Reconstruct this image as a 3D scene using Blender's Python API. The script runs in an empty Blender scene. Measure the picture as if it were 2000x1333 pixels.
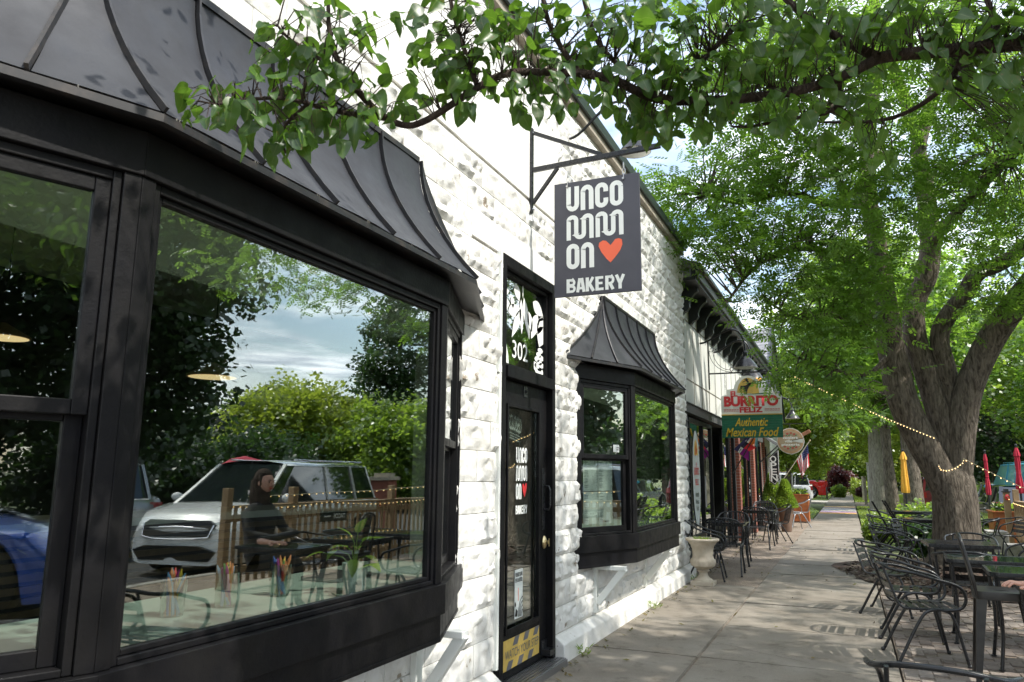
import bpy, bmesh, math, random
import numpy as np
from mathutils import Vector, Matrix, noise
random.seed(7); rng = np.random.default_rng(7)
R = math.radians
SC = bpy.context.scene
COL = SC.collection

# ---------------------------------------------------------------- camera
CAM_H = 1.45; YAW = R(23.6); PITCH = R(9.95); ROLL = R(0.55); FPX = 1484.0
_F = Vector((-math.sin(YAW)*math.cos(PITCH), math.cos(YAW)*math.cos(PITCH), math.sin(PITCH)))
_R0 = Vector((math.cos(YAW), math.sin(YAW), 0)); _U0 = _R0.cross(_F)
_R = _R0*math.cos(ROLL) + _U0*math.sin(ROLL); _U = -_R0*math.sin(ROLL) + _U0*math.cos(ROLL)
CAM = Vector((0, 0, CAM_H))
cd = bpy.data.cameras.new('camera'); cam = bpy.data.objects.new('camera', cd); COL.objects.link(cam)
cd.sensor_width = 36; cd.lens = 36*FPX/2000; cd.clip_start = 0.05; cd.clip_end = 2000
m = Matrix.Identity(4)
for i in range(3):
    m[i][0] = _R[i]; m[i][1] = _U[i]; m[i][2] = -_F[i]; m[i][3] = CAM[i]
cam.matrix_world = m
cd.dof.use_dof = True; cd.dof.focus_distance = 6.0; cd.dof.aperture_fstop = 9.0
SC.camera = cam
def ray(u, v):
    return (_F*FPX + _R*(u-1000) - _U*(v-666.5)).normalized()
def GX(u, v, X):
    d = ray(u, v); return CAM + d*((X-CAM.x)/d.x)
def GY(u, v, Y):
    d = ray(u, v); return CAM + d*((Y-CAM.y)/d.y)
def GZ(u, v, Z=0.0):
    d = ray(u, v); return CAM + d*((Z-CAM.z)/d.z)
def AT(u, v, dist):
    return CAM + ray(u, v)*dist

# ---------------------------------------------------------------- world, sun, exposure
SUNV = Vector((0.60, -0.05, 0.80)).normalized()      # direction towards the sun
sun_el = math.asin(SUNV.z); sun_az = math.atan2(SUNV.x, SUNV.y)
W = bpy.data.worlds.new('World'); SC.world = W; W.use_nodes = True
nt = W.node_tree; nt.nodes.clear(); N = nt.nodes.new; L = nt.links.new
out = N('ShaderNodeOutputWorld'); bg = N('ShaderNodeBackground')
sky = N('ShaderNodeTexSky'); sky.sky_type = 'NISHITA'; sky.sun_disc = False
sky.sun_elevation = sun_el; sky.sun_rotation = sun_az; sky.air_density = 1.3; sky.dust_density = 1.5; sky.ozone_density = 1.2
tc = N('ShaderNodeTexCoord'); sep = N('ShaderNodeSeparateXYZ'); L(tc.outputs['Generated'], sep.inputs[0])
# flat cloud layer: project the direction onto a plane overhead
mx = N('ShaderNodeMath'); mx.operation = 'MAXIMUM'; L(sep.outputs['Z'], mx.inputs[0]); mx.inputs[1].default_value = 0.12
dx = N('ShaderNodeMath'); dx.operation = 'DIVIDE'; L(sep.outputs['X'], dx.inputs[0]); L(mx.outputs[0], dx.inputs[1])
dy = N('ShaderNodeMath'); dy.operation = 'DIVIDE'; L(sep.outputs['Y'], dy.inputs[0]); L(mx.outputs[0], dy.inputs[1])
cmb = N('ShaderNodeCombineXYZ'); L(dx.outputs[0], cmb.inputs[0]); L(dy.outputs[0], cmb.inputs[1])
nz = N('ShaderNodeTexNoise'); nz.inputs['Scale'].default_value = 0.75; nz.inputs['Detail'].default_value = 7; nz.inputs['Roughness'].default_value = 0.56
L(cmb.outputs[0], nz.inputs['Vector'])
cr = N('ShaderNodeValToRGB'); cr.color_ramp.elements[0].position = 0.40; cr.color_ramp.elements[1].position = 0.60
L(nz.outputs['Fac'], cr.inputs[0])
nz2 = N('ShaderNodeTexNoise'); nz2.inputs['Scale'].default_value = 1.9; nz2.inputs['Detail'].default_value = 6
L(cmb.outputs[0], nz2.inputs['Vector'])
cr2 = N('ShaderNodeValToRGB'); cr2.color_ramp.elements[0].position = 0.35; cr2.color_ramp.elements[1].position = 0.65
cr2.color_ramp.elements[0].color = (4.6, 5.2, 6.1, 1); cr2.color_ramp.elements[1].color = (11, 11.4, 12, 1)
L(nz2.outputs['Fac'], cr2.inputs[0])
mixc = N('ShaderNodeMix'); mixc.data_type = 'RGBA'
L(cr.outputs[0], mixc.inputs['Factor']); L(sky.outputs[0], mixc.inputs['A']); L(cr2.outputs[0], mixc.inputs['B'])
L(mixc.outputs['Result'], bg.inputs[0]); bg.inputs[1].default_value = 0.145
L(bg.outputs[0], out.inputs[0])
sl = bpy.data.lights.new('sun', 'SUN'); sl.energy = 3.1; sl.angle = R(0.9); sl.color = (1, 0.955, 0.88)
so = bpy.data.objects.new('sun', sl); COL.objects.link(so); so.rotation_euler = SUNV.to_track_quat('Z', 'Y').to_euler()
SC.view_settings.view_transform = 'Standard'; SC.view_settings.look = 'None'; SC.view_settings.gamma = 1
SC.view_settings.use_curve_mapping = False; SC.view_settings.exposure = 1.0
cy = SC.cycles
cy.use_denoising = True; cy.max_bounces = 8; cy.diffuse_bounces = 4; cy.glossy_bounces = 4; cy.transmission_bounces = 6
cy.transparent_max_bounces = 12; cy.sample_clamp_indirect = 6; cy.caustics_reflective = False; cy.caustics_refractive = False

# ---------------------------------------------------------------- materials
def newmat(name):
    mt = bpy.data.materials.new(name); mt.use_nodes = True
    return mt, mt.node_tree, mt.node_tree.nodes['Principled BSDF']
def noise_fac(nt, scale, detail=4, coord='pos', rough=.6):
    if coord == 'pos':
        g = nt.nodes.new('ShaderNodeNewGeometry'); s = g.outputs['Position']
    else:
        g = nt.nodes.new('ShaderNodeTexCoord'); s = g.outputs['Object']
    n = nt.nodes.new('ShaderNodeTexNoise'); n.inputs['Scale'].default_value = scale; n.inputs['Detail'].default_value = detail
    n.inputs['Roughness'].default_value = rough
    nt.links.new(s, n.inputs['Vector']); return n.outputs['Fac']
def mixcol(nt, fac, a, b, lo=0.35, hi=0.65):
    r = nt.nodes.new('ShaderNodeValToRGB'); r.color_ramp.elements[0].position = lo; r.color_ramp.elements[1].position = hi
    r.color_ramp.elements[0].color = (*a, 1) if not hasattr(a, 'default_value') else (0, 0, 0, 1)
    r.color_ramp.elements[1].color = (*b, 1)
    nt.links.new(fac, r.inputs[0]); return r.outputs[0]
def bump(nt, bs, fac, strength, dist=0.01):
    b = nt.nodes.new('ShaderNodeBump'); b.inputs['Strength'].default_value = strength; b.inputs['Distance'].default_value = dist
    nt.links.new(fac, b.inputs['Height']); nt.links.new(b.outputs[0], bs.inputs['Normal'])
def mat(name, col, rough=0.6, metal=0.0, var=None, vscale=3.0, bmp=0.0, bscale=60, coat=0.0, spec=0.5, lo=.35, hi=.65, coord='pos', rvar=0.0):
    mt, nt, bs = newmat(name)
    bs.inputs['Base Color'].default_value = (*col, 1); bs.inputs['Roughness'].default_value = rough
    bs.inputs['Metallic'].default_value = metal; bs.inputs['Coat Weight'].default_value = coat
    bs.inputs['Specular IOR Level'].default_value = spec
    if var:
        nt.links.new(mixcol(nt, noise_fac(nt, vscale, 6, coord), col, var, lo, hi), bs.inputs['Base Color'])
    if bmp:
        bump(nt, bs, noise_fac(nt, bscale, 5, coord), bmp)
    if rvar:
        mr = nt.nodes.new('ShaderNodeMapRange'); nt.links.new(noise_fac(nt, vscale*2.3, 5, coord), mr.inputs[0])
        mr.inputs[1].default_value = .3; mr.inputs[2].default_value = .7
        mr.inputs[3].default_value = max(.02, rough-rvar); mr.inputs[4].default_value = min(1, rough+rvar)
        nt.links.new(mr.outputs[0], bs.inputs['Roughness'])
    return mt
def emat(name, col, strength, base=None):
    mt, nt, bs = newmat(name)
    bs.inputs['Base Color'].default_value = (*(base or col), 1)
    bs.inputs['Emission Color'].default_value = (*col, 1); bs.inputs['Emission Strength'].default_value = strength
    return mt
def glassmat(name, ior=.09, tint=(.72, .8, .76)):
    mt = bpy.data.materials.new(name); mt.use_nodes = True; nt = mt.node_tree; nt.nodes.clear()
    o = nt.nodes.new('ShaderNodeOutputMaterial'); ms = nt.nodes.new('ShaderNodeMixShader')
    t = nt.nodes.new('ShaderNodeBsdfTransparent'); t.inputs[0].default_value = (*tint, 1)
    g = nt.nodes.new('ShaderNodeBsdfGlossy'); g.inputs['Roughness'].default_value = 0.0; g.inputs[0].default_value = (.95, .98, .97, 1)
    lw = nt.nodes.new('ShaderNodeLayerWeight'); lw.inputs[0].default_value = .5
    pw = nt.nodes.new('ShaderNodeMath'); pw.operation = 'POWER'; nt.links.new(lw.outputs['Facing'], pw.inputs[0]); pw.inputs[1].default_value = 2.2
    f = nt.nodes.new('ShaderNodeMath'); f.operation = 'MULTIPLY_ADD'; nt.links.new(pw.outputs[0], f.inputs[0]); f.inputs[1].default_value = .9; f.inputs[2].default_value = ior
    nzz = noise_fac(nt, 1.3, 2); b = nt.nodes.new('ShaderNodeBump'); b.inputs['Strength'].default_value = .02; b.inputs['Distance'].default_value = .05
    nt.links.new(nzz, b.inputs['Height']); nt.links.new(b.outputs[0], g.inputs['Normal'])
    nt.links.new(f.outputs[0], ms.inputs[0]); nt.links.new(t.outputs[0], ms.inputs[1]); nt.links.new(g.outputs[0], ms.inputs[2])
    nt.links.new(ms.outputs[0], o.inputs[0]); return mt
def leafmat(name, c1, c2, trans=(.25, .42, .05), tw=0.45, gloss=0.06, vein=False):
    mt = bpy.data.materials.new(name); mt.use_nodes = True; nt = mt.node_tree; nt.nodes.clear()
    o = nt.nodes.new('ShaderNodeOutputMaterial'); g = nt.nodes.new('ShaderNodeNewGeometry')
    n = noise_fac(nt, 0.9, 3)
    ad = nt.nodes.new('ShaderNodeMath'); ad.operation = 'MULTIPLY_ADD'; nt.links.new(g.outputs['Random Per Island'], ad.inputs[0]); ad.inputs[1].default_value = .6
    oi = nt.nodes.new('ShaderNodeObjectInfo'); oa = nt.nodes.new('ShaderNodeMath'); oa.operation = 'MULTIPLY_ADD'; nt.links.new(oi.outputs['Random'], oa.inputs[0]); oa.inputs[1].default_value = .55 if vein else 0; nt.links.new(n, oa.inputs[2])
    sb = nt.nodes.new('ShaderNodeMath'); sb.operation = 'SUBTRACT'; nt.links.new(oa.outputs[0], sb.inputs[0]); sb.inputs[1].default_value = .5 if vein else .3
    nt.links.new(sb.outputs[0], ad.inputs[2])
    col = mixcol(nt, ad.outputs[0], c1, c2, .15, .85)
    if vein:
        at = nt.nodes.new('ShaderNodeAttribute'); at.attribute_name = 'across'; ab = nt.nodes.new('ShaderNodeMath'); ab.operation = 'ABSOLUTE'; nt.links.new(at.outputs['Fac'], ab.inputs[0])
        rp = nt.nodes.new('ShaderNodeValToRGB'); rp.color_ramp.elements[0].position = .02; rp.color_ramp.elements[1].position = .07; rp.color_ramp.elements[0].color = (1, 1, 1, 1); rp.color_ramp.elements[1].color = (0, 0, 0, 1)
        nt.links.new(ab.outputs[0], rp.inputs[0]); mv = nt.nodes.new('ShaderNodeMix'); mv.data_type = 'RGBA'; nt.links.new(rp.outputs[0], mv.inputs['Factor']); nt.links.new(col, mv.inputs['A']); mv.inputs['B'].default_value = (.14, .20, .06, 1)
        # brown blemishes on some leaves
        m5 = nt.nodes.new('ShaderNodeMix'); m5.data_type = 'RGBA'; bl = mixcol(nt, noise_fac(nt, 55, 5), (0, 0, 0), (1, 1, 1), .62, .68); nt.links.new(bl, m5.inputs['Factor']); nt.links.new(mv.outputs['Result'], m5.inputs['A']); m5.inputs['B'].default_value = (.16, .10, .03, 1)
        col = m5.outputs['Result']
    d = nt.nodes.new('ShaderNodeBsdfDiffuse'); nt.links.new(col, d.inputs[0])
    t = nt.nodes.new('ShaderNodeBsdfTranslucent'); t.inputs[0].default_value = (*trans, 1)
    ms = nt.nodes.new('ShaderNodeMixShader'); ms.inputs[0].default_value = tw
    nt.links.new(d.outputs[0], ms.inputs[1]); nt.links.new(t.outputs[0], ms.inputs[2])
    gl = nt.nodes.new('ShaderNodeBsdfGlossy'); gl.inputs['Roughness'].default_value = .38; gl.inputs[0].default_value = (1, 1, 1, 1)
    m2 = nt.nodes.new('ShaderNodeMixShader'); m2.inputs[0].default_value = gloss
    nt.links.new(ms.outputs[0], m2.inputs[1]); nt.links.new(gl.outputs[0], m2.inputs[2])
    nt.links.new(m2.outputs[0], o.inputs[0]); return mt

def paintmat():
    """old white masonry paint: grime in patches, flaked spots, fine relief"""
    mt, nt, bs = newmat('white_masonry_paint')
    a = mixcol(nt, noise_fac(nt, 2.8, 9, rough=.65), (.76, .755, .72), (.60, .585, .53), .42, .74)
    mm = nt.nodes.new('ShaderNodeMix'); mm.data_type = 'RGBA'; mm.inputs['B'].default_value = (.30, .25, .19, 1)
    rr = nt.nodes.new('ShaderNodeValToRGB'); rr.color_ramp.elements[0].position = .625; rr.color_ramp.elements[1].position = .66
    nt.links.new(noise_fac(nt, 6.5, 9, rough=.7), rr.inputs[0]); nt.links.new(rr.outputs[0], mm.inputs['Factor']); nt.links.new(a, mm.inputs['A'])
    nt.links.new(mm.outputs['Result'], bs.inputs['Base Color']); bs.inputs['Roughness'].default_value = .62
    bs.inputs['Specular IOR Level'].default_value = .35
    bump(nt, bs, noise_fac(nt, 30, 10, rough=.72), .5, .014); return mt
M = {}
M['white'] = paintmat()
M['plaster'] = mat('white_plaster_paint', (.82, .81, .77), .6, var=(.72, .70, .64), vscale=1.7, bmp=.35, bscale=25, lo=.5, hi=.85)
M['joint'] = mat('painted_mortar', (.66, .64, .58), .8, var=(.50, .47, .42), vscale=9)
M['black'] = mat('black_painted_wood', (.006, .006, .0075), .46, spec=.17, var=(.010, .0095, .0095), vscale=5, bmp=.12, bscale=70, rvar=.10)
M['blackmetal'] = mat('black_powder_coat', (.012, .013, .015), .30, var=(.02, .021, .023), vscale=12, bmp=.05, bscale=120, rvar=.08)
M['canopy'] = mat('grey_black_sheet_metal', (.020, .0215, .026), .55, spec=.32, metal=.05, var=(.034, .037, .043), vscale=2.6, bmp=.2, bscale=9, rvar=.14)
M['seam'] = mat('black_seam', (.016, .016, .018), .45, var=(.05, .04, .035), vscale=16, lo=.5, hi=.75)
M['glass'] = glassmat('window_glass', .12, (.88, .93, .90))
M['glass_dark'] = glassmat('dark_window_glass', .12, (.6, .65, .62))
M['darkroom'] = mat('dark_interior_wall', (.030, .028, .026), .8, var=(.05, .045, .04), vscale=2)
M['ceiling'] = mat('interior_ceiling', (.78, .78, .66), .8)
M['slat'] = mat('wood_slat', (.20, .13, .07), .5, var=(.14, .09, .05), vscale=12)
M['ledge'] = mat('pale_green_ledge', (.50, .58, .52), .28, var=(.42, .50, .45), vscale=3)
M['concrete'] = None
def concretemat(name, c1, c2, speck=0.0, sp_scale=160):
    mt, nt, bs = newmat(name)
    a = mixcol(nt, noise_fac(nt, 1.4, 10, rough=.65), c1, c2, .38, .66)
    mm = nt.nodes.new('ShaderNodeMix'); mm.data_type = 'RGBA'; mm.blend_type = 'MULTIPLY'; mm.inputs['Factor'].default_value = 1
    r = mixcol(nt, noise_fac(nt, sp_scale, 3), (1-speck, 1-speck, 1-speck), (1, 1, 1), .38, .6)
    nt.links.new(a, mm.inputs['A']); nt.links.new(r, mm.inputs['B'])
    # stains
    m3 = nt.nodes.new('ShaderNodeMix'); m3.data_type = 'RGBA'; m3.blend_type = 'MULTIPLY'
    m3.inputs['Factor'].default_value = 1
    s = mixcol(nt, noise_fac(nt, 5.5, 7, rough=.7), (.62, .60, .56), (1, 1, 1), .3, .47)
    nt.links.new(mm.outputs['Result'], m3.inputs['A']); nt.links.new(s, m3.inputs['B'])
    nt.links.new(m3.outputs['Result'], bs.inputs['Base Color'])
    bs.inputs['Roughness'].default_value = .82; bs.inputs['Specular IOR Level'].default_value = .3
    bump(nt, bs, noise_fac(nt, sp_scale*.7, 4), .35, .004); return mt
M['concrete'] = concretemat('broomed_concrete', (.225, .197, .16), (.29, .262, .22), .18)
M['aggregate'] = concretemat('exposed_aggregate', (.27, .215, .165), (.36, .30, .24), .55, 110)
M['kerb'] = concretemat('kerb_concrete', (.36, .34, .30), (.44, .42, .38), .2)
M['asphalt'] = concretemat('asphalt', (.05, .05, .052), (.075, .073, .07), .4, 220)
M['paver'] = None
def pavermat():
    mt, nt, bs = newmat('clay_grey_paver')
    oi = nt.nodes.new('ShaderNodeObjectInfo')
    r = nt.nodes.new('ShaderNodeValToRGB'); e = r.color_ramp.elements
    e[0].color = (.20, .165, .14, 1); e[1].color = (.31, .27, .235, 1)
    nt.links.new(oi.outputs['Random'], r.inputs[0])
    mm = nt.nodes.new('ShaderNodeMix'); mm.data_type = 'RGBA'; mm.blend_type = 'MULTIPLY'; mm.inputs['Factor'].default_value = 1
    nt.links.new(r.outputs[0], mm.inputs['A']); nt.links.new(mixcol(nt, noise_fac(nt, 30, 6), (.72, .7, .68), (1, 1, 1)), mm.inputs['B'])
    nt.links.new(mm.outputs['Result'], bs.inputs['Base Color']); bs.inputs['Roughness'].default_value = .85
    bump(nt, bs, noise_fac(nt, 150, 4), .4, .004); return mt
M['paver'] = pavermat()
M['soil'] = mat('bark_mulch', (.10, .06, .038), .95, var=(.045, .028, .02), vscale=22, bmp=.9, bscale=45)
M['grass'] = mat('lawn_green', (.085, .14, .028), .9, var=(.13, .18, .045), vscale=2.5, bmp=.6, bscale=90)
M['field'] = mat('distant_ground', (.09, .12, .04), .95, var=(.12, .13, .06), vscale=.2)
M['bark'] = None
def barkmat(name, c1, c2, sc=1.0):
    mt, nt, bs = newmat(name)
    g = nt.nodes.new('ShaderNodeNewGeometry'); mp = nt.nodes.new('ShaderNodeMapping'); mp.inputs['Scale'].default_value = (24*sc, 24*sc, 5.5*sc)
    nt.links.new(g.outputs['Position'], mp.inputs[0])
    n = nt.nodes.new('ShaderNodeTexNoise'); n.inputs['Scale'].default_value = 1; n.inputs['Detail'].default_value = 8; n.inputs['Roughness'].default_value = .65
    n.inputs['Distortion'].default_value = .6
    nt.links.new(mp.outputs[0], n.inputs['Vector'])
    nt.links.new(mixcol(nt, n.outputs['Fac'], c1, c2, .36, .62), bs.inputs['Base Color'])
    bs.inputs['Roughness'].default_value = .92; bs.inputs['Specular IOR Level'].default_value = .2
    bump(nt, bs, n.outputs['Fac'], 1.0, .07); return mt
M['bark'] = barkmat('furrowed_bark', (.065, .052, .040), (.25, .21, .165))
M['bark_pale'] = barkmat('pale_bark', (.16, .14, .11), (.34, .31, .25), .7)
M['bark_dark'] = barkmat('dark_smooth_bark', (.045, .032, .025), (.12, .088, .07), 2.0)
M['ash_leaf'] = leafmat('ash_leaf', (.055, .12, .014), (.12, .21, .03), (.30, .52, .05), .52, .05)
M['pear_leaf'] = leafmat('pear_leaf', (.014, .046, .009), (.060, .125, .018), (.18, .36, .03), .36, .035, vein=True)
M['maple_leaf'] = leafmat('maple_leaf', (.09, .16, .02), (.17, .25, .035), (.40, .58, .06), .5)
M['lime_leaf'] = leafmat('lime_leaf', (.14, .21, .025), (.25, .31, .04), (.52, .64, .07), .5)
M['dark_leaf'] = leafmat('dark_leaf', (.018, .045, .014), (.045, .085, .024), (.08, .17, .03), .35)
M['red_leaf'] = leafmat('purple_leaf', (.05, .015, .015), (.10, .03, .03), (.2, .03, .03), .3)
M['yellow_leaf'] = leafmat('yellow_leaf', (.5, .42, .03), (.65, .55, .06), (.6, .5, .05), .3)
M['steel'] = mat('galvanised_steel', (.55, .55, .55), .3, metal=1)
M['brass'] = mat('brass', (.62, .50, .28), .28, metal=1)
M['signwhite'] = mat('sign_white', (.80, .82, .78), .5)
M['signgrey'] = mat('sign_charcoal', (.055, .055, .070), .5, var=(.065, .065, .082), vscale=4)
M['heart'] = mat('coral_red_print', (.85, .14, .06), .5)
M['redprint'] = mat('red_print', (.60, .03, .035), .5)
M['text_black'] = mat('black_print', (.02, .02, .02), .6)
M['decal'] = mat('white_vinyl', (.82, .84, .80), .6)
M['yellow'] = mat('caution_yellow', (.75, .52, .12), .5, var=(.65, .45, .11), vscale=20)
M['greyprint'] = mat('grey_print', (.16, .16, .17), .6)
M['paper'] = mat('menu_paper', (.78, .82, .78), .5)
M['stone'] = mat('cast_stone', (.48, .43, .35), .8, var=(.36, .31, .24), vscale=7, bmp=.4, bscale=40)
M['terracotta'] = mat('brown_pot', (.14, .085, .06), .55, var=(.19, .12, .085), vscale=5)
M['cedar'] = mat('orange_cedar', (.42, .13, .035), .55, var=(.30, .085, .025), vscale=6, bmp=.2, bscale=30)
M['fencewood'] = mat('tan_fence_wood', (.36, .25, .14), .7, var=(.28, .185, .10), vscale=8, bmp=.25, bscale=40)
M['siding'] = mat('grey_siding_paint', (.060, .062, .060), .55, var=(.075, .076, .073), vscale=4)
M['stucco'] = mat('off_white_stucco', (.62, .63, .57), .8, var=(.54, .55, .50), vscale=1.6, bmp=.2, bscale=60)
M['batten'] = mat('tan_joint_batten', (.30, .27, .22), .8)
M['eave'] = mat('dark_green_black_trim', (.022, .026, .025), .5)
M['greentrim'] = mat('dark_green_metal', (.03, .045, .04), .45, metal=.2)
M['tantrim'] = mat('tan_trim', (.40, .36, .29), .7, var=(.30, .26, .2), vscale=6)
M['brick'] = mat('red_brick', (.32, .11, .07), .85, var=(.22, .075, .05), vscale=14, bmp=.3, bscale=60)
M['mortar'] = mat('mortar', (.40, .35, .30), .9)
M['shingle'] = mat('grey_shingle', (.20, .20, .21), .9, var=(.28, .28, .29), vscale=9)
M['awning'] = mat('grey_awning', (.22, .23, .23), .7)
M['tabletop_glass'] = mat('green_table_glass', (.035, .060, .042), .05, var=(.045, .072, .052), vscale=9, coat=.6)
M['dark_top'] = mat('dark_metal_tabletop', (.02, .022, .026), .22)
M['aluminium'] = mat('grey_aluminium', (.32, .32, .33), .35, metal=.8)
M['tyre'] = mat('tyre_rubber', (.012, .012, .012), .8)
M['alloy'] = mat('alloy_rim', (.5, .5, .52), .25, metal=.9)
M['carglass'] = mat('car_glass', (.012, .016, .018), .03, coat=1.0, spec=.9)
M['chrome'] = mat('chrome', (.75, .75, .77), .08, metal=1)
M['blackplastic'] = mat('black_plastic', (.012, .012, .013), .4)
M['headlight'] = mat('headlight_lens', (.55, .58, .60), .08, coat=1)
M['taillight'] = mat('tail_light', (.35, .01, .01), .15, coat=1)
M['bulb'] = emat('warm_bulb', (1, .66, .28), 2.2)
M['wire'] = mat('pale_wire', (.50, .44, .30), .6)
M['yellowcloth'] = mat('yellow_canvas', (.80, .42, .05), .8, var=(.70, .35, .04), vscale=6)
M['redcloth'] = mat('crimson_canvas', (.50, .02, .05), .8, var=(.40, .015, .04), vscale=6)
M['skin'] = mat('skin', (.55, .30, .22), .5, var=(.60, .34, .26), vscale=40)
M['sweater'] = mat('black_cloth', (.02, .02, .022), .9)
M['carwhite'] = mat('white_car_paint', (.72, .73, .74), .22, coat=1)
M['carblue'] = mat('blue_car_paint', (.015, .09, .50), .22, metal=.1, coat=1)
M['carblack'] = mat('black_car_paint', (.012, .014, .02), .15, coat=1)
M['carred'] = mat('red_car_paint', (.48, .01, .012), .2, coat=1)
M['carsilver'] = mat('silver_car_paint', (.42, .44, .46), .25, metal=.6, coat=1)
M['carmaroon'] = mat('maroon_car_paint', (.14, .012, .018), .2, coat=1)
M['carsky'] = mat('sky_blue_van_paint', (.06, .34, .50), .3, coat=.6)

# ---------------------------------------------------------------- mesh helpers
class MB:
    def __init__(s): s.v = []; s.f = []; s.mi = []; s.cur = 0
    def add(s, vs, fs):
        b = len(s.v); s.v += [tuple(p) for p in vs]
        for f in fs: s.f.append(tuple(i+b for i in f)); s.mi.append(s.cur)
        return s
    def box(s, x0, y0, z0, x1, y1, z1, mtx=None):
        vs = [Vector(p) for p in ((x0,y0,z0),(x1,y0,z0),(x1,y1,z0),(x0,y1,z0),(x0,y0,z1),(x1,y0,z1),(x1,y1,z1),(x0,y1,z1))]
        if mtx: vs = [mtx @ p for p in vs]
        return s.add(vs, [(0,3,2,1),(4,5,6,7),(0,1,5,4),(1,2,6,5),(2,3,7,6),(3,0,4,7)])
    def beam(s, p0, p1, w, h, up=(0,0,1)):
        p0 = Vector(p0); p1 = Vector(p1); d = (p1-p0); ln = d.length; d.normalize()
        sd = d.cross(Vector(up))
        if sd.length < 1e-4: sd = d.cross(Vector((0,1,0)))
        sd.normalize(); u = sd.cross(d)
        vs = []
        for q in (p0, p1):
            for a, b in ((-1,-1),(1,-1),(1,1),(-1,1)): vs.append(q+sd*(a*w/2)+u*(b*h/2))
        return s.add(vs, [(0,1,2,3),(7,6,5,4),(0,4,5,1),(1,5,6,2),(2,6,7,3),(3,7,4,0)])
    def tube(s, pts, r, seg=8, cap=True):
        pts = [Vector(p) for p in pts]; n = len(pts)
        rs = r if hasattr(r, '__len__') else [r]*n
        rings = []; pu = None
        for i, p in enumerate(pts):
            d = (pts[min(i+1, n-1)]-pts[max(i-1, 0)])
            if d.length < 1e-9: d = Vector((0,0,1))
            d.normalize()
            if pu is None:
                pu = Vector((0,0,1)) if abs(d.z) < .9 else Vector((1,0,0))
            u = (pu - d*pu.dot(d))
            if u.length < 1e-5: u = d.orthogonal()
            u.normalize(); pu = u; w = d.cross(u)
            rings.append([p+(u*math.cos(2*math.pi*k/seg)+w*math.sin(2*math.pi*k/seg))*rs[i] for k in range(seg)])
        vs = [q for rg in rings for q in rg]; fs = []
        for i in range(n-1):
            for k in range(seg):
                a = i*seg+k; b = i*seg+(k+1) % seg; fs.append((a, b, b+seg, a+seg))
        if cap: fs.append(tuple(range(seg))[::-1]); fs.append(tuple((n-1)*seg+k for k in range(seg)))
        return s.add(vs, fs)
    def lathe(s, prof, c=(0,0,0), seg=20, closed=False, wob=None):
        vs = []; fs = []; n = len(prof)
        for r, z in prof:
            for k in range(seg):
                a = 2*math.pi*k/seg; rr = r*(wob(a, z) if wob else 1)
                vs.append((c[0]+rr*math.cos(a), c[1]+rr*math.sin(a), c[2]+z))
        for i in range(n-1):
            for k in range(seg):
                a = i*seg+k; b = i*seg+(k+1) % seg; fs.append((a, b, b+seg, a+seg))
        fs.append(tuple(range(seg))[::-1]); fs.append(tuple((n-1)*seg+k for k in range(seg)))
        return s.add(vs, fs)
    def prism(s, poly, fn, t0, t1):
        """poly: 2d points (ccw); fn(a,b,t)->point"""
        n = len(poly); vs = [fn(a, b, t0) for a, b in poly]+[fn(a, b, t1) for a, b in poly]
        fs = [tuple(range(n))[::-1], tuple(range(n, 2*n))]+[(i, (i+1) % n, (i+1) % n+n, i+n) for i in range(n)]
        return s.add(vs, fs)
    def sphere(s, c, r, seg=8, rings=6, sc=(1,1,1)):
        prof = [(max(1e-4, math.sin(math.pi*i/rings))*r, -math.cos(math.pi*i/rings)*r) for i in range(rings+1)]
        b = len(s.v); s.lathe(prof, (0,0,0), seg)
        for i in range(b, len(s.v)):
            x, y, z = s.v[i]; s.v[i] = (c[0]+x*sc[0], c[1]+y*sc[1], c[2]+z*sc[2])
        return s
    def mesh(s, name, mats, smooth=False):
        me = bpy.data.meshes.new(name); me.from_pydata([tuple(p) for p in s.v], [], s.f)
        for mt in (mats if isinstance(mats, (list, tuple)) else [mats]): me.materials.append(mt)
        if any(s.mi): me.polygons.foreach_set('material_index', s.mi)
        if smooth:
            me.polygons.foreach_set('use_smooth', [True]*len(me.polygons))
            me.set_sharp_from_angle(angle=R(smooth if smooth is not True else 40))
        me.update(); return me
def put(name, me, parent=None, loc=None):
    o = bpy.data.objects.new(name, me); COL.objects.link(o)
    if parent:
        o.parent = parent
        if loc is not None: o.location = loc
        elif parent.parent is None and not parent.get('localspace'): o.location = -parent.location
    elif loc is not None: o.location = loc
    return o
def build(mb, name, mats, parent=None, smooth=False, loc=None, bevel=0):
    o = put(name, mb.mesh(name, mats, smooth), parent, loc)
    if bevel:
        md = o.modifiers.new('edge', 'BEVEL'); md.width = bevel; md.segments = 2; md.limit_method = 'ANGLE'
    return o
def thing(name, label, cat, loc=(0,0,0), rz=0, group=None, local=False):
    o = bpy.data.objects.new(name, None); COL.objects.link(o); o.location = loc; o.rotation_euler = (0,0,rz)
    o.empty_display_size = .2
    o['label'] = label; o['category'] = cat
    if group: o['group'] = group
    if local: o['localspace'] = 1
    return o
def tag(o, label, cat, group=None):
    o['label'] = label; o['category'] = cat
    if group: o['group'] = group
    return o
def struct(o): o['kind'] = 'structure'; return o
def copy_tree(src, loc=None, rz=None, label=None, group=None, parent=None):
    c = src.copy(); COL.objects.link(c)
    if parent is not None: c.parent = parent
    if loc is not None: c.location = loc
    if rz is not None: c.rotation_euler = (0,0,rz)
    if label: c['label'] = label
    if group: c['group'] = group
    for ch in list(src.children): copy_tree(ch, parent=c)
    return c
_tcache = {}
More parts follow.
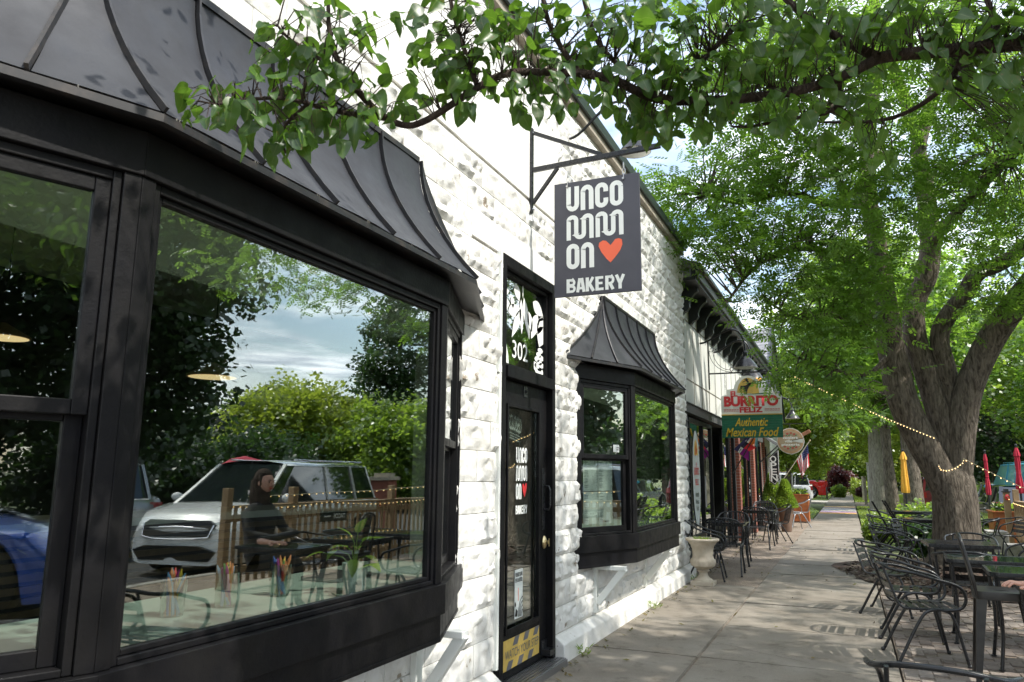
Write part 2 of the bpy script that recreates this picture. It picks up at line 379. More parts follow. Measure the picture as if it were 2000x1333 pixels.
def text_mesh(s, size=1.0, bold=0.0, ext=0.0, space=1.0, align='CENTER'):
    """default-font lettering turned into a flat mesh, in the XY plane"""
    cu = bpy.data.curves.new('lettering', 'FONT'); cu.body = s; cu.size = size; cu.offset = bold; cu.extrude = ext
    cu.align_x = align; cu.align_y = 'CENTER'; cu.space_character = space; cu.resolution_u = 4
    o = bpy.data.objects.new('lettering', cu); COL.objects.link(o)
    dg = bpy.context.evaluated_depsgraph_get(); me = bpy.data.meshes.new_from_object(o.evaluated_get(dg))
    bpy.data.objects.remove(o); return me
def basis(X, Y, O):
    X = Vector(X).normalized(); Y = Vector(Y).normalized(); Z = X.cross(Y)
    mm = Matrix.Identity(4)
    for i in range(3): mm[i][0] = X[i]; mm[i][1] = Y[i]; mm[i][2] = Z[i]; mm[i][3] = O[i]
    return mm
def lettering(s, O, X, Y, w, h, mt, parent, bold=0.0, name='lettering', space=1.0, shear=0.0, heavy=0.0):
    """text stretched to w x h metres, centred on O, on the plane X,Y"""
    me = text_mesh(s, 1.0, bold, space=space)
    co = np.array([v.co[:] for v in me.vertices])
    if len(co) == 0: return None
    mn, mxx = co.min(0), co.max(0); c = (mn+mxx)/2; sx = w/(mxx[0]-mn[0]); sy = h/(mxx[1]-mn[1])
    B = basis(X, Y, O)
    for v in me.vertices:
        a = (v.co.x-c[0])*sx; b = (v.co.y-c[1])*sy; a += shear*b
        v.co = B @ Vector((a, b, 0))
    if heavy:
        Xv, Yv, Zv = B.col[0].to_3d(), B.col[1].to_3d(), B.col[2].to_3d(); hb = MB(); vs0 = [v.co.copy() for v in me.vertices]; fs0 = [tuple(p.vertices) for p in me.polygons]
        for q, (i, j) in enumerate(((-1, -.5), (1, -.5), (-1, .5), (1, .5), (0, 0))): hb.add([v+Xv*heavy*i+Yv*heavy*j+Zv*(.0004*q) for v in vs0], fs0)
        return build(hb, name, mt, parent)
    me.materials.clear(); me.materials.append(mt); me.update()
    return put(name, me, parent)
def flat(polys, O, X, Y, mt, name, parent, th=0.0, mb=None):
    own = mb is None; mb = mb or MB(); B = basis(X, Y, O)
    for poly in polys:
        if th: mb.prism(poly, lambda a, b, t: B @ Vector((a, b, t)), 0, th)
        else: mb.add([B @ Vector((a, b, 0)) for a, b in poly], [tuple(range(len(poly)))])
    return build(mb, name, mt, parent) if own else mb
def ribbon(pts, w):
    """flat thick polyline as quads (list of polys)"""
    pts = [Vector(p) for p in pts]; n = len(pts); Ls = []; Rs = []
    for i in range(n):
        a = pts[max(i-1, 0)]; b = pts[min(i+1, n-1)]; d = (b-a).normalized(); nn = Vector((-d.y, d.x))
        k = 1.0
        if 0 < i < n-1:
            d1 = (pts[i]-a).normalized(); k = 1/max(.5, abs(nn.dot(Vector((-d1.y, d1.x)))))
        Ls.append(pts[i]+nn*w/2*k); Rs.append(pts[i]-nn*w/2*k)
    return [[tuple(Rs[i]), tuple(Rs[i+1]), tuple(Ls[i+1]), tuple(Ls[i])] for i in range(n-1)]
def arc(cx, cy, rx, ry, a0, a1, n=8):
    return [(cx+rx*math.cos(R(a0+(a1-a0)*i/n)), cy+ry*math.sin(R(a0+(a1-a0)*i/n))) for i in range(n+1)]
def logo_polys():
    """rounded stroke lettering, 4 letters wide: UNCO / MM / ON (unit: letter width 1, height 2, pitch 1.1)"""
    t = .36; P = []
    h = t/2; g = 1.12
    def N_(x, y): return ribbon([(x+h, y), (x+h, y+1.5)]+arc(x+.5, y+1.45, .5-h, .55-h, 180, 0)+[(x+1-h, y)], t)
    def U_(x, y): return ribbon([(x+h, y+2), (x+h, y+.5)]+arc(x+.5, y+.55, .5-h, .55-h, 180, 360)+[(x+1-h, y+2)], t)
    def O_(x, y): return ribbon(arc(x+.5, y+1.5, .5-h, .5-h, 0, 180)+arc(x+.5, y+.5, .5-h, .5-h, 180, 360)+[(x+1-h, y+1.5)], t)
    def C_(x, y): return ribbon([(x+1-h, y+1.25)]+arc(x+.5, y+1.5, .5-h, .5-h, 0, 180)+arc(x+.5, y+.5, .5-h, .5-h, 180, 360)+[(x+1-h, y+.75)], t)
    y = 4.6
    P += U_(0, y)+N_(g, y)+C_(2*g, y)+O_(3*g, y)
    y = 2.3; wv = (2*g-.12)  # each M: up, arch, down, bowl, up, shoulder
    for k in range(2):
        x = k*2*g; q = (wv-t)/3
        P += ribbon([(x+h, y), (x+h, y+1.6)]+arc(x+h+q/2, y+1.55, q/2, .27, 180, 0)+[(x+h+q, y+.45)]+arc(x+h+1.5*q, y+.45, q/2, .27, 180, 360)
                    +[(x+h+2*q, y+1.55)]+arc(x+h+2.5*q, y+1.55, q/2, .27, 180, 0)+[(x+h+3*q, y)], t*.92)
    y = 0
    P += O_(0, y)+N_(g, y)
    return P, 4*g-.12, 6.6
HEART = [(0,-.95),(.35,-.55),(.72,-.05),(.88,.38),(.85,.78),(.62,.9),(.36,.86),(.02,.42),(-.30,.80),(-.55,.86),(-.82,.70),(-.86,.42),(-.66,-.06),(-.32,-.58)]
def logo(O, X, Y, w, h, mt, mh, parent, th=0.0):
    """whole mark incl. heart and BAKERY; O = centre, w x h metres"""
    P, lw, lh = logo_polys(); bh = 1.35; tot = lh+bh
    sx = w/lw; sy = h/tot
    polys = [[((a-lw/2)*sx, (b-lh/2+bh/2)*sy) for a, b in p] for p in P]
    flat(polys, O, X, Y, mt, 'logo_lettering', parent, th)
    cx = 3.35-lw/2; cy = 1.15-lh/2+bh/2
    flat([[((cx+a*1.02)*sx, (cy+b*.98)*sy) for a, b in HEART]], O, X, Y, mh, 'heart', parent, th)
    Yv = Vector(Y).normalized()
    BW = {'B': [([(.17, 0), (.17, 1.5)], .34), ([(.34, 1.36), (.6, 1.36)]+arc(.60, 1.09, .22, .27, 90, -90, 6)+[(.34, .82)], .27), ([(.34, .69), (.62, .69)]+arc(.62, .42, .23, .28, 90, -90, 6)+[(.34, .14)], .27)],
          'A': [([(.16, 0), (.40, 1.5)], .32), ([(.60, 1.5), (.84, 0)], .32), ([(.28, .42), (.72, .42)], .26), ([(.36, 1.40), (.64, 1.40)], .2)],
          'K': [([(.17, 0), (.17, 1.5)], .34), ([(.30, .62), (.78, 1.5)], .30), ([(.40, .80), (.82, 0)], .33)],
          'E': [([(.17, 0), (.17, 1.5)], .34), ([(.3, 1.36), (.82, 1.36)], .28), ([(.3, .77), (.74, .77)], .26), ([(.3, .14), (.84, .14)], .28)],
          'R': [([(.17, 0), (.17, 1.5)], .34), ([(.34, 1.36), (.6, 1.36)]+arc(.60, 1.03, .22, .33, 90, -90, 6)+[(.34, .64)], .27), ([(.50, .66), (.80, 0)], .32)],
          'Y': [([(.13, 1.5), (.46, .66)], .32), ([(.87, 1.5), (.54, .66)], .32), ([(.5, .78), (.5, 0)], .34)]}
    bs = w/(6*1.02-.06); bz = 1.08*sy/1.5; lay = [[], [], [], []]
    for i, ch in enumerate('BAKERY'):
        for q, (pp, tw) in enumerate(BW[ch]):
            lay[q] += [[((a+i*1.02-3.03)*bs, (b-.75)*bz) for a, b in g_] for g_ in ribbon(pp, tw)]
    OB = Vector(O)+Yv*((-lh/2-bh/2+.05)*sy); nz_ = Vector(X).cross(Vector(Y)).normalized(); mbk = MB()
    for q, pl in enumerate(lay): flat(pl, OB+nz_*(.0003*q), X, Y, mt, '', None, th, mb=mbk)
    build(mbk, 'lettering', mt, parent)
# ================================================================ ground
WX = -2.2            # street face of the bakery wall
mb = MB(); n = 14
xs = [-400, -60, -12, -2.6, 3.4, 4.6, 12, 40, 400]; ys = [-200, -30, -6, 30, 60, 75, 130, 300, 900]
def gz(y): return -.16 + (0 if y < 75 else min(1.1, (y-75)*.018))
vs = [(x, y, gz(y)) for y in ys for x in xs]; k = len(xs)
mb.add(vs, [(j*k+i, j*k+i+1, (j+1)*k+i+1, (j+1)*k+i) for j in range(len(ys)-1) for i in range(k-1)])
struct(build(mb, 'ground', M['field']))
mb = MB(); mb.box(4.75, -60, -.6, 30, 160, -.125); struct(build(mb, 'parking_lot', M['asphalt']))
road = COL.objects.get('parking_lot') or bpy.data.objects['parking_lot']
mb = MB()
for y in (1.2, 6.9, 12.6, 18.3, 24): mb.box(4.9, y, -.121, 7.1, y+.10, -.117)
struct(build(mb, 'parking_line', M['yellow']))
mb = MB()
mb.box(-2.45, -6, -.5, -1.2, 28.4, -.012); ap = struct(build(mb, 'apron', M['aggregate']))
# concrete slabs of the sidewalk: every slab a piece, joints recessed
sw = thing('sidewalk', 'x', 'x'); del sw['label']; del sw['category']; struct(sw)
mb = MB(); mb.box(-1.2, -6, -.5, .28, 75, -.03); build(mb, 'slab_bed', M['soil'], sw)
def slab(x0, y0, x1, y1, z=0.0, mt='concrete'):
    b = bmesh.new(); bmesh.ops.create_cube(b, size=1)
    dz = random.uniform(-.004, .004)
    for v in b.verts:
        v.co = Vector((x0+.006+(x1-x0-.012)*(v.co.x+.5), y0+.006+(y1-y0-.012)*(v.co.y+.5), -.10+(.10+z+dz+random.uniform(-.003, .003))*(v.co.z+.5)))
    bmesh.ops.bevel(b, geom=[e for e in b.edges if all(v.co.z > -.05 for v in e.verts)], offset=.007, segments=2, affect='EDGES')
    me = bpy.data.meshes.new('slab'); b.to_mesh(me); b.free(); me.materials.append(M[mt]); return put('slab', me, sw)
y = -5.4
while y < 74:
    slab(-1.2, y, .28, y+1.5); y += 1.5
y = 6.6
for a, b in ((5.05, 6.6), (6.6, 8.1), (8.1, 9.6), (9.6, 11.0)): slab(-2.12 if a > 5.1 else -2.12, a, -1.205, b, 0)
mb = MB(); m2 = []
mb.add([(-1.2, 74.4, -.001), (.28, 74.4, -.001), (.28, 130, 1.1), (-1.2, 130, 1.1)], [(0,1,2,3)]); build(mb, 'far_walk', M['concrete'], sw)
# rainbow stripes painted across the walk
STR = [('orange_paint', (.62, .36, .10)), ('pink_paint', (.55, .30, .34)), ('violet_paint', (.24, .20, .36)), ('cream_paint', (.60, .55, .38)), ('blue_paint', (.22, .26, .42)),
       ('cream_paint', (.6, .55, .4)), ('indigo_paint', (.20, .20, .34)), ('rose_paint', (.56, .40, .34)), ('orange_paint', (.62, .42, .18))]
for i, (nm, c) in enumerate(STR):
    mb = MB(); y0 = 34.2+i*.95; mb.box(-1.16, y0, .003, .24, y0+.62, .008)
    st = build(mb, 'painted_stripe', mat(nm, c, .8, var=tuple(min(1, a*1.5) for a in c), vscale=8)); struct(st)
def npmesh(name, v, f, mt, smooth=False):
    me = bpy.data.meshes.new(name); nv = len(v); nf = len(f); kk = f.shape[1]
    me.vertices.add(nv); me.vertices.foreach_set('co', np.ascontiguousarray(v, dtype=np.float32).ravel())
    me.loops.add(nf*kk); me.loops.foreach_set('vertex_index', np.ascontiguousarray(f, dtype=np.int32).ravel())
    me.polygons.add(nf); me.polygons.foreach_set('loop_start', np.arange(0, nf*kk, kk, dtype=np.int32))
    try: me.polygons.foreach_set('loop_total', np.full(nf, kk, dtype=np.int32))
    except Exception: pass
    if smooth: me.polygons.foreach_set('use_smooth', np.ones(nf, dtype=bool))
    me.materials.append(mt); me.update(calc_edges=True); me.validate(); return me
# lawns
def lawn(name, poly, z, tufts=0, h=.06):
    mb = MB(); mb.prism(poly, lambda a, b, t: (a, b, t), z-.3, z); struct(build(mb, name, M['grass']))
    if tufts:
        P = np.array(poly); x0, y0 = P.min(0); x1, y1 = P.max(0)
        pts = rng.uniform((x0, y0), (x1, y1), (tufts, 2))
        def ins(p):
            c = False; j = len(poly)-1
            for i in range(len(poly)):
                if (poly[i][1] > p[1]) != (poly[j][1] > p[1]) and p[0] < (poly[j][0]-poly[i][0])*(p[1]-poly[i][1])/(poly[j][1]-poly[i][1])+poly[i][0]: c = not c
                j = i
            return c
        pts = np.array([p for p in pts if ins(p)]); nn = len(pts)
        a = rng.uniform(0, 6.28, nn); w = rng.uniform(.006, .014, nn)*(1 + np.maximum(0, pts[:, 1]-20)*.04); hh = rng.uniform(.5, 1.1, nn)*h
        d = np.stack([np.cos(a), np.sin(a)], 1)
        v = np.zeros((nn, 3, 3)); v[:, 0, :2] = pts-d*w[:, None]; v[:, 1, :2] = pts+d*w[:, None]
        v[:, 2, :2] = pts+rng.normal(0, .02, (nn, 2)); v[:, :, 2] = z; v[:, 2, 2] = z+hh
        me = npmesh('grass', v.reshape(-1, 3), np.arange(nn*3).reshape(-1, 3), M['lime_leaf']); o = put('grass', me); o['kind'] = 'stuff'
lawn('lawn', [(-9, 30), (-1.25, 30), (-1.25, 36.5), (-1.6, 40), (-2.3, 46), (-3.2, 50), (-9, 50)], -.015, 9000)
lawn('lawn', [(-20, 66), (-1.25, 54), (-1.25, 74), (-20, 78)], -.02, 5000, .1)
lawn('verge', [(.32, 22.5), (4.6, 22.5), (4.6, 44), (.32, 44)], -.02, 9000)
lawn('verge', [(.32, 52), (4.6, 52), (4.6, 74), (.32, 74)], -.02, 6000, .12)
mb = MB(); mb.box(-12, 50.2, -.3, -1.22, 60, -.03); mb.box(-9, 28.45, -.3, -1.22, 29.95, -.02); struct(build(mb, 'driveway', M['kerb']))
mb = MB(); mb.box(.3, 44.05, -.3, 4.7, 51.95, -.035); struct(build(mb, 'crossing_apron', M['aggregate']))
mb = MB(); mb.box(4.58, -40, -.5, 4.74, 44, .0); mb.box(4.58, 52, -.5, 4.74, 90, 0); struct(build(mb, 'kerb', M['kerb'], bevel=.02))

# pavers (herringbone) on the patio, planting bed round the tree
pv = bpy.data.objects.new('patio_paving', None); COL.objects.link(pv); struct(pv)
mb = MB(); mb.box(.29, -6, -.4, 4.57, 12.4, -.010); build(mb, 'sand_bed', M['aggregate'], pv)
def paver_me(dz):
    b = bmesh.new(); bmesh.ops.create_cube(b, size=1)
    for v in b.verts: v.co = Vector((v.co.x*.196, v.co.y*.096, -.03+.03*(v.co.z+.5)+dz))
    bmesh.ops.bevel(b, geom=[e for e in b.edges if all(v.co.z > -.015 for v in e.verts)], offset=.004, segments=1, affect='EDGES')
    me = bpy.data.meshes.new('paver'); b.to_mesh(me); b.free(); me.materials.append(M['paver']); return me
pme = [paver_me(d) for d in (0, .0015, -.0015, .003)]
cand = []
for i in range(-70, 140):
    for j in range(-70, 140):
        # classic herringbone: one pair of bricks per lattice cell
        ox = (i*.1 + j*.2); oy = (i*.1 - j*.2)
        for (cx, cy, rot) in ((ox+.1, oy+.05, 0), (ox+.25, oy+.1, 1)):
            y = cy+4; x = cx+.3
            if .29 < x-(.05 if rot else .1) and x+.1 < 2.5 and 2 < y < 12.3: cand.append((x, y, rot))
cand = list(dict.fromkeys((round(a, 3), round(b, 3), c) for a, b, c in cand))
def invis(x, y): return 0 if (x/ max(y, .1) < .19 and y > 4.3) else 1
cand.sort(key=lambda c: (invis(c[0], c[1]), c[1]))
rest = MB()
for i, (x, y, rot) in enumerate(cand):
    if (x-1.65)**2+(y-13.6)**2 < 4.6: continue
    if i < 290:
        o = put('paver', random.choice(pme), pv, (x, y, 0)); o.rotation_euler = (random.uniform(-.006, .006), random.uniform(-.006, .006), R(90)*rot)
    elif not invis(x, y):
        w, h = (.098, .048) if not rot else (.048, .098); rest.box(x-w, y-h, -.03, x+w, y+h, random.uniform(-.002, .003))
o = build(rest, 'paver_field', M['paver'], pv); o['kind'] = 'stuff'
# bark bed
pts = []; cx, cy = 1.7, 13.7
mb = MB(); rings = 7; seg = 40; vs = []
for r in range(rings+1):
    for k in range(seg):
        a = 2*math.pi*k/seg; rr = 2.05*r/rings*(1+.06*math.sin(3*a)+.04*math.sin(7*a))
        vs.append((cx+rr*math.cos(a)*.95, cy+rr*math.sin(a)*1.2, .10*(1-(r/rings)**2)+.008+.02*noise.noise((rr*4*math.cos(a), rr*4*math.sin(a), 0))*(r < rings)))
mb.add(vs, [(r*seg+k, r*seg+(k+1) % seg, (r+1)*seg+(k+1) % seg, (r+1)*seg+k) for r in range(rings) for k in range(seg)])
o = build(mb, 'mulch', M['soil'], smooth=60); o['kind'] = 'stuff'
nn = 3200; a = rng.uniform(0, 6.28, nn); rr = 2.0*np.sqrt(rng.uniform(0, 1, nn)); c = np.stack([cx+rr*np.cos(a)*.95, cy+rr*np.sin(a)*1.2, .10*(1-(rr/2.05)**2)+.02], 1)
th = rng.uniform(0, 6.28, nn); L_ = rng.uniform(.02, .055, nn); Wd = rng.uniform(.008, .018, nn)
d = np.stack([np.cos(th), np.sin(th), rng.normal(0, .25, nn)], 1); e = np.stack([-np.sin(th), np.cos(th), rng.normal(0, .3, nn)], 1)
v = np.stack([c-d*L_[:, None]-e*Wd[:, None], c+d*L_[:, None]-e*Wd[:, None], c+d*L_[:, None]+e*Wd[:, None], c-d*L_[:, None]+e*Wd[:, None]], 1).reshape(-1, 3)
o = put('bark_chips', npmesh('bark_chips', v, np.arange(nn*4).reshape(-1, 4), M['bark'])); o['kind'] = 'stuff'

# ================================================================ bakery building
BK = thing('bakery_building', 'white painted rock-faced block bakery with black bay windows and black door', 'building', (-2.2, 6, 0))
YE = 11.6; ZT = 4.86
OPEN = [(.78, 4.18, .74, 2.44), (6.56, 10.0, .74, 2.44), (4.82, 5.84, 0.04, 3.0)]
mb = MB()
def wall_rects(y0, y1, z0, z1, holes):
    ys = sorted({y0, y1, *[h[0] for h in holes], *[h[1] for h in holes]}); zs = sorted({z0, z1, *[h[2] for h in holes], *[h[3] for h in holes]})
    for a, b in zip(ys, ys[1:]):
        for c, d in zip(zs, zs[1:]):
            if any(h[0] <= a and b <= h[1] and h[2] <= c and d <= h[3] for h in holes): continue
            yield a, b, c, d
for a, b, c, d in wall_rects(-3, YE-.02, -.2, ZT, OPEN): mb.box(WX-.30, a, c, WX-.008, b, d)
mb.box(-9, YE-.32, -.2, WX-.31, YE-.02, ZT)
mb.box(-9, -3, -.2, -8.7, YE-.33, ZT)
build(mb, 'wall', M['joint'], BK)
# rock-faced blocks
BL, BH = .406, .200
def block_me(seed, L, H, amp):
    rnd = random.Random(seed); nx, nz = 18, 11; mb = MB(); off = rnd.uniform(0, 100)
    g = .0035; vs = []
    for j in range(nz+1):
        for i in range(nx+1):
            u = i/nx; w = j/nz; y = g+(L-2*g)*u; z = g+(H-2*g)*w
            e = min(u, 1-u)*L/.040; f = min(w, 1-w)*H/.036; k = min(1, e)*min(1, f)
            k = k*k*(3-2*k)
            ns = noise.fractal(Vector((y*7+off, z*8, off*.7)), .8, 2.1, 4)
            rid = abs(noise.noise(Vector((y*11+off, z*13+3, off))))
            vd = noise.voronoi(Vector((y*9+off, z*11, off*.3)))[0]
            x = 0 if (i in (0, nx) or j in (0, nz)) else min(.034, k*(amp*.25+amp*.7*ns+amp*1.5*(vd[1]-vd[0])+amp*.5*rid))
            if 0 < i < nx and 0 < j < nz: y += rnd.uniform(-.006, .006); z += rnd.uniform(-.004, .004)
            vs.append((max(0, x)+.0, y, z))
    mb.add(vs, [(j*(nx+1)+i, j*(nx+1)+i+1, (j+1)*(nx+1)+i+1, (j+1)*(nx+1)+i) for j in range(nz) for i in range(nx)])
    b = len(mb.v); mb.add([(-.008, g*.3, g*.3), (-.008, L-g*.3, g*.3), (-.008, L-g*.3, H-g*.3), (-.008, g*.3, H-g*.3)], [])
    for (p, q, r_, s_) in ((0, nx, b+1, b), (nx, nz*(nx+1)+nx, b+2, b+1), (nz*(nx+1)+nx, nz*(nx+1), b+3, b+2), (nz*(nx+1), 0, b, b+3)):
        mb.f.append((q, p, s_, r_)); mb.mi.append(0)
    return mb.mesh('block', M['white'], smooth=34)
BM = [block_me(i, BL, BH, .026) for i in range(9)]+[block_me(20+i, BL, BH, .014) for i in range(4)]
def covered(y0, y1, z0, z1):
    for h in OPEN:
        if y1 > h[0] and y0 < h[1] and z1 > h[2] and z0 < h[3]: return True
    return False
PL = [(2.35, 6.0, 3.62, 4.42), (4.35, 6.35, 3.02, 3.22)]      # smooth plaster fields
cells = []
zc = .2; row = 0
while zc+BH <= ZT+.001:
    y = -1.2+(row % 2)*BL/2
    while y < YE-.01:
        y1 = min(y+BL, YE-.004)
        segs = [(y, y1)]
        for h in OPEN+PL:
            if zc+BH > h[2]+.02 and zc < h[3]-.02:
                ns = []
                for a, b in segs:
                    if b <= h[0] or a >= h[1]: ns.append((a, b)); continue
                    if a < h[0]-.05: ns.append((a, h[0]))
                    if b > h[1]+.05: ns.append((h[1], b))
                segs = ns
        for a, b in segs: cells.append((a, b, zc))
        y += BL
    zc += BH; row += 1
def hidden(a, b, z):   # behind the bays and canopies
    for (p, q) in ((.9, 4.0), (6.75, 9.75)):
        if a > p and b < q and .62 < z and z+BH < 2.5: return True
    for (p, q) in ((1.6, 3.6), (7.3, 9.3)):
        if a > p and b < q and 2.4 < z and z+BH < 3.1: return True
    return b < 1.6 and z < 3.0 or b < 1.0
vis = [c for c in cells if not hidden(*c)]
vis.sort(key=lambda c: (CAM-Vector((WX, (c[0]+c[1])/2, c[2]))).length)
for i, (a, b, z) in enumerate(vis[:298]):
    flatb = a < 6.3 and random.random() < .55
    o = put('block', random.choice(BM[9:] if flatb else BM[:9]), BK, Vector((WX+random.uniform(-.002, .003), a, z))-BK.location)
    o.scale = (random.uniform(.8, 1.15), (b-a)/BL, 1)
rm = MB()
import itertools
base = {k: ([v.co.copy() for v in me.vertices], [tuple(p.vertices) for p in me.polygons]) for k, me in enumerate(BM[:9])}
for (a, b, z) in vis[298:]:
    vs, fs = base[random.randrange(9)]; sx = random.uniform(.8, 1.15)
    rm.add([(WX+v.x*sx, a+v.y*(b-a)/BL, z+v.z) for v in vs], fs)
o = build(rm, 'far_blocks', M['white'], BK, smooth=62); o['kind'] = 'stuff'
for k, (a, b, c, d) in enumerate(PL):
    mb = MB(); mb.box(WX-.01, a, c, WX+.006, b, d); build(mb, 'plaster_panel', M['plaster'], BK, bevel=.004)
# corner quoin end (rock face on the end of the wall)
mb = MB()
z = .2
while z < ZT:
    vs, fs = base[random.randrange(9)]
    mb.add([(WX-v.y*.75, YE-.02+v.x*1.1, z+v.z) for v in vs], [f[::-1] for f in fs]); z += BH
build(mb, 'corner_blocks', M['white'], BK, smooth=62)
# plinth, both sides of the door
mb = MB()
for a, b in ((-3, 4.74), (5.92, YE+.06)):
    mb.prism([(WX-.1, 0-.1), (WX+.10, -.1), (WX+.085, .135), (WX+.012, .19), (WX-.1, .19)], lambda x, z, t: (x, t, z), a, b)
build(mb, 'plinth', M['white'], BK, bevel=.01)
# parapet: tan fascia and dark green metal coping
mb = MB(); mb.box(WX-.2, -3, ZT+.002, WX+.05, YE+.04, ZT+.12); build(mb, 'fascia_board', M['tantrim'], BK)
mb = MB(); mb.box(WX-.4, -3, ZT+.122, WX+.085, YE+.09, ZT+.19); mb.box(WX+.055, -3, ZT+.08, WX+.085, YE+.09, ZT+.121); build(mb, 'coping', M['greentrim'], BK)
# little roof vent hood above the parapet
mb = MB(); p = GX(1117, 112, -2.6); mb.lathe([(.10, 0), (.10, .16), (.24, .16), (.04, .32)], (p.x, p.y-.05, ZT+.1), 12); build(mb, 'roof_vent', M['steel'], BK)
# interior shell
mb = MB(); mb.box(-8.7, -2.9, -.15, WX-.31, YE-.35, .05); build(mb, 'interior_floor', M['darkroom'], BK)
mb = MB(); mb.box(-8.7, -2.9, 3.05, WX-.31, YE-.35, 3.1); build(mb, 'interior_ceiling', M['ceiling'], BK)
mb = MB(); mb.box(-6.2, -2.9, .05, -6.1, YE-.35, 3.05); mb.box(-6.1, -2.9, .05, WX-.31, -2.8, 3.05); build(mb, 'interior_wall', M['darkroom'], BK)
mb = MB()
mb.box(-8.69, -2.9, ZT-.6, WX-.31, YE-.33, ZT-.5); build(mb, 'flat_roof', M['asphalt'], BK)

# ---------------------------------------------------------------- bay windows
def fbox(mb, P0, P1, s0, s1, z0, z1, d0, d1):
    """box along the facet P0->P1 (plan points), s in metres from P0, d outwards"""
    P0 = Vector((*P0, 0)); P1 = Vector((*P1, 0)); t = (P1-P0).normalized(); n = Vector((t.y, -t.x, 0))
    mm = Matrix.Identity(4)
    for i in range(3): mm[i][0] = t[i]; mm[i][1] = n[i]; mm[i][2] = (0, 0, 1)[i]; mm[i][3] = P0[i]
    # keep handedness: t x n = -z, so swap by building faces on explicit corners
    vs = [mm @ Vector(p) for p in ((s0,d0,z0),(s0,d1,z0),(s1,d1,z0),(s1,d0,z0),(s0,d0,z1),(s0,d1,z1),(s1,d1,z1),(s1,d0,z1))]
    mb.add(vs, [(0,3,2,1),(4,5,6,7),(0,1,5,4),(1,2,6,5),(2,3,7,6),(3,0,4,7)])
def plan_band(pts, z0, z1, d0, d1, mb):
    """mitred band following the plan polyline, offset outwards d0..d1"""
    P = [Vector((*p, 0)) for p in pts]
    def off(d):
        o = []
        for i in range(len(P)):
            ns = []
            if i: t = (P[i]-P[i-1]).normalized(); ns.append(Vector((t.y, -t.x, 0)))
            if i < len(P)-1: t = (P[i+1]-P[i]).normalized(); ns.append(Vector((t.y, -t.x, 0)))
            if len(ns) == 1:
                # slide along the wall
                n_ = ns[0]; o.append(P[i]+Vector((0, d/n_.y if abs(n_.y) > .1 else 0, 0)) if abs(n_.y) > .1 else P[i]+n_*d)
            else:
                bsx = (ns[0]+ns[1]).normalized(); o.append(P[i]+bsx*(d/bsx.dot(ns[0])))
        return o
    A = off(d0); B = off(d1)
    for i in range(len(P)-1):
        vs = [Vector((q.x, q.y, z)) for z in (z0, z1) for q in (A[i], B[i], B[i+1], A[i+1])]
        mb.add(vs, [(0,3,2,1),(4,5,6,7),(0,1,5,4),(1,2,6,5),(2,3,7,6),(3,0,4,7)])
def bay(y0, y1, y2, y3, Xf, label):
    W0, F0, F1, W1 = (WX, y0), (Xf, y1), (Xf, y2), (WX, y3); plan = [W0, F0, F1, W1]
    body = MB(); plan_band(plan, .775, .915, -.02, .03, body)           # sill board
    plan_band(plan, .64, .774, -.02, .008, body); plan_band(plan, .641, .66, .0081, .012, body)
    B_ = build(body, 'bay_window', M['black'], BK, bevel=.004); B_['label'] = label
    def sub(mb, nm, mt='black', bv=.003): return build(mb, nm, M[mt], B_, bevel=bv, loc=(0,0,0))
    mb = MB(); mb.add([(WX-.3, y0, .66), (WX, y0, .66), (Xf, y1, .66), (Xf, y2, .66), (WX, y3, .66), (WX-.3, y3, .66)], [(0,1,2,3,4,5)]); sub(mb, 'underside', bv=0)
    mb = MB(); plan_band(plan, 2.318, 2.455, -.06, .012, mb); sub(mb, 'head_board')
    mb = MB(); mb.prism([(WX-.5, y0+.03), (WX-.002, y0+.03), (Xf-.03, y1+.02), (Xf-.03, y2-.02), (WX-.002, y3-.03), (WX-.5, y3-.03)], lambda a, b, t: (a, b, t), .885, .925); sub(mb, 'ledge', 'ledge')
    mb = MB(); mb.prism([(WX-.55, y0+.03), (WX-.002, y0+.03), (Xf-.03, y1+.02), (Xf-.03, y2-.02), (WX-.002, y3-.03), (WX-.55, y3-.03)], lambda a, b, t: (a, b, t), 2.325, 2.36); sub(mb, 'bay_ceiling', 'ceiling')
    # corner posts
    for (a, b, c) in ((W0, F0, 0), (F0, F1, 1), (F1, W1, 2)):
        ln = (Vector(b)-Vector(a)).length
        for s0, s1 in ((0, .05), (ln-.05, ln)):
            mb = MB(); fbox(mb, a, b, s0, s1, .916, 2.317, -.05, .004); sub(mb, 'post')
        i0, i1 = .052, ln-.052
        # window frame
        mb = MB()
        fbox(mb, a, b, i0, i0+.024, .917, 2.316, -.06, -.006); fbox(mb, a, b, i1-.024, i1, .917, 2.316, -.06, -.006)
        fbox(mb, a, b, i0+.025, i1-.025, .917, .937, -.06, -.004); fbox(mb, a, b, i0+.025, i1-.025, 2.288, 2.316, -.06, -.006); sub(mb, 'frame')
        g0, g1 = i0+.025, i1-.025; fw = .030
        def sash(z0, z1, dd, fw=.04):
            mb = MB(); fbox(mb, a, b, g0, g0+fw, z0, z1, dd-.03, dd); fbox(mb, a, b, g1-fw, g1, z0, z1, dd-.03, dd)
            fbox(mb, a, b, g0+fw+.001, g1-fw-.001, z0, z0+fw, dd-.03, dd); fbox(mb, a, b, g0+fw+.001, g1-fw-.001, z1-fw, z1, dd-.03, dd); s_ = sub(mb, 'sash')
            mb = MB(); fbox(mb, a, b, g0+fw-.004, g1-fw+.004, z0+fw-.004, z1-fw+.004, dd-.018, dd-.014)
            sub(mb, 'pane', 'glass', 0)
        if c == 1: sash(.938, 2.286, -.018, .018)
        else: sash(1.60, 2.286, -.014, .042); sash(.938, 1.63, -.048, .048)
    return B_, plan
XF = -1.88
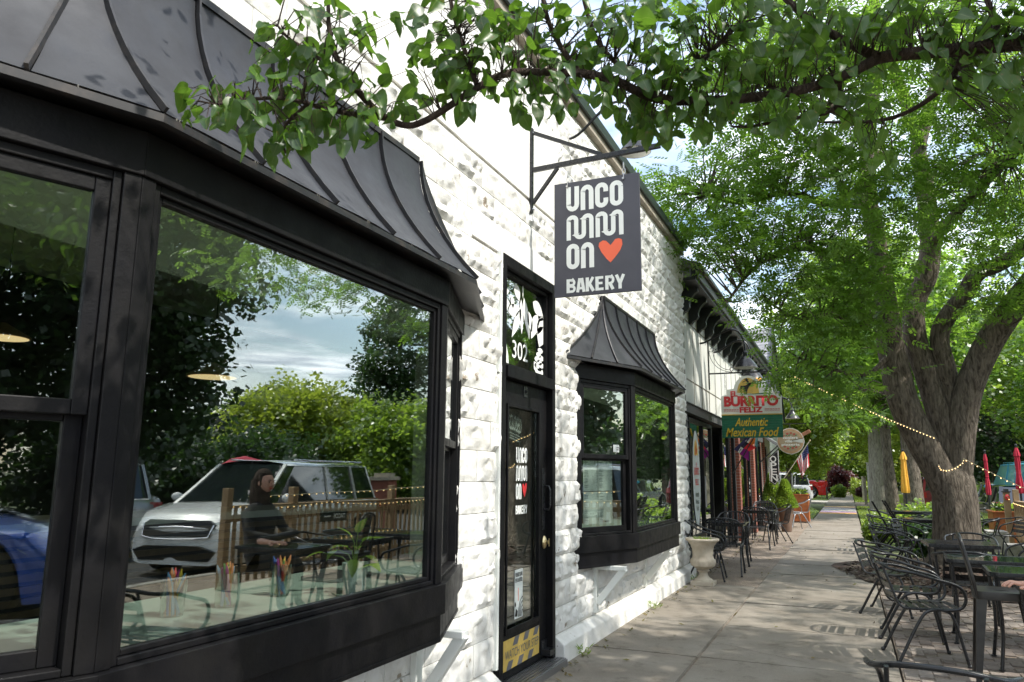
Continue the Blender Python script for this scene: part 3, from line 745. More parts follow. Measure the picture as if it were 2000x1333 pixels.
bay1, plan1 = bay(.72, 1.53, 3.44, 4.24, XF, 'bay window nearest the camera, with cups of crayons on its ledge')
bay2, plan2 = bay(6.50, 7.30, 9.27, 10.07, XF, 'bay window past the door, with paper menus in its first pane')
def canopy(ya, yb, e0, e1, label):
    """flared sheet-metal hood: wall ridge ya..yb at z 3.24, eave at z 2.49; e0/e1 = where the eave meets the wall"""
    X0 = WX+.045; Z0, Z1 = 3.22, 2.49; DX = .375; NT = 9
    def prof(t): return (t**1.9, Z0+(Z1-Z0)*t)
    mb = MB(); plan = [(WX, e0), (X0+DX, ya), (X0+DX, yb), (WX, e1)]
    # soffit and eave fascia
    mb.add([(WX, e0+.01, Z1-.005), (X0+DX-.01, ya, Z1-.005), (X0+DX-.01, yb, Z1-.005), (WX, e1-.01, Z1-.005)], [(0,1,2,3)])
    mb.box(WX+.004, ya+.02, Z0-.01, X0+.01, yb-.02, Z0+.02)
    plan_band(plan, Z1-.032, Z1-.007, -.02, .004, mb)
    C_ = build(mb, 'canopy', M['seam'], BK); C_['label'] = label
    def P(edge, s, t, lift=0):
        o, z = prof(t)
        if edge == 1: return Vector((X0+DX*o+lift, ya+(yb-ya)*s, z+lift*.5))
        hy, wy = (ya, e0) if edge == 0 else (yb, e1)
        hip = Vector((X0+DX*o, hy, z)); tw = t; wall = Vector((WX+.040*(1-t**4), hy+(wy-hy)*(t**1.35), z))
        p = hip.lerp(wall, s); sg = -1 if edge == 0 else 1
        return p+Vector((lift*.6, sg*lift*.8, lift*.4))
    def strip(edge, s0, s1, nm, mt, lift, w=None):
        mb = MB(); cols = 3; vs = []
        for i in range(NT+1):
            t = i/NT
            for j in range(cols+1):
                s = s0+(s1-s0)*j/cols; vs.append(P(edge, s, t, lift*(math.sin(math.pi*j/cols)*.6 if w is None else 1)+ (.0022*noise.noise(Vector((s*9, t*5, edge))))))
        mb.add(vs, [(i*(cols+1)+j, i*(cols+1)+j+1, (i+1)*(cols+1)+j+1, (i+1)*(cols+1)+j) for i in range(NT) for j in range(cols)])
        o = build(mb, nm, mt, C_, smooth=60, loc=(0,0,0)); return o
    nf = 5
    for i in range(nf):
        strip(1, i/nf+.004, (i+1)/nf-.004, 'panel', M['canopy'], .006)
    for edge in (0, 2):
        for i in range(3): strip(edge, i/3+.008, (i+1)/3-.008, 'panel', M['canopy'], .004)
    for i in range(nf+1):
        mb = MB(); pts = [P(1, i/nf, t/NT, .009) for t in range(NT+1)]
        for a, b in zip(pts, pts[1:]): mb.beam(a, b, .010, .020)
        build(mb, 'seam', M['seam'], C_, loc=(0,0,0))
    for edge in (0, 2):
        for i in (1, 2, 3):
            mb = MB(); pts = [P(edge, i/3, t/NT, .008) for t in range((1 if i < 3 else 0), NT+1)]
            for a, b in zip(pts, pts[1:]): mb.beam(a, b, .012, .022)
            build(mb, 'seam', M['seam'], C_, loc=(0,0,0))
canopy(1.50, 3.58, .55, 4.56, 'flared sheet-metal hood over the near bay window')
canopy(7.22, 9.42, 6.17, 10.42, 'flared sheet-metal hood over the far bay window')
# white timber struts under the bays
for y in (3.75, 1.9, 6.95, 8.85):
    mb = MB(); mb.box(WX+.003, y-.035, .18 if y < 5 else .22, WX+.04, y+.035, .63); mb.beam((WX+.04, y, .24 if y < 5 else .30), (WX+.30, y, .62), .06, .05, up=(0, 1, 0))
    mb.box(WX+.04, y-.034, .60, WX+.31, y+.034, .637)
    build(mb, 'strut', M['signwhite'], BK, bevel=.004)

# ---------------------------------------------------------------- door with transom
DX_ = WX-.02
mb = MB()
mb.box(DX_-.1, 4.80, .055, WX+.035, 4.862, 3.02); mb.box(DX_-.1, 5.80, .055, WX+.035, 5.862, 3.02); mb.box(DX_-.1, 4.863, 2.94, WX+.035, 5.799, 3.02)
mb.box(DX_-.1, 4.863, 2.13, WX+.05, 5.799, 2.215)
build(mb, 'door_frame', M['black'], BK, bevel=.004)
mb = MB(); mb.box(WX+.008, 4.74, 2.15, WX+.03, 4.797, 2.2); mb.box(WX-.02, 4.765, .19, WX+.028, 4.798, 3.05); build(mb, 'jamb_trim', M['signwhite'], BK)
mb = MB()
for k in range(7): mb.box(WX-.08+k*.03, 4.80, .02, WX-.06+k*.03, 5.86, .058)
mb.box(WX-.09, 4.79, -.02, WX+.13, 5.87, .05); build(mb, 'threshold', M['aluminium'], BK)
DO = MB(); y0, y1 = 4.866, 5.796; st = .125
DO.box(DX_-.045, y0, .075, DX_, y0+st, 2.125); DO.box(DX_-.045, y1-st-.04, .075, DX_, y1, 2.125)
DO.box(DX_-.045, y0+st, 1.955, DX_, y1-st-.04, 2.125); DO.box(DX_-.045, y0+st, .075, DX_, y1-st-.04, .36)
door = build(DO, 'door', M['black'], BK, bevel=.003)
def dsub(mb, nm, mt, bv=0): return build(mb, nm, M[mt], door, loc=(0,0,0), bevel=bv)
g0, g1 = y0+st, y1-st-.04
mb = MB()
mb.box(DX_-.001, g0, .36, DX_+.014, g0+.022, 1.955); mb.box(DX_-.001, g1-.022, .36, DX_+.014, g1, 1.955); mb.box(DX_-.001, g0+.022, 1.933, DX_+.014, g1-.022, 1.955); mb.box(DX_-.001, g0+.022, .36, DX_+.014, g1-.022, .395)
dsub(mb, 'glazing_bead', 'black', .003)
mb = MB(); mb.box(DX_-.028, g0+.002, .362, DX_-.022, g1-.002, 1.953); dsub(mb, 'pane', 'glass')
# pull handle, lock, closer, latch plate
yh = y1-.075
mb = MB(); mb.box(DX_+.001, yh-.028, 1.02, DX_+.006, yh+.028, 1.50); dsub(mb, 'handle_plate', 'blackmetal', .002)
mb = MB(); mb.tube([(DX_+.006, yh, 1.36), (DX_+.05, yh, 1.36), (DX_+.062, yh, 1.33), (DX_+.062, yh, 1.21), (DX_+.05, yh, 1.18), (DX_+.006, yh, 1.18)], .009, 8); dsub(mb, 'handle', 'blackmetal')
mb = MB(); mb.sphere((DX_+.012, yh, .93), .034, 12, 8, (.6, 1, 1.5)); mb.tube([(DX_+.01, yh, .93), (DX_+.05, yh, .93)], .015, 10); mb.box(DX_+.05, yh-.006, .90, DX_+.056, yh+.006, .96); dsub(mb, 'lock', 'brass')
mb = MB(); mb.box(DX_+.001, 5.30, 2.03, DX_+.006, 5.38, 2.11); mb.sphere((DX_+.008, 5.34, 2.07), .012, 8, 6); dsub(mb, 'latch_plate', 'blackmetal')
mb = MB(); mb.box(DX_+.001, y1-.12, .10, DX_+.08, y1-.01, .14); mb.box(DX_+.001, y1-.12, .14, DX_+.012, y1-.01, .20); dsub(mb, 'floor_stop', 'blackmetal')
Yd = (0, 1, 0); Zd = (0, 0, 1); gx = DX_-.0195
gc = (g0+g1)/2
logo(Vector((gx, gc+.02, 1.42)), Yd, Zd, .215, .46, M['decal'], M['redprint'], door)
# closed sign hanging behind the glass
mb = MB(); B = basis((0, .99, -.14), (0, .14, .99), (DX_-.06, gc-.02, 1.795)); mb.box(-.13, -.105, -.004, .13, .105, 0, B); dsub(mb, 'closed_sign', 'shopgreen' if 'shopgreen' in M else 'greentrim')
lettering('CLOSED', B @ Vector((0, .03, .003)), B.col[0][:3], B.col[1][:3], .23, .115, M['decal'], door, bold=.02)
for k, (w, zz) in enumerate(((.2, -.05), (.17, -.07), (.19, -.088))):
    mb = MB(); mb.add([B @ Vector(q) for q in ((-w/2, zz-.003, .003), (w/2, zz-.003, .003), (w/2, zz+.003, .003), (-w/2, zz+.003, .003))], [(0,1,2,3)]); dsub(mb, 'small_print', 'decal')
# notice low on the glass
flat([[(-.075, -.17), (.075, -.17), (.075, .17), (-.075, .17)]], (gx, gc-.02, .60), Yd, Zd, M['paper'], 'notice', door)
lettering('PLEASE GIVE', Vector((gx+.002, gc-.02, .735)), Yd, Zd, .125, .028, M['text_black'], door, bold=.03)
lettering('PETS OUTSIDE', Vector((gx+.002, gc-.02, .695)), Yd, Zd, .125, .028, M['text_black'], door, bold=.03)
pol = []
for r_ in (.03, .05, .07, .09): pol += [[(x-0, y) for x, y in q] for q in ribbon(arc(.073, -.165, r_*.9, r_*1.5, 90, 178, 7), .008)]
pol += [[(-.07, -.15), (-.03, -.155), (-.02, -.12), (-.05, -.10)], [(-.072, -.09), (-.05, -.08), (-.055, -.05), (-.07, -.06)]]
flat(pol, (gx+.002, gc-.02, .60), Yd, Zd, M['text_black'], 'notice_pattern', door)
flat([[(-.004, -.05), (.004, -.05), (.004, .04), (-.004, .04)]], (gx+.002, gc-.03, .60), Yd, Zd, M['heart'], 'notice_mark', door)
# caution strip on the bottom rail
zc, hh = .225, .10; ww = (g1-g0)/2+.012
flat([[(-ww, -hh), (ww, -hh), (ww, hh), (-ww, hh)]], (DX_+.002, gc, zc), Yd, Zd, M['yellow'], 'caution_strip', door)
pol = []
for k in range(-4, 6):
    a = k*.19-.02
    for (b0, b1) in ((-hh, -.045), (.045, hh)):
        x0 = a+b0*.75; x1 = a+b1*.75
        q = [(x0, b0), (x0+.085, b0), (x1+.085, b1), (x1, b1)]
        if q[0][0] > -ww and max(p[0] for p in q) < ww and min(p[0] for p in q) > -ww: pol.append(q)
flat(pol, (DX_+.004, gc, zc), Yd, Zd, M['greyprint'], 'caution_stripes', door)['kind'] = 'stuff'
lettering('WATCH YOUR STEP', Vector((DX_+.006, gc, zc)), Yd, Zd, ww*1.86, .058, M['greyprint'], door, bold=.0)
# transom
TR = MB(); t0, t1 = 4.864, 5.798
TR.box(DX_-.05, t0, 2.217, DX_+.01, t0+.03, 2.938); TR.box(DX_-.05, t1-.03, 2.217, DX_+.01, t1, 2.938); TR.box(DX_-.05, t0+.031, 2.217, DX_+.01, t1-.031, 2.245); TR.box(DX_-.05, t0+.031, 2.91, DX_+.01, t1-.031, 2.938)
tr = build(TR, 'transom_window', M['black'], BK, bevel=.003)
mb = MB(); mb.box(DX_-.028, t0+.02, 2.23, DX_-.022, t1-.02, 2.93); build(mb, 'pane', M['glass'], tr, loc=(0,0,0))
# white cut-out flowers, in the unit square of the zoomed transom (0..1, 0..1 from top left)
def leafp(x0, y0, x1, y1, w, n=7):
    p0 = Vector((x0, y0)); p1 = Vector((x1, y1)); d = p1-p0; nn = Vector((-d.y, d.x)).normalized()*w/2
    a = [p0+d*(i/n)+nn*math.sin(math.pi*(i/n)**.8) for i in range(n+1)]; b = [p0+d*(i/n)-nn*math.sin(math.pi*(i/n)**.8) for i in range(n-1, 0, -1)]
    return [tuple(q) for q in a+b]
TW, TH = .87, .66
fl = [leafp(.03, .0, .03, .17, .13), leafp(0, .22, .20, .16, .12), leafp(0, .34, .21, .30, .20), leafp(.33, .03, .42, .22, .13), leafp(.26, .20, .28, .34, .08), leafp(.18, .40, .45, .30, .15),
      leafp(.5, .0, .5, .16, .03), leafp(.46, .18, .48, .60, .09), leafp(.52, .14, .66, .62, .12), leafp(.46, .30, .26, .68, .12), leafp(.63, .28, .72, .52, .12), leafp(.86, .26, .70, .60, .17),
      leafp(.74, .13, 1.0, .25, .17), leafp(1.0, .26, .84, .52, .14), leafp(1.0, .38, .9, .66, .22)]
fl += [[(p[0], p[1]) for p in q] for q in ribbon([(.86, .40), (.90, .32), (1.0, .28)], .035)]
fl += [[(0, .62), (.05, .64), (.13, .74), (.19, .9), (.20, 1.0), (0, 1.0)]]
fl += [[(.90+.065*math.cos(a*.7854)*1 + dx, yy+.035*math.sin(a*.7854)) for a in range(8)] for dx, yy in ((.03, .70), (-.01, .76), (.06, .79), (-.05, .82), (.01, .85), (.06, .88), (-.05, .90))]
fl += [[(q[0], q[1]) for q in pp] for pp in ribbon([(.80, .86), (.80, .93), (.86, .985), (.94, .99), (1.0, .95)], .06)]
fl = [[((a-.5)*TW, (.5-b)*TH) for a, b in p] for p in fl]
flat(fl, (gx, (t0+t1)/2, 2.577), Yd, Zd, M['decal'], 'flower_decal', tr)
for s_, dy, dz, in (('302', -.05, -.20),):
    lettering(s_, Vector((gx+.001, (t0+t1)/2+dy, 2.577+dz)), Yd, Zd, .30, .135, M['decal'], tr, bold=.004)
# menus behind the first pane of the far bay
a, b = Vector((*plan2[0], 0)), Vector((*plan2[1], 0)); tt = (b-a).normalized(); nn = Vector((tt.y, -tt.x, 0))
for k, (s0, s1, z0, z1) in enumerate(((.175, .385, 1.305, 1.60), (.39, .60, 1.305, 1.60), (.175, .385, 1.01, 1.30), (.39, .60, 1.01, 1.30))):
    O = a+tt*((s0+s1)/2)-nn*.075+Vector((0, 0, (z0+z1)/2)); w = s1-s0-.002; h = z1-z0-.002
    mn = flat([[(-w/2, -h/2), (w/2, -h/2), (w/2, h/2), (-w/2, h/2)]], O, tt, Zd, M['paper'], 'menu_page', bay2)
    mn.location = (0, 0, 0)
    pol = []
    for r_ in range(19):
        if random.random() < .2: continue
        yy = h/2-.02-r_*(h-.04)/19; pol.append([(-w/2+.012, yy), (-w/2+.012+random.uniform(.03, .08), yy), (-w/2+.012+.05, yy+.0035), (-w/2+.012, yy+.0035)])
        pol.append([(w/2-.025, yy), (w/2-.012, yy), (w/2-.012, yy+.0035), (w/2-.025, yy+.0035)])
    o = flat(pol, O+nn*.002, tt, Zd, M['greyprint'], 'menu_print', bay2)
    if k == 3:
        lettering('BAKERY', O+nn*.003+Vector((0, 0, -h/2+.02))+tt*.02, tt, Zd, .07, .014, M['text_black'], bay2, bold=.03)
        flat([[(x*.007, z*.007) for x, z in HEART]], O+nn*.003+Vector((0, 0, -h/2+.02))-tt*.03, tt, Zd, M['redprint'], 'menu_mark', bay2)
O = a+tt*.60-nn*.022+Vector((0, 0, 1.70)); flat([[(-.045, -.035), (.045, -.035), (.045, .035), (-.045, .035)]], O, tt, Zd, M['paper'], 'window_sticker', bay2)
lettering('HOLD', O+nn*.002+tt*.02+Vector((0, 0, .010)), tt, Zd, .035, .012, M['text_black'], bay2, bold=.03)
lettering('DEAR', O+nn*.002+tt*.02+Vector((0, 0, -.010)), tt, Zd, .035, .012, M['text_black'], bay2, bold=.03)
# ================================================================ things in the bakery window
def cup(loc, label, seed, h=.13):
    rnd = random.Random(seed); t = thing('crayon_cup', label, 'cup', loc, 0, 'cups of crayons on the window ledge', local=True)
    mb = MB(); mb.lathe([(.042, 0), (.047, h), (.045, h), (.040, .004)], (0,0,0), 16); build(mb, 'glass_cup', M['glass'], t, smooth=50, loc=(0,0,0))
    cols = [(.6,.03,.03), (.75,.5,.05), (.05,.1,.4), (.5,.2,.04), (.1,.3,.1), (.35,.05,.25), (.7,.25,.1), (.15,.3,.5)]
    for k in range(16):
        a = rnd.uniform(0, 6.28); r0 = rnd.uniform(0, .024); r1 = rnd.uniform(.014, .044); b = a+rnd.uniform(-.6, .6)
        hh = rnd.uniform(.13, .17); p0 = Vector((r0*math.cos(a+2.5), r0*math.sin(a+2.5), .006)); p1 = Vector((r1*math.cos(b), r1*math.sin(b), hh)); c = rnd.choice(cols)
        mb = MB(); q = p0.lerp(p1, .88); mb.tube([p0, q, p1], [.0068, .0068, .002], 6)
        cm = bpy.data.materials.get('wax_%d%d' % (int(c[0]*100), int(c[1]*100))) or mat('wax_%d%d' % (int(c[0]*100), int(c[1]*100)), c, .5)
        build(mb, 'crayon', cm, t, loc=(0,0,0))
    return t
LZ = .927
def onledge(u, v): p = GZ(u, v, LZ); return (min(p.x, XF-.07), p.y, LZ)
for (u, v, s, lab) in ((335, 1203, 1, 'glass cup of crayons on the window ledge, nearest the camera'), (440, 1185, 2, 'glass cup of crayons on the window ledge, middle of the three'), (545, 1163, 3, 'glass cup of crayons on the window ledge, closest to the potted plant')):
    p = onledge(u, v); cup((max(-2.45, p[0]), p[1], LZ), lab, s)
t = thing('potted_plant', 'trailing green plant in a pale blue-grey pot on the window ledge', 'plant', (min(GZ(707, 1160, LZ).x, -2.03), GZ(707, 1160, LZ).y, LZ), 0, local=True)
mb = MB(); mb.lathe([(.045, 0), (.058, .13), (.053, .13), (.048, .11)], (0,0,0), 20); build(mb, 'pot', mat('pale_ceramic', (.55, .62, .62), .3), t, smooth=50, loc=(0,0,0))
def bigleaf(L_, w, fold=.25, droop=.4):
    mb = MB(); n = 6; vs = []
    for i in range(n+1):
        f = i/n; ww = w*math.sin(math.pi*min(1, f*.93+.07)**.75)*(.98 if i < n else 0.02)
        z = -droop*L_*f*f; vs += [(L_*f, -ww, z+fold*ww), (L_*f, 0, z), (L_*f, ww, z+fold*ww)]
    mb.add(vs, [(i*3+j, i*3+j+1, (i+1)*3+j+1, (i+1)*3+j) for i in range(n) for j in range(2)]); return mb
plm = bigleaf(.085, .026).mesh('leaf', M['maple_leaf'], smooth=60)
for k, (a, e, r0, zz) in enumerate(((0, -.1, .05, .16), (60, .5, .03, .22), (120, .2, .04, .19), (175, -.3, .10, .18), (200, 0, .15, .17), (250, .3, .05, .20), (300, -.5, .08, .15), (340, .1, .1, .13), (90, 1.1, .01, .26), (220, .9, .02, .24))):
    p = Vector((r0*math.cos(R(a)), r0*math.sin(R(a)), zz))
    o = put('leaf', plm, t, p); o.rotation_euler = (0, -e, R(a))
    mb = MB(); mb.tube([(0, 0, .10), (p.x*.4, p.y*.4, zz*.9), p], .0022, 5); build(mb, 'stem', M['maple_leaf'], t, loc=(0,0,0))
mb = MB(); mb.box(0, 0, 0, .22, .30, .02); o = build(mb, 'serving_tray', M['aluminium'], loc=(-2.5, 3.15, LZ), bevel=.004); tag(o, 'flat metal tray lying on the ledge behind the potted plant', 'tray')
# slatted counter inside
t = thing('slatted_counter', 'dark counter faced with horizontal wooden slats inside the bakery', 'counter', (-4.3, 3.5, .05))
mb = MB(); mb.box(-4.9, .6, .05, -4.32, 6.4, 1.10); build(mb, 'cabinet', M['darkroom'], t)
mb = MB(); mb.box(-4.95, .55, 1.10, -4.25, 6.45, 1.15); build(mb, 'countertop', M['signwhite'], t)
me = None
for k in range(15):
    mb = MB(); mb.box(-4.32, .6, .10+k*.066, -4.29, 6.4, .14+k*.066); build(mb, 'slat', M['slat'], t)
def pendant(loc, lab):
    t = thing('pendant_lamp', lab, 'lamp', loc, 0, 'pendant lamps inside the bakery')
    x, y, z = loc; mb = MB(); mb.lathe([(.02, .10), (.17, .012), (.17, 0)], loc, 24); build(mb, 'lamp_shade', mat('tan_shade', (.45, .3, .15), .6) if not bpy.data.materials.get('tan_shade') else bpy.data.materials['tan_shade'], t, smooth=40)
    mb = MB(); mb.lathe([(.158, -.002), (.158, -.001)], loc, 24); build(mb, 'diffuser', bpy.data.materials.get('lamp_glow') or emat('lamp_glow', (1, .72, .36), .55), t)
    mb = MB(); mb.tube([(x, y, z+.10), (x, y, 3.05)], .005, 6); build(mb, 'cord', M['blackplastic'], t)
p = GX(415, 737, -4.0); pendant((p.x, p.y, p.z), 'lit pendant lamp seen through the large pane')
p = GX(2, 660, -5.0); pendant((p.x, p.y, p.z), 'lit pendant lamp at the edge of the first sash window')
# a few wooden chairs and a round table inside, dark against the room
for (x, y) in ((-3.3, 1.9), (-3.4, 3.4)):
    t = thing('cafe_table', 'small dark table %s inside the bakery' % ('nearer the camera' if y < 2 else 'deeper'), 'table', (x, y, .05), 0, 'tables inside the bakery')
    mb = MB(); mb.lathe([(.34, .70), (.34, .73)], (x, y, .05), 24); build(mb, 'tabletop', M['darkroom'], t)
    mb = MB(); mb.lathe([(.22, 0), (.03, .03), (.03, .70)], (x, y, .05), 12); build(mb, 'pedestal', M['blackmetal'], t)

# ================================================================ bakery sign and gooseneck lamp
YS = 5.36
t = thing('sign_bracket', 'black iron wall bracket carrying the square bakery sign', 'bracket', (WX, YS, 3.9))
zt, zb, za = 4.20, 3.50, 3.86
mb = MB(); mb.box(WX+.004, YS-.018, zb, WX+.028, YS+.018, zt+.02); build(mb, 'wall_bar', M['blackmetal'], t, bevel=.003)
mb = MB(); mb.beam((WX+.028, YS, za), (WX+1.06, YS, za+.035), .03, .038); build(mb, 'arm', M['blackmetal'], t, bevel=.003)
mb = MB(); mb.beam((WX+.028, YS, zt-.02), (WX+.60, YS, za+.04), .022, .03); build(mb, 'upper_stay', M['blackmetal'], t, bevel=.002)
mb = MB(); mb.beam((WX+.028, YS, zb+.08), (WX+.24, YS, za-.012), .022, .028); build(mb, 'lower_stay', M['blackmetal'], t, bevel=.002)
for zz in (zb+.03, zb+.35, zt-.02):
    mb = MB(); mb.sphere((WX+.032, YS, zz), .013, 8, 6); build(mb, 'bolt', M['steel'], t)
x0, x1, z0, z1 = -1.985, -1.305, 2.79, 3.705
t = thing('bakery_sign', 'square charcoal bakery sign with white lettering and a coral heart', 'sign', ((x0+x1)/2, YS, z1))
mb = MB(); mb.box(x0, YS-.012, z0, x1, YS+.012, z1); build(mb, 'board', M['signgrey'], t, bevel=.002)
logo(Vector(((x0+x1)/2-.012, YS-.0135, z0+.475)), (1,0,0), (0,0,1), .455, .80, M['signwhite'], M['heart'], t)
for x in (x0+.11, x1-.12):
    for q in range(3):
        zz = z1-.015+q*.045; mb = MB()
        ax = (1,0) if q % 2 else (0,1)
        mb.tube([(x+ax[0]*.012*math.cos(a*.785), YS-.0+ax[1]*.012*math.cos(a*.785), zz+.028*math.sin(a*.785)) for a in range(9)], .0035, 6, cap=False); build(mb, 'chain_link', M['steel'], t)
    mb = MB(); mb.tube([(x, YS-.03, z1-.035), (x, YS+.03, z1-.035)], .008, 8); build(mb, 'bolt', M['steel'], t)
def gooseneck(name, label, P, out_, rise, r, group=None, shade=.15, sc=1.0, lit=False, drop=.18):
    """wall lamp: S-shaped pipe from P outwards (+x), bell shade at its end"""
    t = thing(name, label, 'lamp', P, 0, group); P = Vector(P)
    pts = [P]; n = 22
    for i in range(1, n+1):
        f = i/n; x = out_*f
        z = rise*(3*(min(1, f/.72))**2-2*(min(1, f/.72))**3) if f < .72 else rise-(drop)*((f-.72)/.28)**2.2
        if f >= .72: x = out_*(.72+.28*math.sin((f-.72)/.28*math.pi/2))
        pts.append(P+Vector((x, 0, z)))
    mb = MB(); mb.tube(pts, r, 8); build(mb, 'pipe', M['blackmetal'], t, smooth=50)
    e = pts[-1]; s = shade
    mb = MB(); mb.lathe([(.022, .02), (.045, 0), (.05, -.06), (.055, -.085), (s*.75, -.085-s*.45), (s*1.15, -.085-s*1.05), (s*1.13, -.085-s*1.05), (s*.70, -.085-s*.5), (.045, -.095)], e, 20)
    build(mb, 'lamp_shade', M['blackmetal'], t, smooth=50)
    mb = MB(); mb.lathe([(s*.69, -.09-s*.52), (s*1.12, -.083-s*1.055)], e, 20); mb.f = mb.f[:-2]; mb.mi = mb.mi[:-2]
    build(mb, 'shade_lining', (bpy.data.materials.get('lit_lining') or emat('lit_lining', (1, .42, .08), 1.2, (.8, .5, .2))) if lit else M['signwhite'], t, smooth=50)
    mb = MB(); mb.sphere(e+Vector((0, 0, -.09-s*.62)), .03, 10, 8); build(mb, 'bulb', M['bulb'] if lit else M['signwhite'], t)
    return t
p = GX(1110, 272, WX)
gooseneck('gooseneck_lamp', 'black gooseneck lamp with white-lined shade above the bakery sign', (WX+.01, p.y, p.z), .62, .28, .013, shade=.125, drop=.30)

# ================================================================ restaurant next door
RX = -2.34
RB = thing('restaurant_building', 'off-white restaurant with dark bracketed eaves and grey clapboard shopfront', 'building', (-2.4, 17, 0))
Y0, Y1 = 11.62, 24.2
mb = MB()
for a, b, c, d in wall_rects(Y0, Y1, -.2, 4.45, [(12.55, 18.3, .0, 2.45), (18.9, 21.4, 0, 2.45), (22.0, 24.0, 0, 2.45)]): mb.box(RX-.25, a, c, RX-.03, b, d)
mb.box(-9, Y1-.25, -.2, RX-.26, Y1, 4.45); build(mb, 'wall', M['darkroom'], RB)
# stucco panels between battens: two tiers
ys = [Y0+.02+i*.80 for i in range(15)]+[Y1-.02]
for a, b in zip(ys, ys[1:]):
    for z0, z1 in ((2.62, 3.02), (3.045, 4.02), (4.045, 4.42)):
        mb = MB(); mb.box(RX-.03, a+.012, z0, RX-random.uniform(.0, .006), b-.012, z1); build(mb, 'wall_panel', M['stucco'], RB, bevel=.004)
mb = MB(); mb.box(RX-.029, Y0, 2.62, RX-.015, Y1, 4.42); build(mb, 'joint_batten', M['batten'], RB)
for y in ys[1::1]:
    mb = MB(); mb.box(RX-.01, y-.008, 2.62, RX+.004, y+.008, 4.42); build(mb, 'batten', M['batten'], RB)
# eave and shaped brackets
mb = MB(); mb.box(RX-.25, Y0-.02, 4.451, RX+.36, Y1+.2, 4.50); mb.box(RX+.30, Y0-.02, 4.50, RX+.40, Y1+.2, 4.66); mb.box(RX-.02, Y0, 4.34, RX+.05, Y1, 4.45)
build(mb, 'eave', M['eave'], RB)
mb = MB(); mb.box(RX+.37, Y0-.02, 4.64, RX+.46, Y1+.2, 4.70); build(mb, 'gutter', M['greentrim'], RB)
prof = [(0, 0), (.30, 0), (.30, -.06), (.25, -.09), (.19, -.16), (.155, -.25), (.16, -.31), (.12, -.37), (.07, -.39), (.05, -.42), (0, -.44)]
bmesh_br = MB(); bmesh_br.prism([(a, b) for a, b in prof][::-1], lambda x, z, t: (x, t, z), -.055, .055); bme = bmesh_br.mesh('eave_bracket', M['eave'])
for y in [Y0+.55+i*.80 for i in range(15)]:
    put('eave_bracket', bme, RB, Vector((RX+.004, y, 4.449))-RB.location)
mb = MB(); mb.add([(RX+.45, Y0-.02, 4.705), (RX+.45, Y1+.2, 4.705), (-6, Y1+.2, 6.2), (-6, Y0-.02, 6.2)], [(0,1,2,3)]); build(mb, 'roof', M['shingle'], RB)
# grey band and clapboards
mb = MB(); mb.box(RX-.03, Y0, 2.46, RX+.06, 18.45, 2.60); mb.box(RX-.03, Y0, 2.601, RX+.09, 18.45, 2.615); build(mb, 'head_trim', M['siding'], RB)
z = .02; k = 0
while z < 2.45:
    for (a, b) in ((Y0+.0, 12.55),):
        mb = MB(); mb.prism([(RX-.03, z), (RX+.014, z), (RX-.004, z+.108), (RX-.03, z+.108)], lambda x, zz, t: (x, t, zz), a, b); build(mb, 'clapboard', M['siding'], RB)
    z += .11
# shopfront: window, recessed door, tall dark windows
def framed(parent, a, b, z0, z1, x, fw=.06, glass='glass_dark', mt='black', mull=(), trans=(), nm='window'):
    mb = MB(); mb.box(x-.06, a, z0, x, a+fw, z1); mb.box(x-.06, b-fw, z0, x, b, z1); mb.box(x-.06, a+fw, z0, x, b-fw, z0+fw); mb.box(x-.06, a+fw, z1-fw, x, b-fw, z1)
    for y in mull: mb.box(x-.06, y-fw/2, z0+fw, x, y+fw/2, z1-fw)
    w = build(mb, nm, M[mt], parent, bevel=.003)
    mb = MB(); mb.box(x-.04, a+fw, z0+fw, x-.034, b-fw, z1-fw); build(mb, 'pane', M[glass], w, loc=(0,0,0)); return w
w1 = framed(RB, 12.56, 13.9, .42, 2.4, RX+.02, .07)
mb = MB(); mb.box(RX-.03, 12.56, .0, RX+.01, 13.9, .42); build(mb, 'stall_riser', M['siding'], RB)
for a, b in ((14.0, 15.1), (15.2, 16.3), (16.4, 17.4), (17.5, 18.3)):
    w = framed(RB, a, b, .08, 2.42, RX-.02 if a != 15.2 else RX-.35, .07, nm='window' if a != 15.2 else 'door')
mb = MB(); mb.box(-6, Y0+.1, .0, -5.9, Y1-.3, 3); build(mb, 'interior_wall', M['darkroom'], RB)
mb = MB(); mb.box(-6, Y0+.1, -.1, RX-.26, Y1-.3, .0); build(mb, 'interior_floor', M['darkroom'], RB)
mb = MB(); mb.box(-6, Y0+.1, 2.7, RX-.26, Y1-.3, 2.75); build(mb, 'interior_ceiling', M['darkroom'], RB)
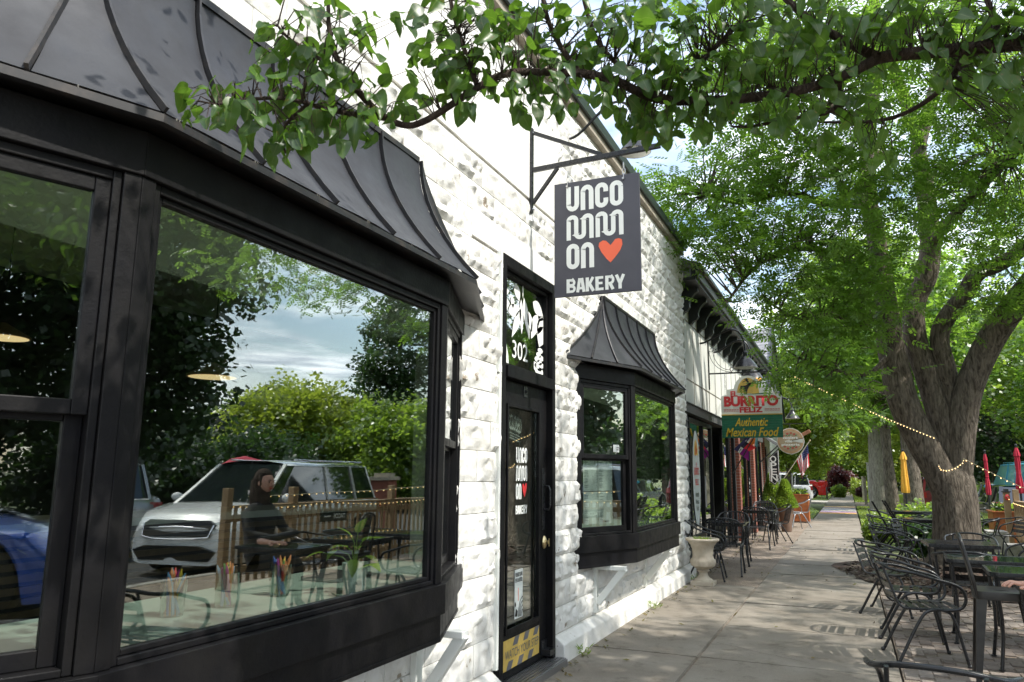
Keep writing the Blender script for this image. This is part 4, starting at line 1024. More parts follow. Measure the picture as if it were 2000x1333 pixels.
# oval vinyl on the first window
O = Vector((RX-.005, 13.23, 1.42)); Yd = (0, 1, 0); Zd = (0, 0, 1)
def ell(cx, cy, rx, ry, n=28, a0=0, a1=360): return [(cx+rx*math.cos(R(a0+(a1-a0)*i/n)), cy+ry*math.sin(R(a0+(a1-a0)*i/n))) for i in range(n)]
flat([ell(0, 0, .34, .80)], O, Yd, Zd, mat('pale_vinyl', (.55, .58, .55), .5), 'oval_vinyl', w1).location = (0,0,0)
flat([ell(0, .38, .17, .26, 20, 0, 190)], O+Vector((.002, 0, 0)), Yd, Zd, M['yellow'], 'sun_vinyl', w1)
flat([leafp(-.08, .36, .06, .62, .12), leafp(.0, .4, .12, .5, .07)], O+Vector((.004, 0, 0)), Yd, Zd, mat('orange_print', (.6, .13, .03), .5), 'rider_vinyl', w1)
for s_, zz, w_, h_, c in (('EL', .22, .10, .07, 'redprint'), ('BURRITO', .11, .44, .13, 'redprint'), ('FELIZ', -.07, .28, .10, 'redprint'), ('Authentic', -.27, .30, .09, 'greentrim'), ('Mexican', -.39, .26, .08, 'greentrim'), ('Food', -.50, .18, .08, 'greentrim')):
    lettering(s_, O+Vector((.005, 0, zz)), Yd, Zd, w_, h_, M[c], w1, bold=.02)
mb = MB(); mb.box(RX-.015, 14.08, .9, RX-.008, 14.20, 1.45); o = build(mb, 'door_notice', M['greyprint'], RB)
# brick piers between the tall windows: every brick real
def brick_pier(parent, x0, x1, y0, y1, z0, z1, far=False):
    core = MB(); core.box(x0, y0+.006, z0, x1-.006, y1-.006, z1); build(core, 'mortar_core', M['mortar'], parent)
    mb = MB(); z = z0; r = 0
    while z+.057 <= z1+.001:
        e = random.uniform(0, .003); w = y1-y0
        if r % 2: mb.box(x0, y0, z, x1+e, y0+w*.48, z+.057); mb.box(x0, y0+w*.52, z, x1+e, y1, z+.057)
        else: mb.box(x0, y0, z, x1+e, y1, z+.057)
        z += .067; r += 1
    o = build(mb, 'brick_facing', M['brick'], parent); o['kind'] = 'stuff'
brick_pier(RB, RX-.2, RX+.05, 18.5, 18.80, 0, 2.6)
framed(RB, 18.9, 20.3, .30, 2.4, RX, .07); framed(RB, 20.35, 21.35, .05, 2.4, RX-.02, .08, nm='door')
brick_pier(RB, RX-.2, RX+.05, 21.5, 21.9, 0, 2.6)
mb = MB(); mb.box(RX-.2, 18.85, 0, RX+.01, 20.34, .3); build(mb, 'stall_riser', M['black'], RB)
mb = MB(); mb.box(RX-.03, 18.46, 2.46, RX+.06, Y1, 2.612); build(mb, 'head_trim', M['siding'], RB)
for s_ in range(5):
    mb = MB(); mb.box(RX-.012, 20.86, .95+s_*.1, RX-.006, 20.92, 1.02+s_*.1); build(mb, 'door_sticker', M['signwhite'] if s_ % 2 else M['greyprint'], RB)
framed(RB, 22.0, 22.9, .05, 2.4, RX, .08, nm='door'); framed(RB, 22.95, 24.0, .3, 2.4, RX, .07)

# brick shop with grey awning and gabled roof
BB = thing('brick_shop', 'low brick shop with sloping grey awning and grey shingled gable', 'building', (-2.6, 27, 0))
SX = -2.45
mb = MB()
for a, b, c, d in wall_rects(24.25, 32, -.2, 3.6, [(24.6, 25.5, 0, 2.5), (25.9, 27.6, .3, 2.5)]): mb.box(SX-.25, a, c, SX, b, d)
mb.box(-9, 31.75, -.2, SX-.26, 32, 3.6); mb.box(-9, 24.25, -.2, SX-.26, 24.5, 3.6); build(mb, 'wall', M['stucco'], BB)
for a, b in ((24.26, 24.6), (25.52, 25.86)): brick_pier(BB, SX-.1, SX+.06, a, b, 0, 2.75)
framed(BB, 24.62, 25.48, .05, 2.45, SX-.1, .08, nm='door'); framed(BB, 25.95, 27.55, .35, 2.45, SX-.05, .07)
mb = MB(); mb.box(SX+.01, 24.3, 2.80, SX+.10, 28.4, 2.92); build(mb, 'brick_course', M['brick'], BB)
mb = MB(); mb.add([(SX+.03, 24.6, 2.78), (SX+.03, 28.3, 2.78), (SX+.75, 28.3, 2.35), (SX+.75, 24.6, 2.35), (SX+.03, 24.6, 2.74), (SX+.03, 28.3, 2.74), (SX+.75, 28.3, 2.20), (SX+.75, 24.6, 2.20)], [(0,1,2,3),(7,6,5,4),(3,2,6,7),(0,3,7,4),(1,5,6,2)]); build(mb, 'awning', M['awning'], BB)
mb = MB()   # gable roof, ridge across the street direction
mb.add([(SX+.35, 24.3, 3.6), (-9, 24.3, 3.6), (-9, 27.6, 6.6), (SX+.35, 27.6, 6.6), (SX+.35, 30.9, 3.6), (-9, 30.9, 3.6)], [(0,3,2,1), (3,4,5,2)])
build(mb, 'roof', M['shingle'], BB)
for k in range(24):       # shingle courses stepped on the near slope
    f = k/24; g_ = (k+1)/24; mb = MB(); y = 24.3+3.3*f; z = 3.6+3*f; mb.beam((-9, y+.07, z+.075), (SX+.36, y+.07, z+.075), .16, .012, up=(0, -.67, .74)); build(mb, 'shingle', M['shingle'], BB)
mb = MB(); mb.add([(SX+.2, 24.5, 3.55), (SX+.2, 27.6, 6.4), (SX+.2, 30.7, 3.55)], [(0,1,2)]); mb.beam((SX+.36, 24.2, 3.55), (SX+.36, 27.6, 6.64), .06, .16); mb.beam((SX+.36, 31, 3.55), (SX+.36, 27.6, 6.64), .06, .16)
build(mb, 'gable', M['eave'], BB)
mb = MB(); mb.tube([(SX+.35, 25.6, 3.2), (SX+.75, 25.6, 2.3)], .015, 6); build(mb, 'awning_strut', M['blackmetal'], BB)
t = thing('wall_sconce', 'black box sconce with a round pale lamp by the far shop door', 'lamp', (SX+.1, 25.7, 1.6))
mb = MB(); mb.box(SX+.065, 25.62, 1.1, SX+.12, 25.78, 2.0); build(mb, 'back_plate', M['blackmetal'], t)
mb = MB(); mb.sphere((SX+.17, 25.70, 1.70), .06, 12, 8); build(mb, 'globe', M['signwhite'], t)

# ---------------------------------------------------------------- El Burrito sign
YB = 14.8
def P2(u, v): q = GY(u, v, YB-.03); return (q.x, q.z)
c0 = P2(1409, 775); c1 = P2(1527, 772); c2 = P2(1406, 856); sw_, sh_ = c1[0]-c0[0], c0[1]-c2[1]
t = thing('restaurant_sign', 'white and green restaurant sign with arched top showing a rider on a donkey', 'sign', ((c0[0]+c1[0])/2, YB, c0[1]))
X0, Z0 = c0[0]-.012, c2[1]; Wd, Hd = sw_, sh_; zs = Z0+Hd*.565         # split line
X = lambda f: X0+Wd*f
arch = [(X(.10), Z0+Hd*1.16), (X(.22), Z0+Hd*1.18)]+[(X(.46)+Wd*.24*math.cos(R(a)), Z0+Hd*1.13+Hd*.36*math.sin(R(a))) for a in range(170, 5, -12)]+[(X(.70), Z0+Hd*1.20), (X(.86), Z0+Hd*1.18), (X(.87), Z0+Hd*1.08), (X(.96), Z0+Hd*1.03), (X(1.0), Z0+Hd*1.0)]
poly = [(X(0), zs), (X(1), zs)]+arch[::-1]+[(X(.11), Z0+Hd*1.05), (X(0), Z0+Hd*1.0)]
mb = MB(); mb.prism(poly, lambda x, z, t: (x, t, z), YB-.02, YB+.02)
build(mb, 'upper_board', M['signwhite'], t)
gm = mat('sign_green', (.01, .17, .085), .5, var=(.008, .13, .065), vscale=9)
for k in range(9):
    za = Z0+(zs-.02-Z0)*k/9; zb_ = Z0+(zs-.02-Z0)*(k+1)/9; mb = MB(); mb.box(X(0), YB-.02, za+.002, X(1), YB+.02, zb_); build(mb, 'plank', gm, t, bevel=.003)
mb = MB(); mb.box(X(0)-.005, YB-.026, zs-.018, X(1)+.005, YB+.026, zs-.001); build(mb, 'gold_rail', mat('gold_paint', (.62, .42, .05), .5), t)
Xd = (1, 0, 0); F = lambda x, z, d=0: Vector((X(x), YB-.022-d, Z0+Hd*z))
flat([ell(0, 0, Wd*.185, Hd*.40, 24, 0, 181)], F(.46, 1.035), Xd, Zd, M['yellow'], 'painted_sun', t)
# rider on a bucking donkey, as a flat silhouette
dk = [(-.105,.18),(-.115,.13),(-.10,.11),(-.085,.13),(-.06,.145),(-.045,.12),(-.035,.06),(-.04,.02),(-.05,-.01),(-.035,-.012),(-.022,.03),(-.012,.075),(-.008,.03),(-.01,-.008),(.004,-.008),(.008,.04),(.015,.10),(.03,.14),(.055,.20),(.075,.235),(.06,.25),(.03,.245),(-.01,.215),(-.05,.205),(-.085,.20),(-.092,.215),(-.10,.20)]
rd = [(.0,.215),(.02,.245),(.015,.29),(-.005,.315),(-.04,.30),(-.07,.285),(-.075,.295),(-.03,.325),(-.005,.34),(-.045,.365),(-.03,.372),(-.012,.368),(-.01,.39),(.012,.39),(.015,.365),(.045,.36),(.022,.34),(.04,.315),(.045,.27),(.085,.285),(.125,.275),(.155,.255),(.15,.245),(.10,.262),(.06,.245),(.08,.215),(.10,.18),(.085,.175),(.06,.205),(.03,.215)]
tail = [(.06,.235),(.10,.26),(.12,.30),(.15,.31),(.13,.33),(.105,.305),(.085,.27),(.055,.25)]
dsc = Hd*1.0
flat([[(a*Wd*.98, b*Hd*.98) for a, b in q] for q in (dk, rd, tail)], F(.44, 1.045, .004), Xd, Zd, M['text_black'], 'rider_silhouette', t)
flat([[(-.25*Wd, -.006), (.34*Wd, -.006), (.34*Wd, .0), (.18*Wd, .016), (0, .004)]], F(.53, 1.04, .006), Xd, Zd, gm, 'painted_ground', t)
flat(ribbon([(0, 0), (0, .1)], .010)+ribbon([(-.03, .07), (-.03, .045), (0, .035)], .008)+ribbon([(.028, .085), (.028, .055), (0, .045)], .008), F(.74, 1.05, .004), Xd, Zd, gm, 'painted_cactus', t)
lettering('EL', F(.225, 1.055, .004), Xd, Zd, Wd*.12, Hd*.135, M['redprint'], t, bold=.045)
lettering('BURRITO', F(.50, .875, .004), Xd, Zd, Wd*.90, Hd*.255, M['redprint'], t, bold=.05, space=.95)
lettering('FELIZ', F(.50, .665, .004), Xd, Zd, Wd*.385, Hd*.135, M['redprint'], t, bold=.045)
for xc in (.165, .84):
    pol = ribbon([(-.13*Wd, -.022), (.13*Wd, -.022)], .004)+ribbon([(-.13*Wd, .024), (.13*Wd, .024)], .004)
    for k in range(6):
        x = (-.11+k*.042)*Wd; pol += ribbon([(x, -.016), (x, .018), (x+.022, .018), (x+.022, -.004), (x+.012, -.004)], .005)
    flat(pol, F(xc, .655, .004), Xd, Zd, M['redprint'], 'key_pattern', t)
gold = mat('yellow_script', (.72, .50, .03), .5)
lettering('Authentic', F(.50, .375, .004), Xd, Zd, Wd*.53, Hd*.20, gold, t, bold=.02, shear=.22)
lettering('Mexican Food', F(.50, .135, .004), Xd, Zd, Wd*.84, Hd*.21, gold, t, bold=.02, shear=.22)
for u in (1415, 1500):
    q = GY(u, 730, YB); 
    for k in range(7):
        mb = MB(); zz = q.z-.02-k*.045; ax = (1, 0) if k % 2 else (0, 1)
        mb.tube([(q.x+ax[0]*.009*math.cos(a*.785), YB+ax[1]*.009*math.cos(a*.785), zz+.026*math.sin(a*.785)) for a in range(9)], .003, 5, cap=False); build(mb, 'chain_link', M['blackmetal'], t)
t = thing('scroll_bracket', 'black wrought-iron scroll bracket holding the restaurant sign', 'bracket', (RX, YB, 3.2))
a0 = GY(1383, 731, YB); zt_ = GY(1383, 669, YB).z; zb_ = GY(1384, 762, YB).z; xe = GY(1521, 726, YB).x
mb = MB(); mb.box(RX+.002, YB-.012, zb_, RX+.026, YB+.012, zt_); build(mb, 'wall_bar', M['blackmetal'], t)
mb = MB(); mb.box(RX+.027, YB-.013, a0.z-.012, xe, YB+.013, a0.z+.014); build(mb, 'arm', M['blackmetal'], t)
def scroll(cx, cz, r, a0_, a1_): return [(cx+r*(1-.45*i/18)*math.cos(R(a0_+(a1_-a0_)*i/18)), YB, cz+r*(1-.45*i/18)*math.sin(R(a0_+(a1_-a0_)*i/18))) for i in range(19)]
for pts in ([(RX+.03+.42*(1-math.cos(R(a))), YB, a0.z+.02+.42*(1-math.sin(R(a)))) for a in range(0, 91, 9)], [(RX+.10+.32*(1-math.cos(R(a))), YB, a0.z+.06+.40*(1-math.sin(R(a)))) for a in range(0, 91, 9)],
            scroll(RX+.08, a0.z+.47, .05, 200, 560), scroll(RX+.17, a0.z+.45, .045, 200, 560), scroll(RX+.44, a0.z+.07, .045, 0, 360), scroll(RX+.55, a0.z+.06, .045, 180, -180), scroll(RX+.70, a0.z+.13, .05, -90, 270), scroll(RX+.80, a0.z+.19, .05, 90, -270)):
    mb = MB(); mb.tube(pts, .006, 5); build(mb, 'scroll', M['blackmetal'], t)
q = GX(1374, 671, RX); gooseneck('gooseneck_lamp', 'black bell lamp on the nearer curved pipe over the restaurant sign', (RX+.01, 13.9, GY(1374, 671, 13.9).z), GY(1454, 690, 13.9).x-RX, .22, .018, 'bell lamps over the restaurant sign', shade=.19, drop=.42)
gooseneck('gooseneck_lamp', 'lit bell lamp with orange glow on the farther curved pipe over the restaurant sign', (RX+.01, 15.5, GY(1392, 689, 15.5).z), GY(1466, 700, 15.5).x-RX, .22, .018, 'bell lamps over the restaurant sign', shade=.20, lit=True, drop=.50)
# more lamps further on
for (yy, u1, v1, u2, lab) in ((19.5, 1495, 737, 1509, 'small curved black pipe lamp before the brick shop'), (21.5, 1490, 750, 1517, 'second small curved black pipe lamp before the brick shop')):
    a = GY(u1, v1, yy); b = GY(u2, v1, yy); gooseneck('gooseneck_lamp', lab, (RX+.01, yy, a.z), b.x-RX, .15, .016, 'small lamps past the restaurant sign', shade=.09, drop=.35)
yy = 20.5; e = GY(1546, 800, yy); gooseneck('gooseneck_lamp', 'round black lamp on a curved pipe above the pizza-shaped sign', (RX+.01, yy, e.z+.10), e.x-RX, .22, .018, shade=.16, drop=.30)

# ---------------------------------------------------------------- pizza-shaped sign
YP = 21.0; c = GY(1544, 862, YP); r_ = (GY(1571, 862, YP).x-c.x)
t = thing('pizza_sign', 'round sign shaped like a pizza on a wooden peel with one slice cut', 'sign', tuple(c))
D = lambda q, d=0: q
def disc(r, y0, y1, mt, nm, n=32): 
    mb = MB(); mb.prism(ell(c.x, c.z, r, r, n), lambda x, z, tt: (x, tt, z), y0, y1); return build(mb, nm, mt, t)
woodp = mat('peel_wood', (.38, .17, .09), .6, var=(.28, .12, .06), vscale=14)
disc(r_*1.0, YP-.02, YP+.02, mat('pale_disc', (.60, .58, .52), .6), 'board')
disc(r_*.94, YP-.026, YP-.021, mat('crust', (.55, .36, .20), .7, var=(.42, .25, .13), vscale=18), 'crust')
disc(r_*.78, YP-.032, YP-.027, mat('cheese', (.42, .34, .22), .7, var=(.34, .26, .16), vscale=14), 'cheese')
mb = MB(); B = basis((math.cos(R(28)), 0, math.sin(R(28))), (-math.sin(R(28)), 0, math.cos(R(28))), (c.x, YP, c.z)); mb.box(r_*.95, -.045, -.015, r_*1.65, .045, .015, B); build(mb, 'handle', woodp, t, bevel=.01)
pc = mat('pepperoni', (.42, .09, .06), .6); gc_ = mat('basil', (.05, .20, .09), .6)
for k, (a, rr, s_) in enumerate(((60, .6, 1), (85, .62, .9), (110, .6, 1), (140, .62, .8), (250, .6, 1), (285, .55, 1), (310, .62, .9), (225, .6, .9))):
    flat([ell(0, 0, .035*s_, .03*s_, 10)], (c.x+rr*r_*math.cos(R(a)), YP-.034, c.z+rr*r_*math.sin(R(a))), Xd, Zd, pc, 'pepperoni', t)
for a, rr in ((45, .62), (98, .45), (125, .5), (268, .52), (300, .5)):
    flat([leafp(-.03, -.01, .03, .015, .03)], (c.x+rr*r_*math.cos(R(a)), YP-.034, c.z+rr*r_*math.sin(R(a))), Xd, Zd, gc_, 'basil', t)
flat([[(0, 0), (r_*.92, .06), (r_*.90, -.05)]], (c.x, YP-.035, c.z), Xd, Zd, mat('pale_disc2', (.58, .6, .54), .6), 'cut_slice', t)
flat(ribbon([(0, 0), (r_*.95, .08)], .012), (c.x, YP-.038, c.z), Xd, Zd, M['text_black'], 'cut_line', t)
for s_, dz, w_ in (('coolers', .09, .36), ('ville', .0, .18), ('pizzeria', -.10, .44)):
    lettering(s_, Vector((c.x-.05 if w_ < .2 else c.x, YP-.040, c.z+dz)), Xd, Zd, w_, .075, M['signwhite'], t, bold=.02)
mb = MB(); mb.tube([(c.x, YP, c.z+r_), (c.x, YP, c.z+r_+.10)], .008, 6); mb.box(SX-.0+.06, YP-.012, c.z+r_+.10, c.x+.40, YP+.012, c.z+r_+.124); build(mb, 'hanging_arm', M['blackmetal'], t)
t2 = thing('iron_arm', 'straight iron arm above the round lamp', 'bracket', (RX, 20.0, 3)); q0 = GY(1560, 779, 20.0); mb = MB(); mb.box(RX+.0, 19.99, q0.z-.012, q0.x, 20.01, q0.z+.012); build(mb, 'arm', M['blackmetal'], t2)

# ---------------------------------------------------------------- flags and the OPEN banner
def stick(t, a, b, r, mt, nm='pole', ball=True):
    mb = MB(); mb.tube([a, b], r, 8); build(mb, nm, mt, t)
    if ball: mb = MB(); mb.sphere(b, r*2.2, 8, 6); build(mb, 'finial', M['brass'], t)
YF = 17.0; a = Vector((RX+.02, YF, GY(1425, 945, YF).z)); b = GY(1482, 838, YF)
t = thing('patchwork_flag', 'patchwork flag of navy, white, red, purple, teal and orange below the restaurant sign', 'flag', tuple(a))
stick(t, GY(1432, 925, YF)+Vector((0, 0, 0)), b, .012, M['text_black'])
def cloth(poly_uv, mt, nm, yy, parent, wav=.02):
    pts = [GY(u, v, yy) for u, v in poly_uv]; mb = MB(); n = len(pts)
    for p in pts: p.y += wav*math.sin(p.x*23+p.z*9)
    cc = sum(pts, Vector())/n; vs = pts+[cc+Vector((0, wav*.6, 0))]+[p+Vector((0, .004, 0)) for p in pts]
    mb.add(vs, [(i, (i+1) % n, n) for i in range(n)]); return build(mb, nm, mt, parent)
cl = lambda nm, c: mat(nm, c, .8)
for poly, mt, nm in ((((1433, 878), (1460, 852), (1468, 852), (1443, 884)), cl('navy_cloth', (.02, .02, .08)), 'navy_patch'),
                     (((1441, 883), (1447, 873), (1452, 876), (1445, 887)), M['signwhite'], 'white_patch'),
                     (((1447, 873), (1456, 863), (1462, 868), (1453, 877)), cl('black_cloth', (.015, .012, .02)), 'black_patch'),
                     (((1456, 862), (1462, 854), (1468, 855), (1462, 866)), M['signwhite'], 'white_patch'),
                     (((1444, 887), (1453, 876), (1462, 880), (1463, 901)), cl('purple_cloth', (.26, .01, .22)), 'purple_patch'),
                     (((1453, 876), (1462, 866), (1477, 875), (1463, 882)), cl('scarlet_cloth', (.5, .01, .015)), 'red_patch'),
                     (((1462, 866), (1466, 857), (1476, 856), (1474, 867), (1468, 870)), cl('orange_cloth', (.75, .20, .03)), 'orange_patch'),
                     (((1474, 867), (1476, 856), (1480, 850), (1480, 872), (1477, 875)), cl('teal_cloth', (.10, .25, .28)), 'teal_patch')):
    cloth(poly, mt, nm, YF, t, .01)
YO = 22.3
t = thing('open_banner', 'black pointed banner with OPEN in white letters stacked downward', 'banner', tuple(GY(1510, 880, YO)))
mb = MB(); mb.tube([GY(1483, 905, YO), GY(1523, 867, YO)], .018, 8); build(mb, 'pole', M['blackmetal'], t)
bp = [(1501, 894), (1520.5, 876), (1523, 936), (1514, 949), (1503, 941)]
pts = [GY(u, v, YO) for u, v in bp]; mb = MB(); mb.prism([(p.x, p.z) for p in pts], lambda x, z, tt: (x, tt, z), YO-.006, YO+.006); build(mb, 'cloth', cl('black_banner', (.012, .012, .014)), t)
ins = [Vector((p.x, 0, p.z)) for p in pts]; cc = sum(ins, Vector())/5; ins = [cc+(p-cc)*.90 for p in ins]
pol = ribbon([(p.x-cc.x, p.z-cc.z) for p in ins]+[(ins[0].x-cc.x, ins[0].z-cc.z)], .012); flat(pol, (cc.x, YO-.009, cc.z), Xd, Zd, M['signwhite'], 'piping', t)
for k, ch in enumerate('OPEN'):
    q = GY(1510+k*.8, 897+k*12.5, YO); lettering(ch, Vector((q.x, YO-.010, q.z)), Xd, Zd, .165 if ch != 'N' else .18, .175, M['signwhite'], t, bold=.02)
YU = 26.0
t = thing('american_flag', 'american flag hanging from a slanted pale pole over the sidewalk', 'flag', tuple(GY(1570, 880, YU)))
a, b = GY(1522, 948, YU), GY(1582, 861, YU); stick(t, a, b, .014, mat('pale_pole', (.55, .48, .36), .5))
# flag as a draped grid: top edge along the pole
A0, A1 = GY(1556, 900, YU), GY(1578, 868, YU); nx, nz = 26, 14
def fp(s, w):
    e = A0.lerp(A1, s); ln = .82*(1-.18*s); dr = Vector((.22*(1-s)+.02, 0, -1)).normalized()
    p = e+dr*ln*w*(.72+.28*s); p.x += -.06*w*math.sin(s*3.0); p.y += .07*w*math.sin(s*11+w*2); return p
mr, mw, mbl = cl('flag_red', (.50, .01, .03)), cl('flag_white', (.75, .72, .70)), cl('flag_blue', (.02, .03, .12))
# stripes run down the cloth (hoist along the pole)
me = {0: MB(), 1: MB(), 2: MB()}
for i in range(nx):
    for j in range(nz):
        s0, s1, w0, w1 = i/nx, (i+1)/nx, j/nz, (j+1)/nz
        kk = 2 if (s0 >= 6*2/nx+.0 and w0 < .42) else (0 if (i//2) % 2 == 0 else 1)
        me[kk].add([fp(s0, w0), fp(s1, w0), fp(s1, w1), fp(s0, w1)], [(0,1,2,3)])
build(me[0], 'red_stripe', mr, t); build(me[1], 'white_stripe', mw, t); build(me[2], 'star_field', mbl, t)
st = MB()
for i in range(5):
    for j in range(4):
        p = fp(.53+i*.095, .05+j*.095)+Vector((0, -.012, 0)); st.add([p+Vector((.011*math.cos(a*1.2566*2+1.57), 0, .011*math.sin(a*1.2566*2+1.57))) for a in range(5)], [(0,1,2,3,4)])
o = build(st, 'stars', mw, t)
t = thing('sign_post', 'thin grey metal post standing by the cedar planter', 'post', tuple(GZ(1550, 1000))); q = GY(1550, 990, 27.8); mb = MB(); mb.tube([(q.x, 27.8, -.02), (q.x, 27.8, GY(1550, 925, 27.8).z)], .03, 8); build(mb, 'tube', M['steel'], t)
# ================================================================ patio furniture
def arcpts(cx, cy, rx, ry, a0, a1, n): return [(cx+rx*math.cos(R(a0+(a1-a0)*i/n)), cy+ry*math.sin(R(a0+(a1-a0)*i/n))) for i in range(n+1)]
def smooth(pts, it=2):
    pts = [Vector(p) for p in pts]
    for _ in range(it):
        q = [pts[0]]
        for a, b in zip(pts, pts[1:]): q += [a.lerp(b, .25), a.lerp(b, .75)]
        q.append(pts[-1]); pts = q
    return pts
def make_arm_chair(mt='blackmetal', back='rods', H=.80):
    """stacking bistro arm chair, facing +x"""
    t = thing('bistro_chair', 'chair', 'chair', (0,0,0), local=True); m_ = M[mt]
    k = lambda mb, nm: build(mb, nm, m_, t, smooth=50, loc=(0,0,0))
    for s in (-1, 1):
        mb = MB(); mb.tube(smooth([(.10, s*.225, .425), (.0, s*.235, .42), (-.07, s*.24, .38), (-.27, s*.26, 0)], 2), .0125, 8); mb.sphere((-.27, s*.26, .012), .018, 8, 5); k(mb, 'leg')
        mb = MB(); mb.tube(smooth([(.02, s*.225, .425), (.12, s*.235, .42), (.165, s*.24, .37), (.24, s*.26, 0)], 2), .0125, 8); mb.sphere((.24, s*.26, .012), .018, 8, 5); k(mb, 'leg')
    arm = [(.10, -.235, .42), (.21, -.25, .43), (.255, -.262, .49), (.245, -.272, .57), (.19, -.28, .625), (.04, -.285, .66), (-.12, -.275, .71), (-.25, -.23, H-.03), (-.315, -.12, H), (-.325, 0, H+.005)]
    arm = arm+[(x, -y, z) for x, y, z in arm[-2::-1]]
    mb = MB(); mb.tube(smooth(arm, 2), .0125, 8); k(mb, 'arm_frame')
    for s in (-1, 1):
        mb = MB(); mb.tube(smooth([(.22, s*.20, .425), (-.16, s*.20, .415), (-.22, s*.195, .44), (-.245, s*.185, .52), (-.315, s*.165, H-.012)], 2), .010, 8); k(mb, 'back_frame')
    mb = MB(); mb.tube([(.22, -.20, .425), (.22, .20, .425)], .010, 8); mb.tube([(-.165, -.20, .415), (-.165, .20, .415)], .009, 8); mb.tube([(.18, -.245, .20), (.18, -.245, .20)], .001, 4, cap=False); k(mb, 'seat_rail')
    for i in range(5):
        x = -.14+i*.082; mb = MB(); mb.box(x, -.20, .426, x+.058, .20, .430); build(mb, 'seat_slat', m_, t, loc=(0,0,0), bevel=.002)
    if back == 'slats':
        for i in range(3):
            z = .48+i*.072; x = -.245-(z-.52)*.28; mb = MB(); mb.add([(x-.004, -.18, z), (x-.004, .18, z), (x-.020, .18, z+.048), (x-.020, -.18, z+.048), (x, -.18, z), (x, .18, z), (x-.016, .18, z+.048), (x-.016, -.18, z+.048)], [(0,1,2,3),(7,6,5,4),(0,4,5,1),(3,2,6,7)]); build(mb, 'back_slat', m_, t, loc=(0,0,0))
    else:
        for i in range(7):
            y = -.15+i*.05; mb = MB(); mb.beam((-.235, y, .46), (-.318, y*.95, H-.01), .016 if back == 'rods' else .022, .005, up=(1,0,0)); build(mb, 'back_slat', m_, t, loc=(0,0,0))
    mb = MB(); mb.tube([(-.238, -.19, .475), (-.238, .19, .475)], .007, 6); k(mb, 'back_rail')
    return t
chA = make_arm_chair('blackmetal', 'slats', .745); chB = make_arm_chair('blackmetal', 'rods', .83); chC = make_arm_chair('aluminium', 'rods', .83)
used = set()
def chair(proto, x, y, deg, label, group, z=0):
    if id(proto) in used: return copy_tree(proto, (x, y, z), R(deg), label, group)
    used.add(id(proto)); proto.location = (x, y, z); proto.rotation_euler = (0, 0, R(deg)); proto['label'] = label; proto['group'] = group; return proto
GR = 'black metal arm chairs on the patio'; GL = 'black metal arm chairs along the restaurant front'
chair(chA, .50, 7.35, 10, 'black arm chair with slatted seat, nearest of the row by the sidewalk edge', GR)
chair(chA, .47, 8.30, -3, 'black arm chair second from the front in the row along the sidewalk edge', GR)
chair(chA, .36, 9.62, -14, 'black arm chair third in the row by the sidewalk, farther from the camera', GR)
chair(chA, .31, 3.72, 80, 'black arm chair whose curved top rail alone shows at the bottom edge', GR)
chair(chA, 1.02, 9.05, 84, 'black arm chair seen from behind, before the small dark table', GR)
chair(chA, 1.38, 11.45, -92, 'black arm chair between the small dark table and the tree trunk', GR)
chair(chA, .58, 12.9, -8, 'black arm chair left of the tree bed, next after the row of three', GR)
chair(chA, .98, 14.9, -25, 'black arm chair touching the left side of the tree trunk', GR)
chair(chA, .62, 16.6, -5, 'black arm chair before the leaning slatted chairs beyond the tree', GR)
chair(chA, 1.35, 18.4, 180, 'black arm chair facing back at the long dark table beyond the tree', GR)
chair(chA, .70, 19.6, 0, 'black arm chair farthest along the patio by the flower bed', GR)
chair(chA, 2.62, 17.0, 200, 'black arm chair before the planter, beside the concrete block', GR)
chair(chA, 2.15, 16.5, 175, 'black arm chair half hidden behind the right side of the tree trunk', GR)
chair(chA, 2.02, 11.2, 185, 'black arm chair at the right border near the fence post', GR)
chair(chA, 1.95, 7.6, 180, 'black arm chair on the far side of the green glass tables', GR)
chair(chB, -1.92, 11.50, 5, 'black rod-backed chair right beside the stone urn', GL)
chair(chB, -1.78, 12.22, 92, 'black rod-backed chair seen from behind just past the stone urn', GL)
chair(chB, -1.88, 13.95, -88, 'black rod-backed chair behind the first dark table by the restaurant', GL)
chair(chB, -1.80, 16.75, 95, 'black rod-backed chair seen from behind at the second restaurant table', GL)
chair(chB, -1.86, 19.2, -90, 'black rod-backed chair behind the second restaurant table', GL)
chair(chB, -1.55, 18.6, 200, 'black rod-backed chair at the street side of the second restaurant table', GL)
chair(chB, -1.95, 20.4, -80, 'black rod-backed chair nearest the cone-shaped shrubs', GL)
chair(chC, -1.62, 23.6, 60, 'grey aluminium chair between the brown pot and the cedar planter, left one', 'grey chairs by the cedar planter')
chair(chC, -1.35, 24.6, 185, 'grey aluminium chair by the cedar planter, on the sidewalk side', 'grey chairs by the cedar planter')
chair(chC, -2.0, 25.5, -60, 'grey aluminium chair tucked between the white table and the cedar planter', 'grey chairs by the cedar planter')
for c_ in (chA, chB, chC):
    for ch in c_.children: pass
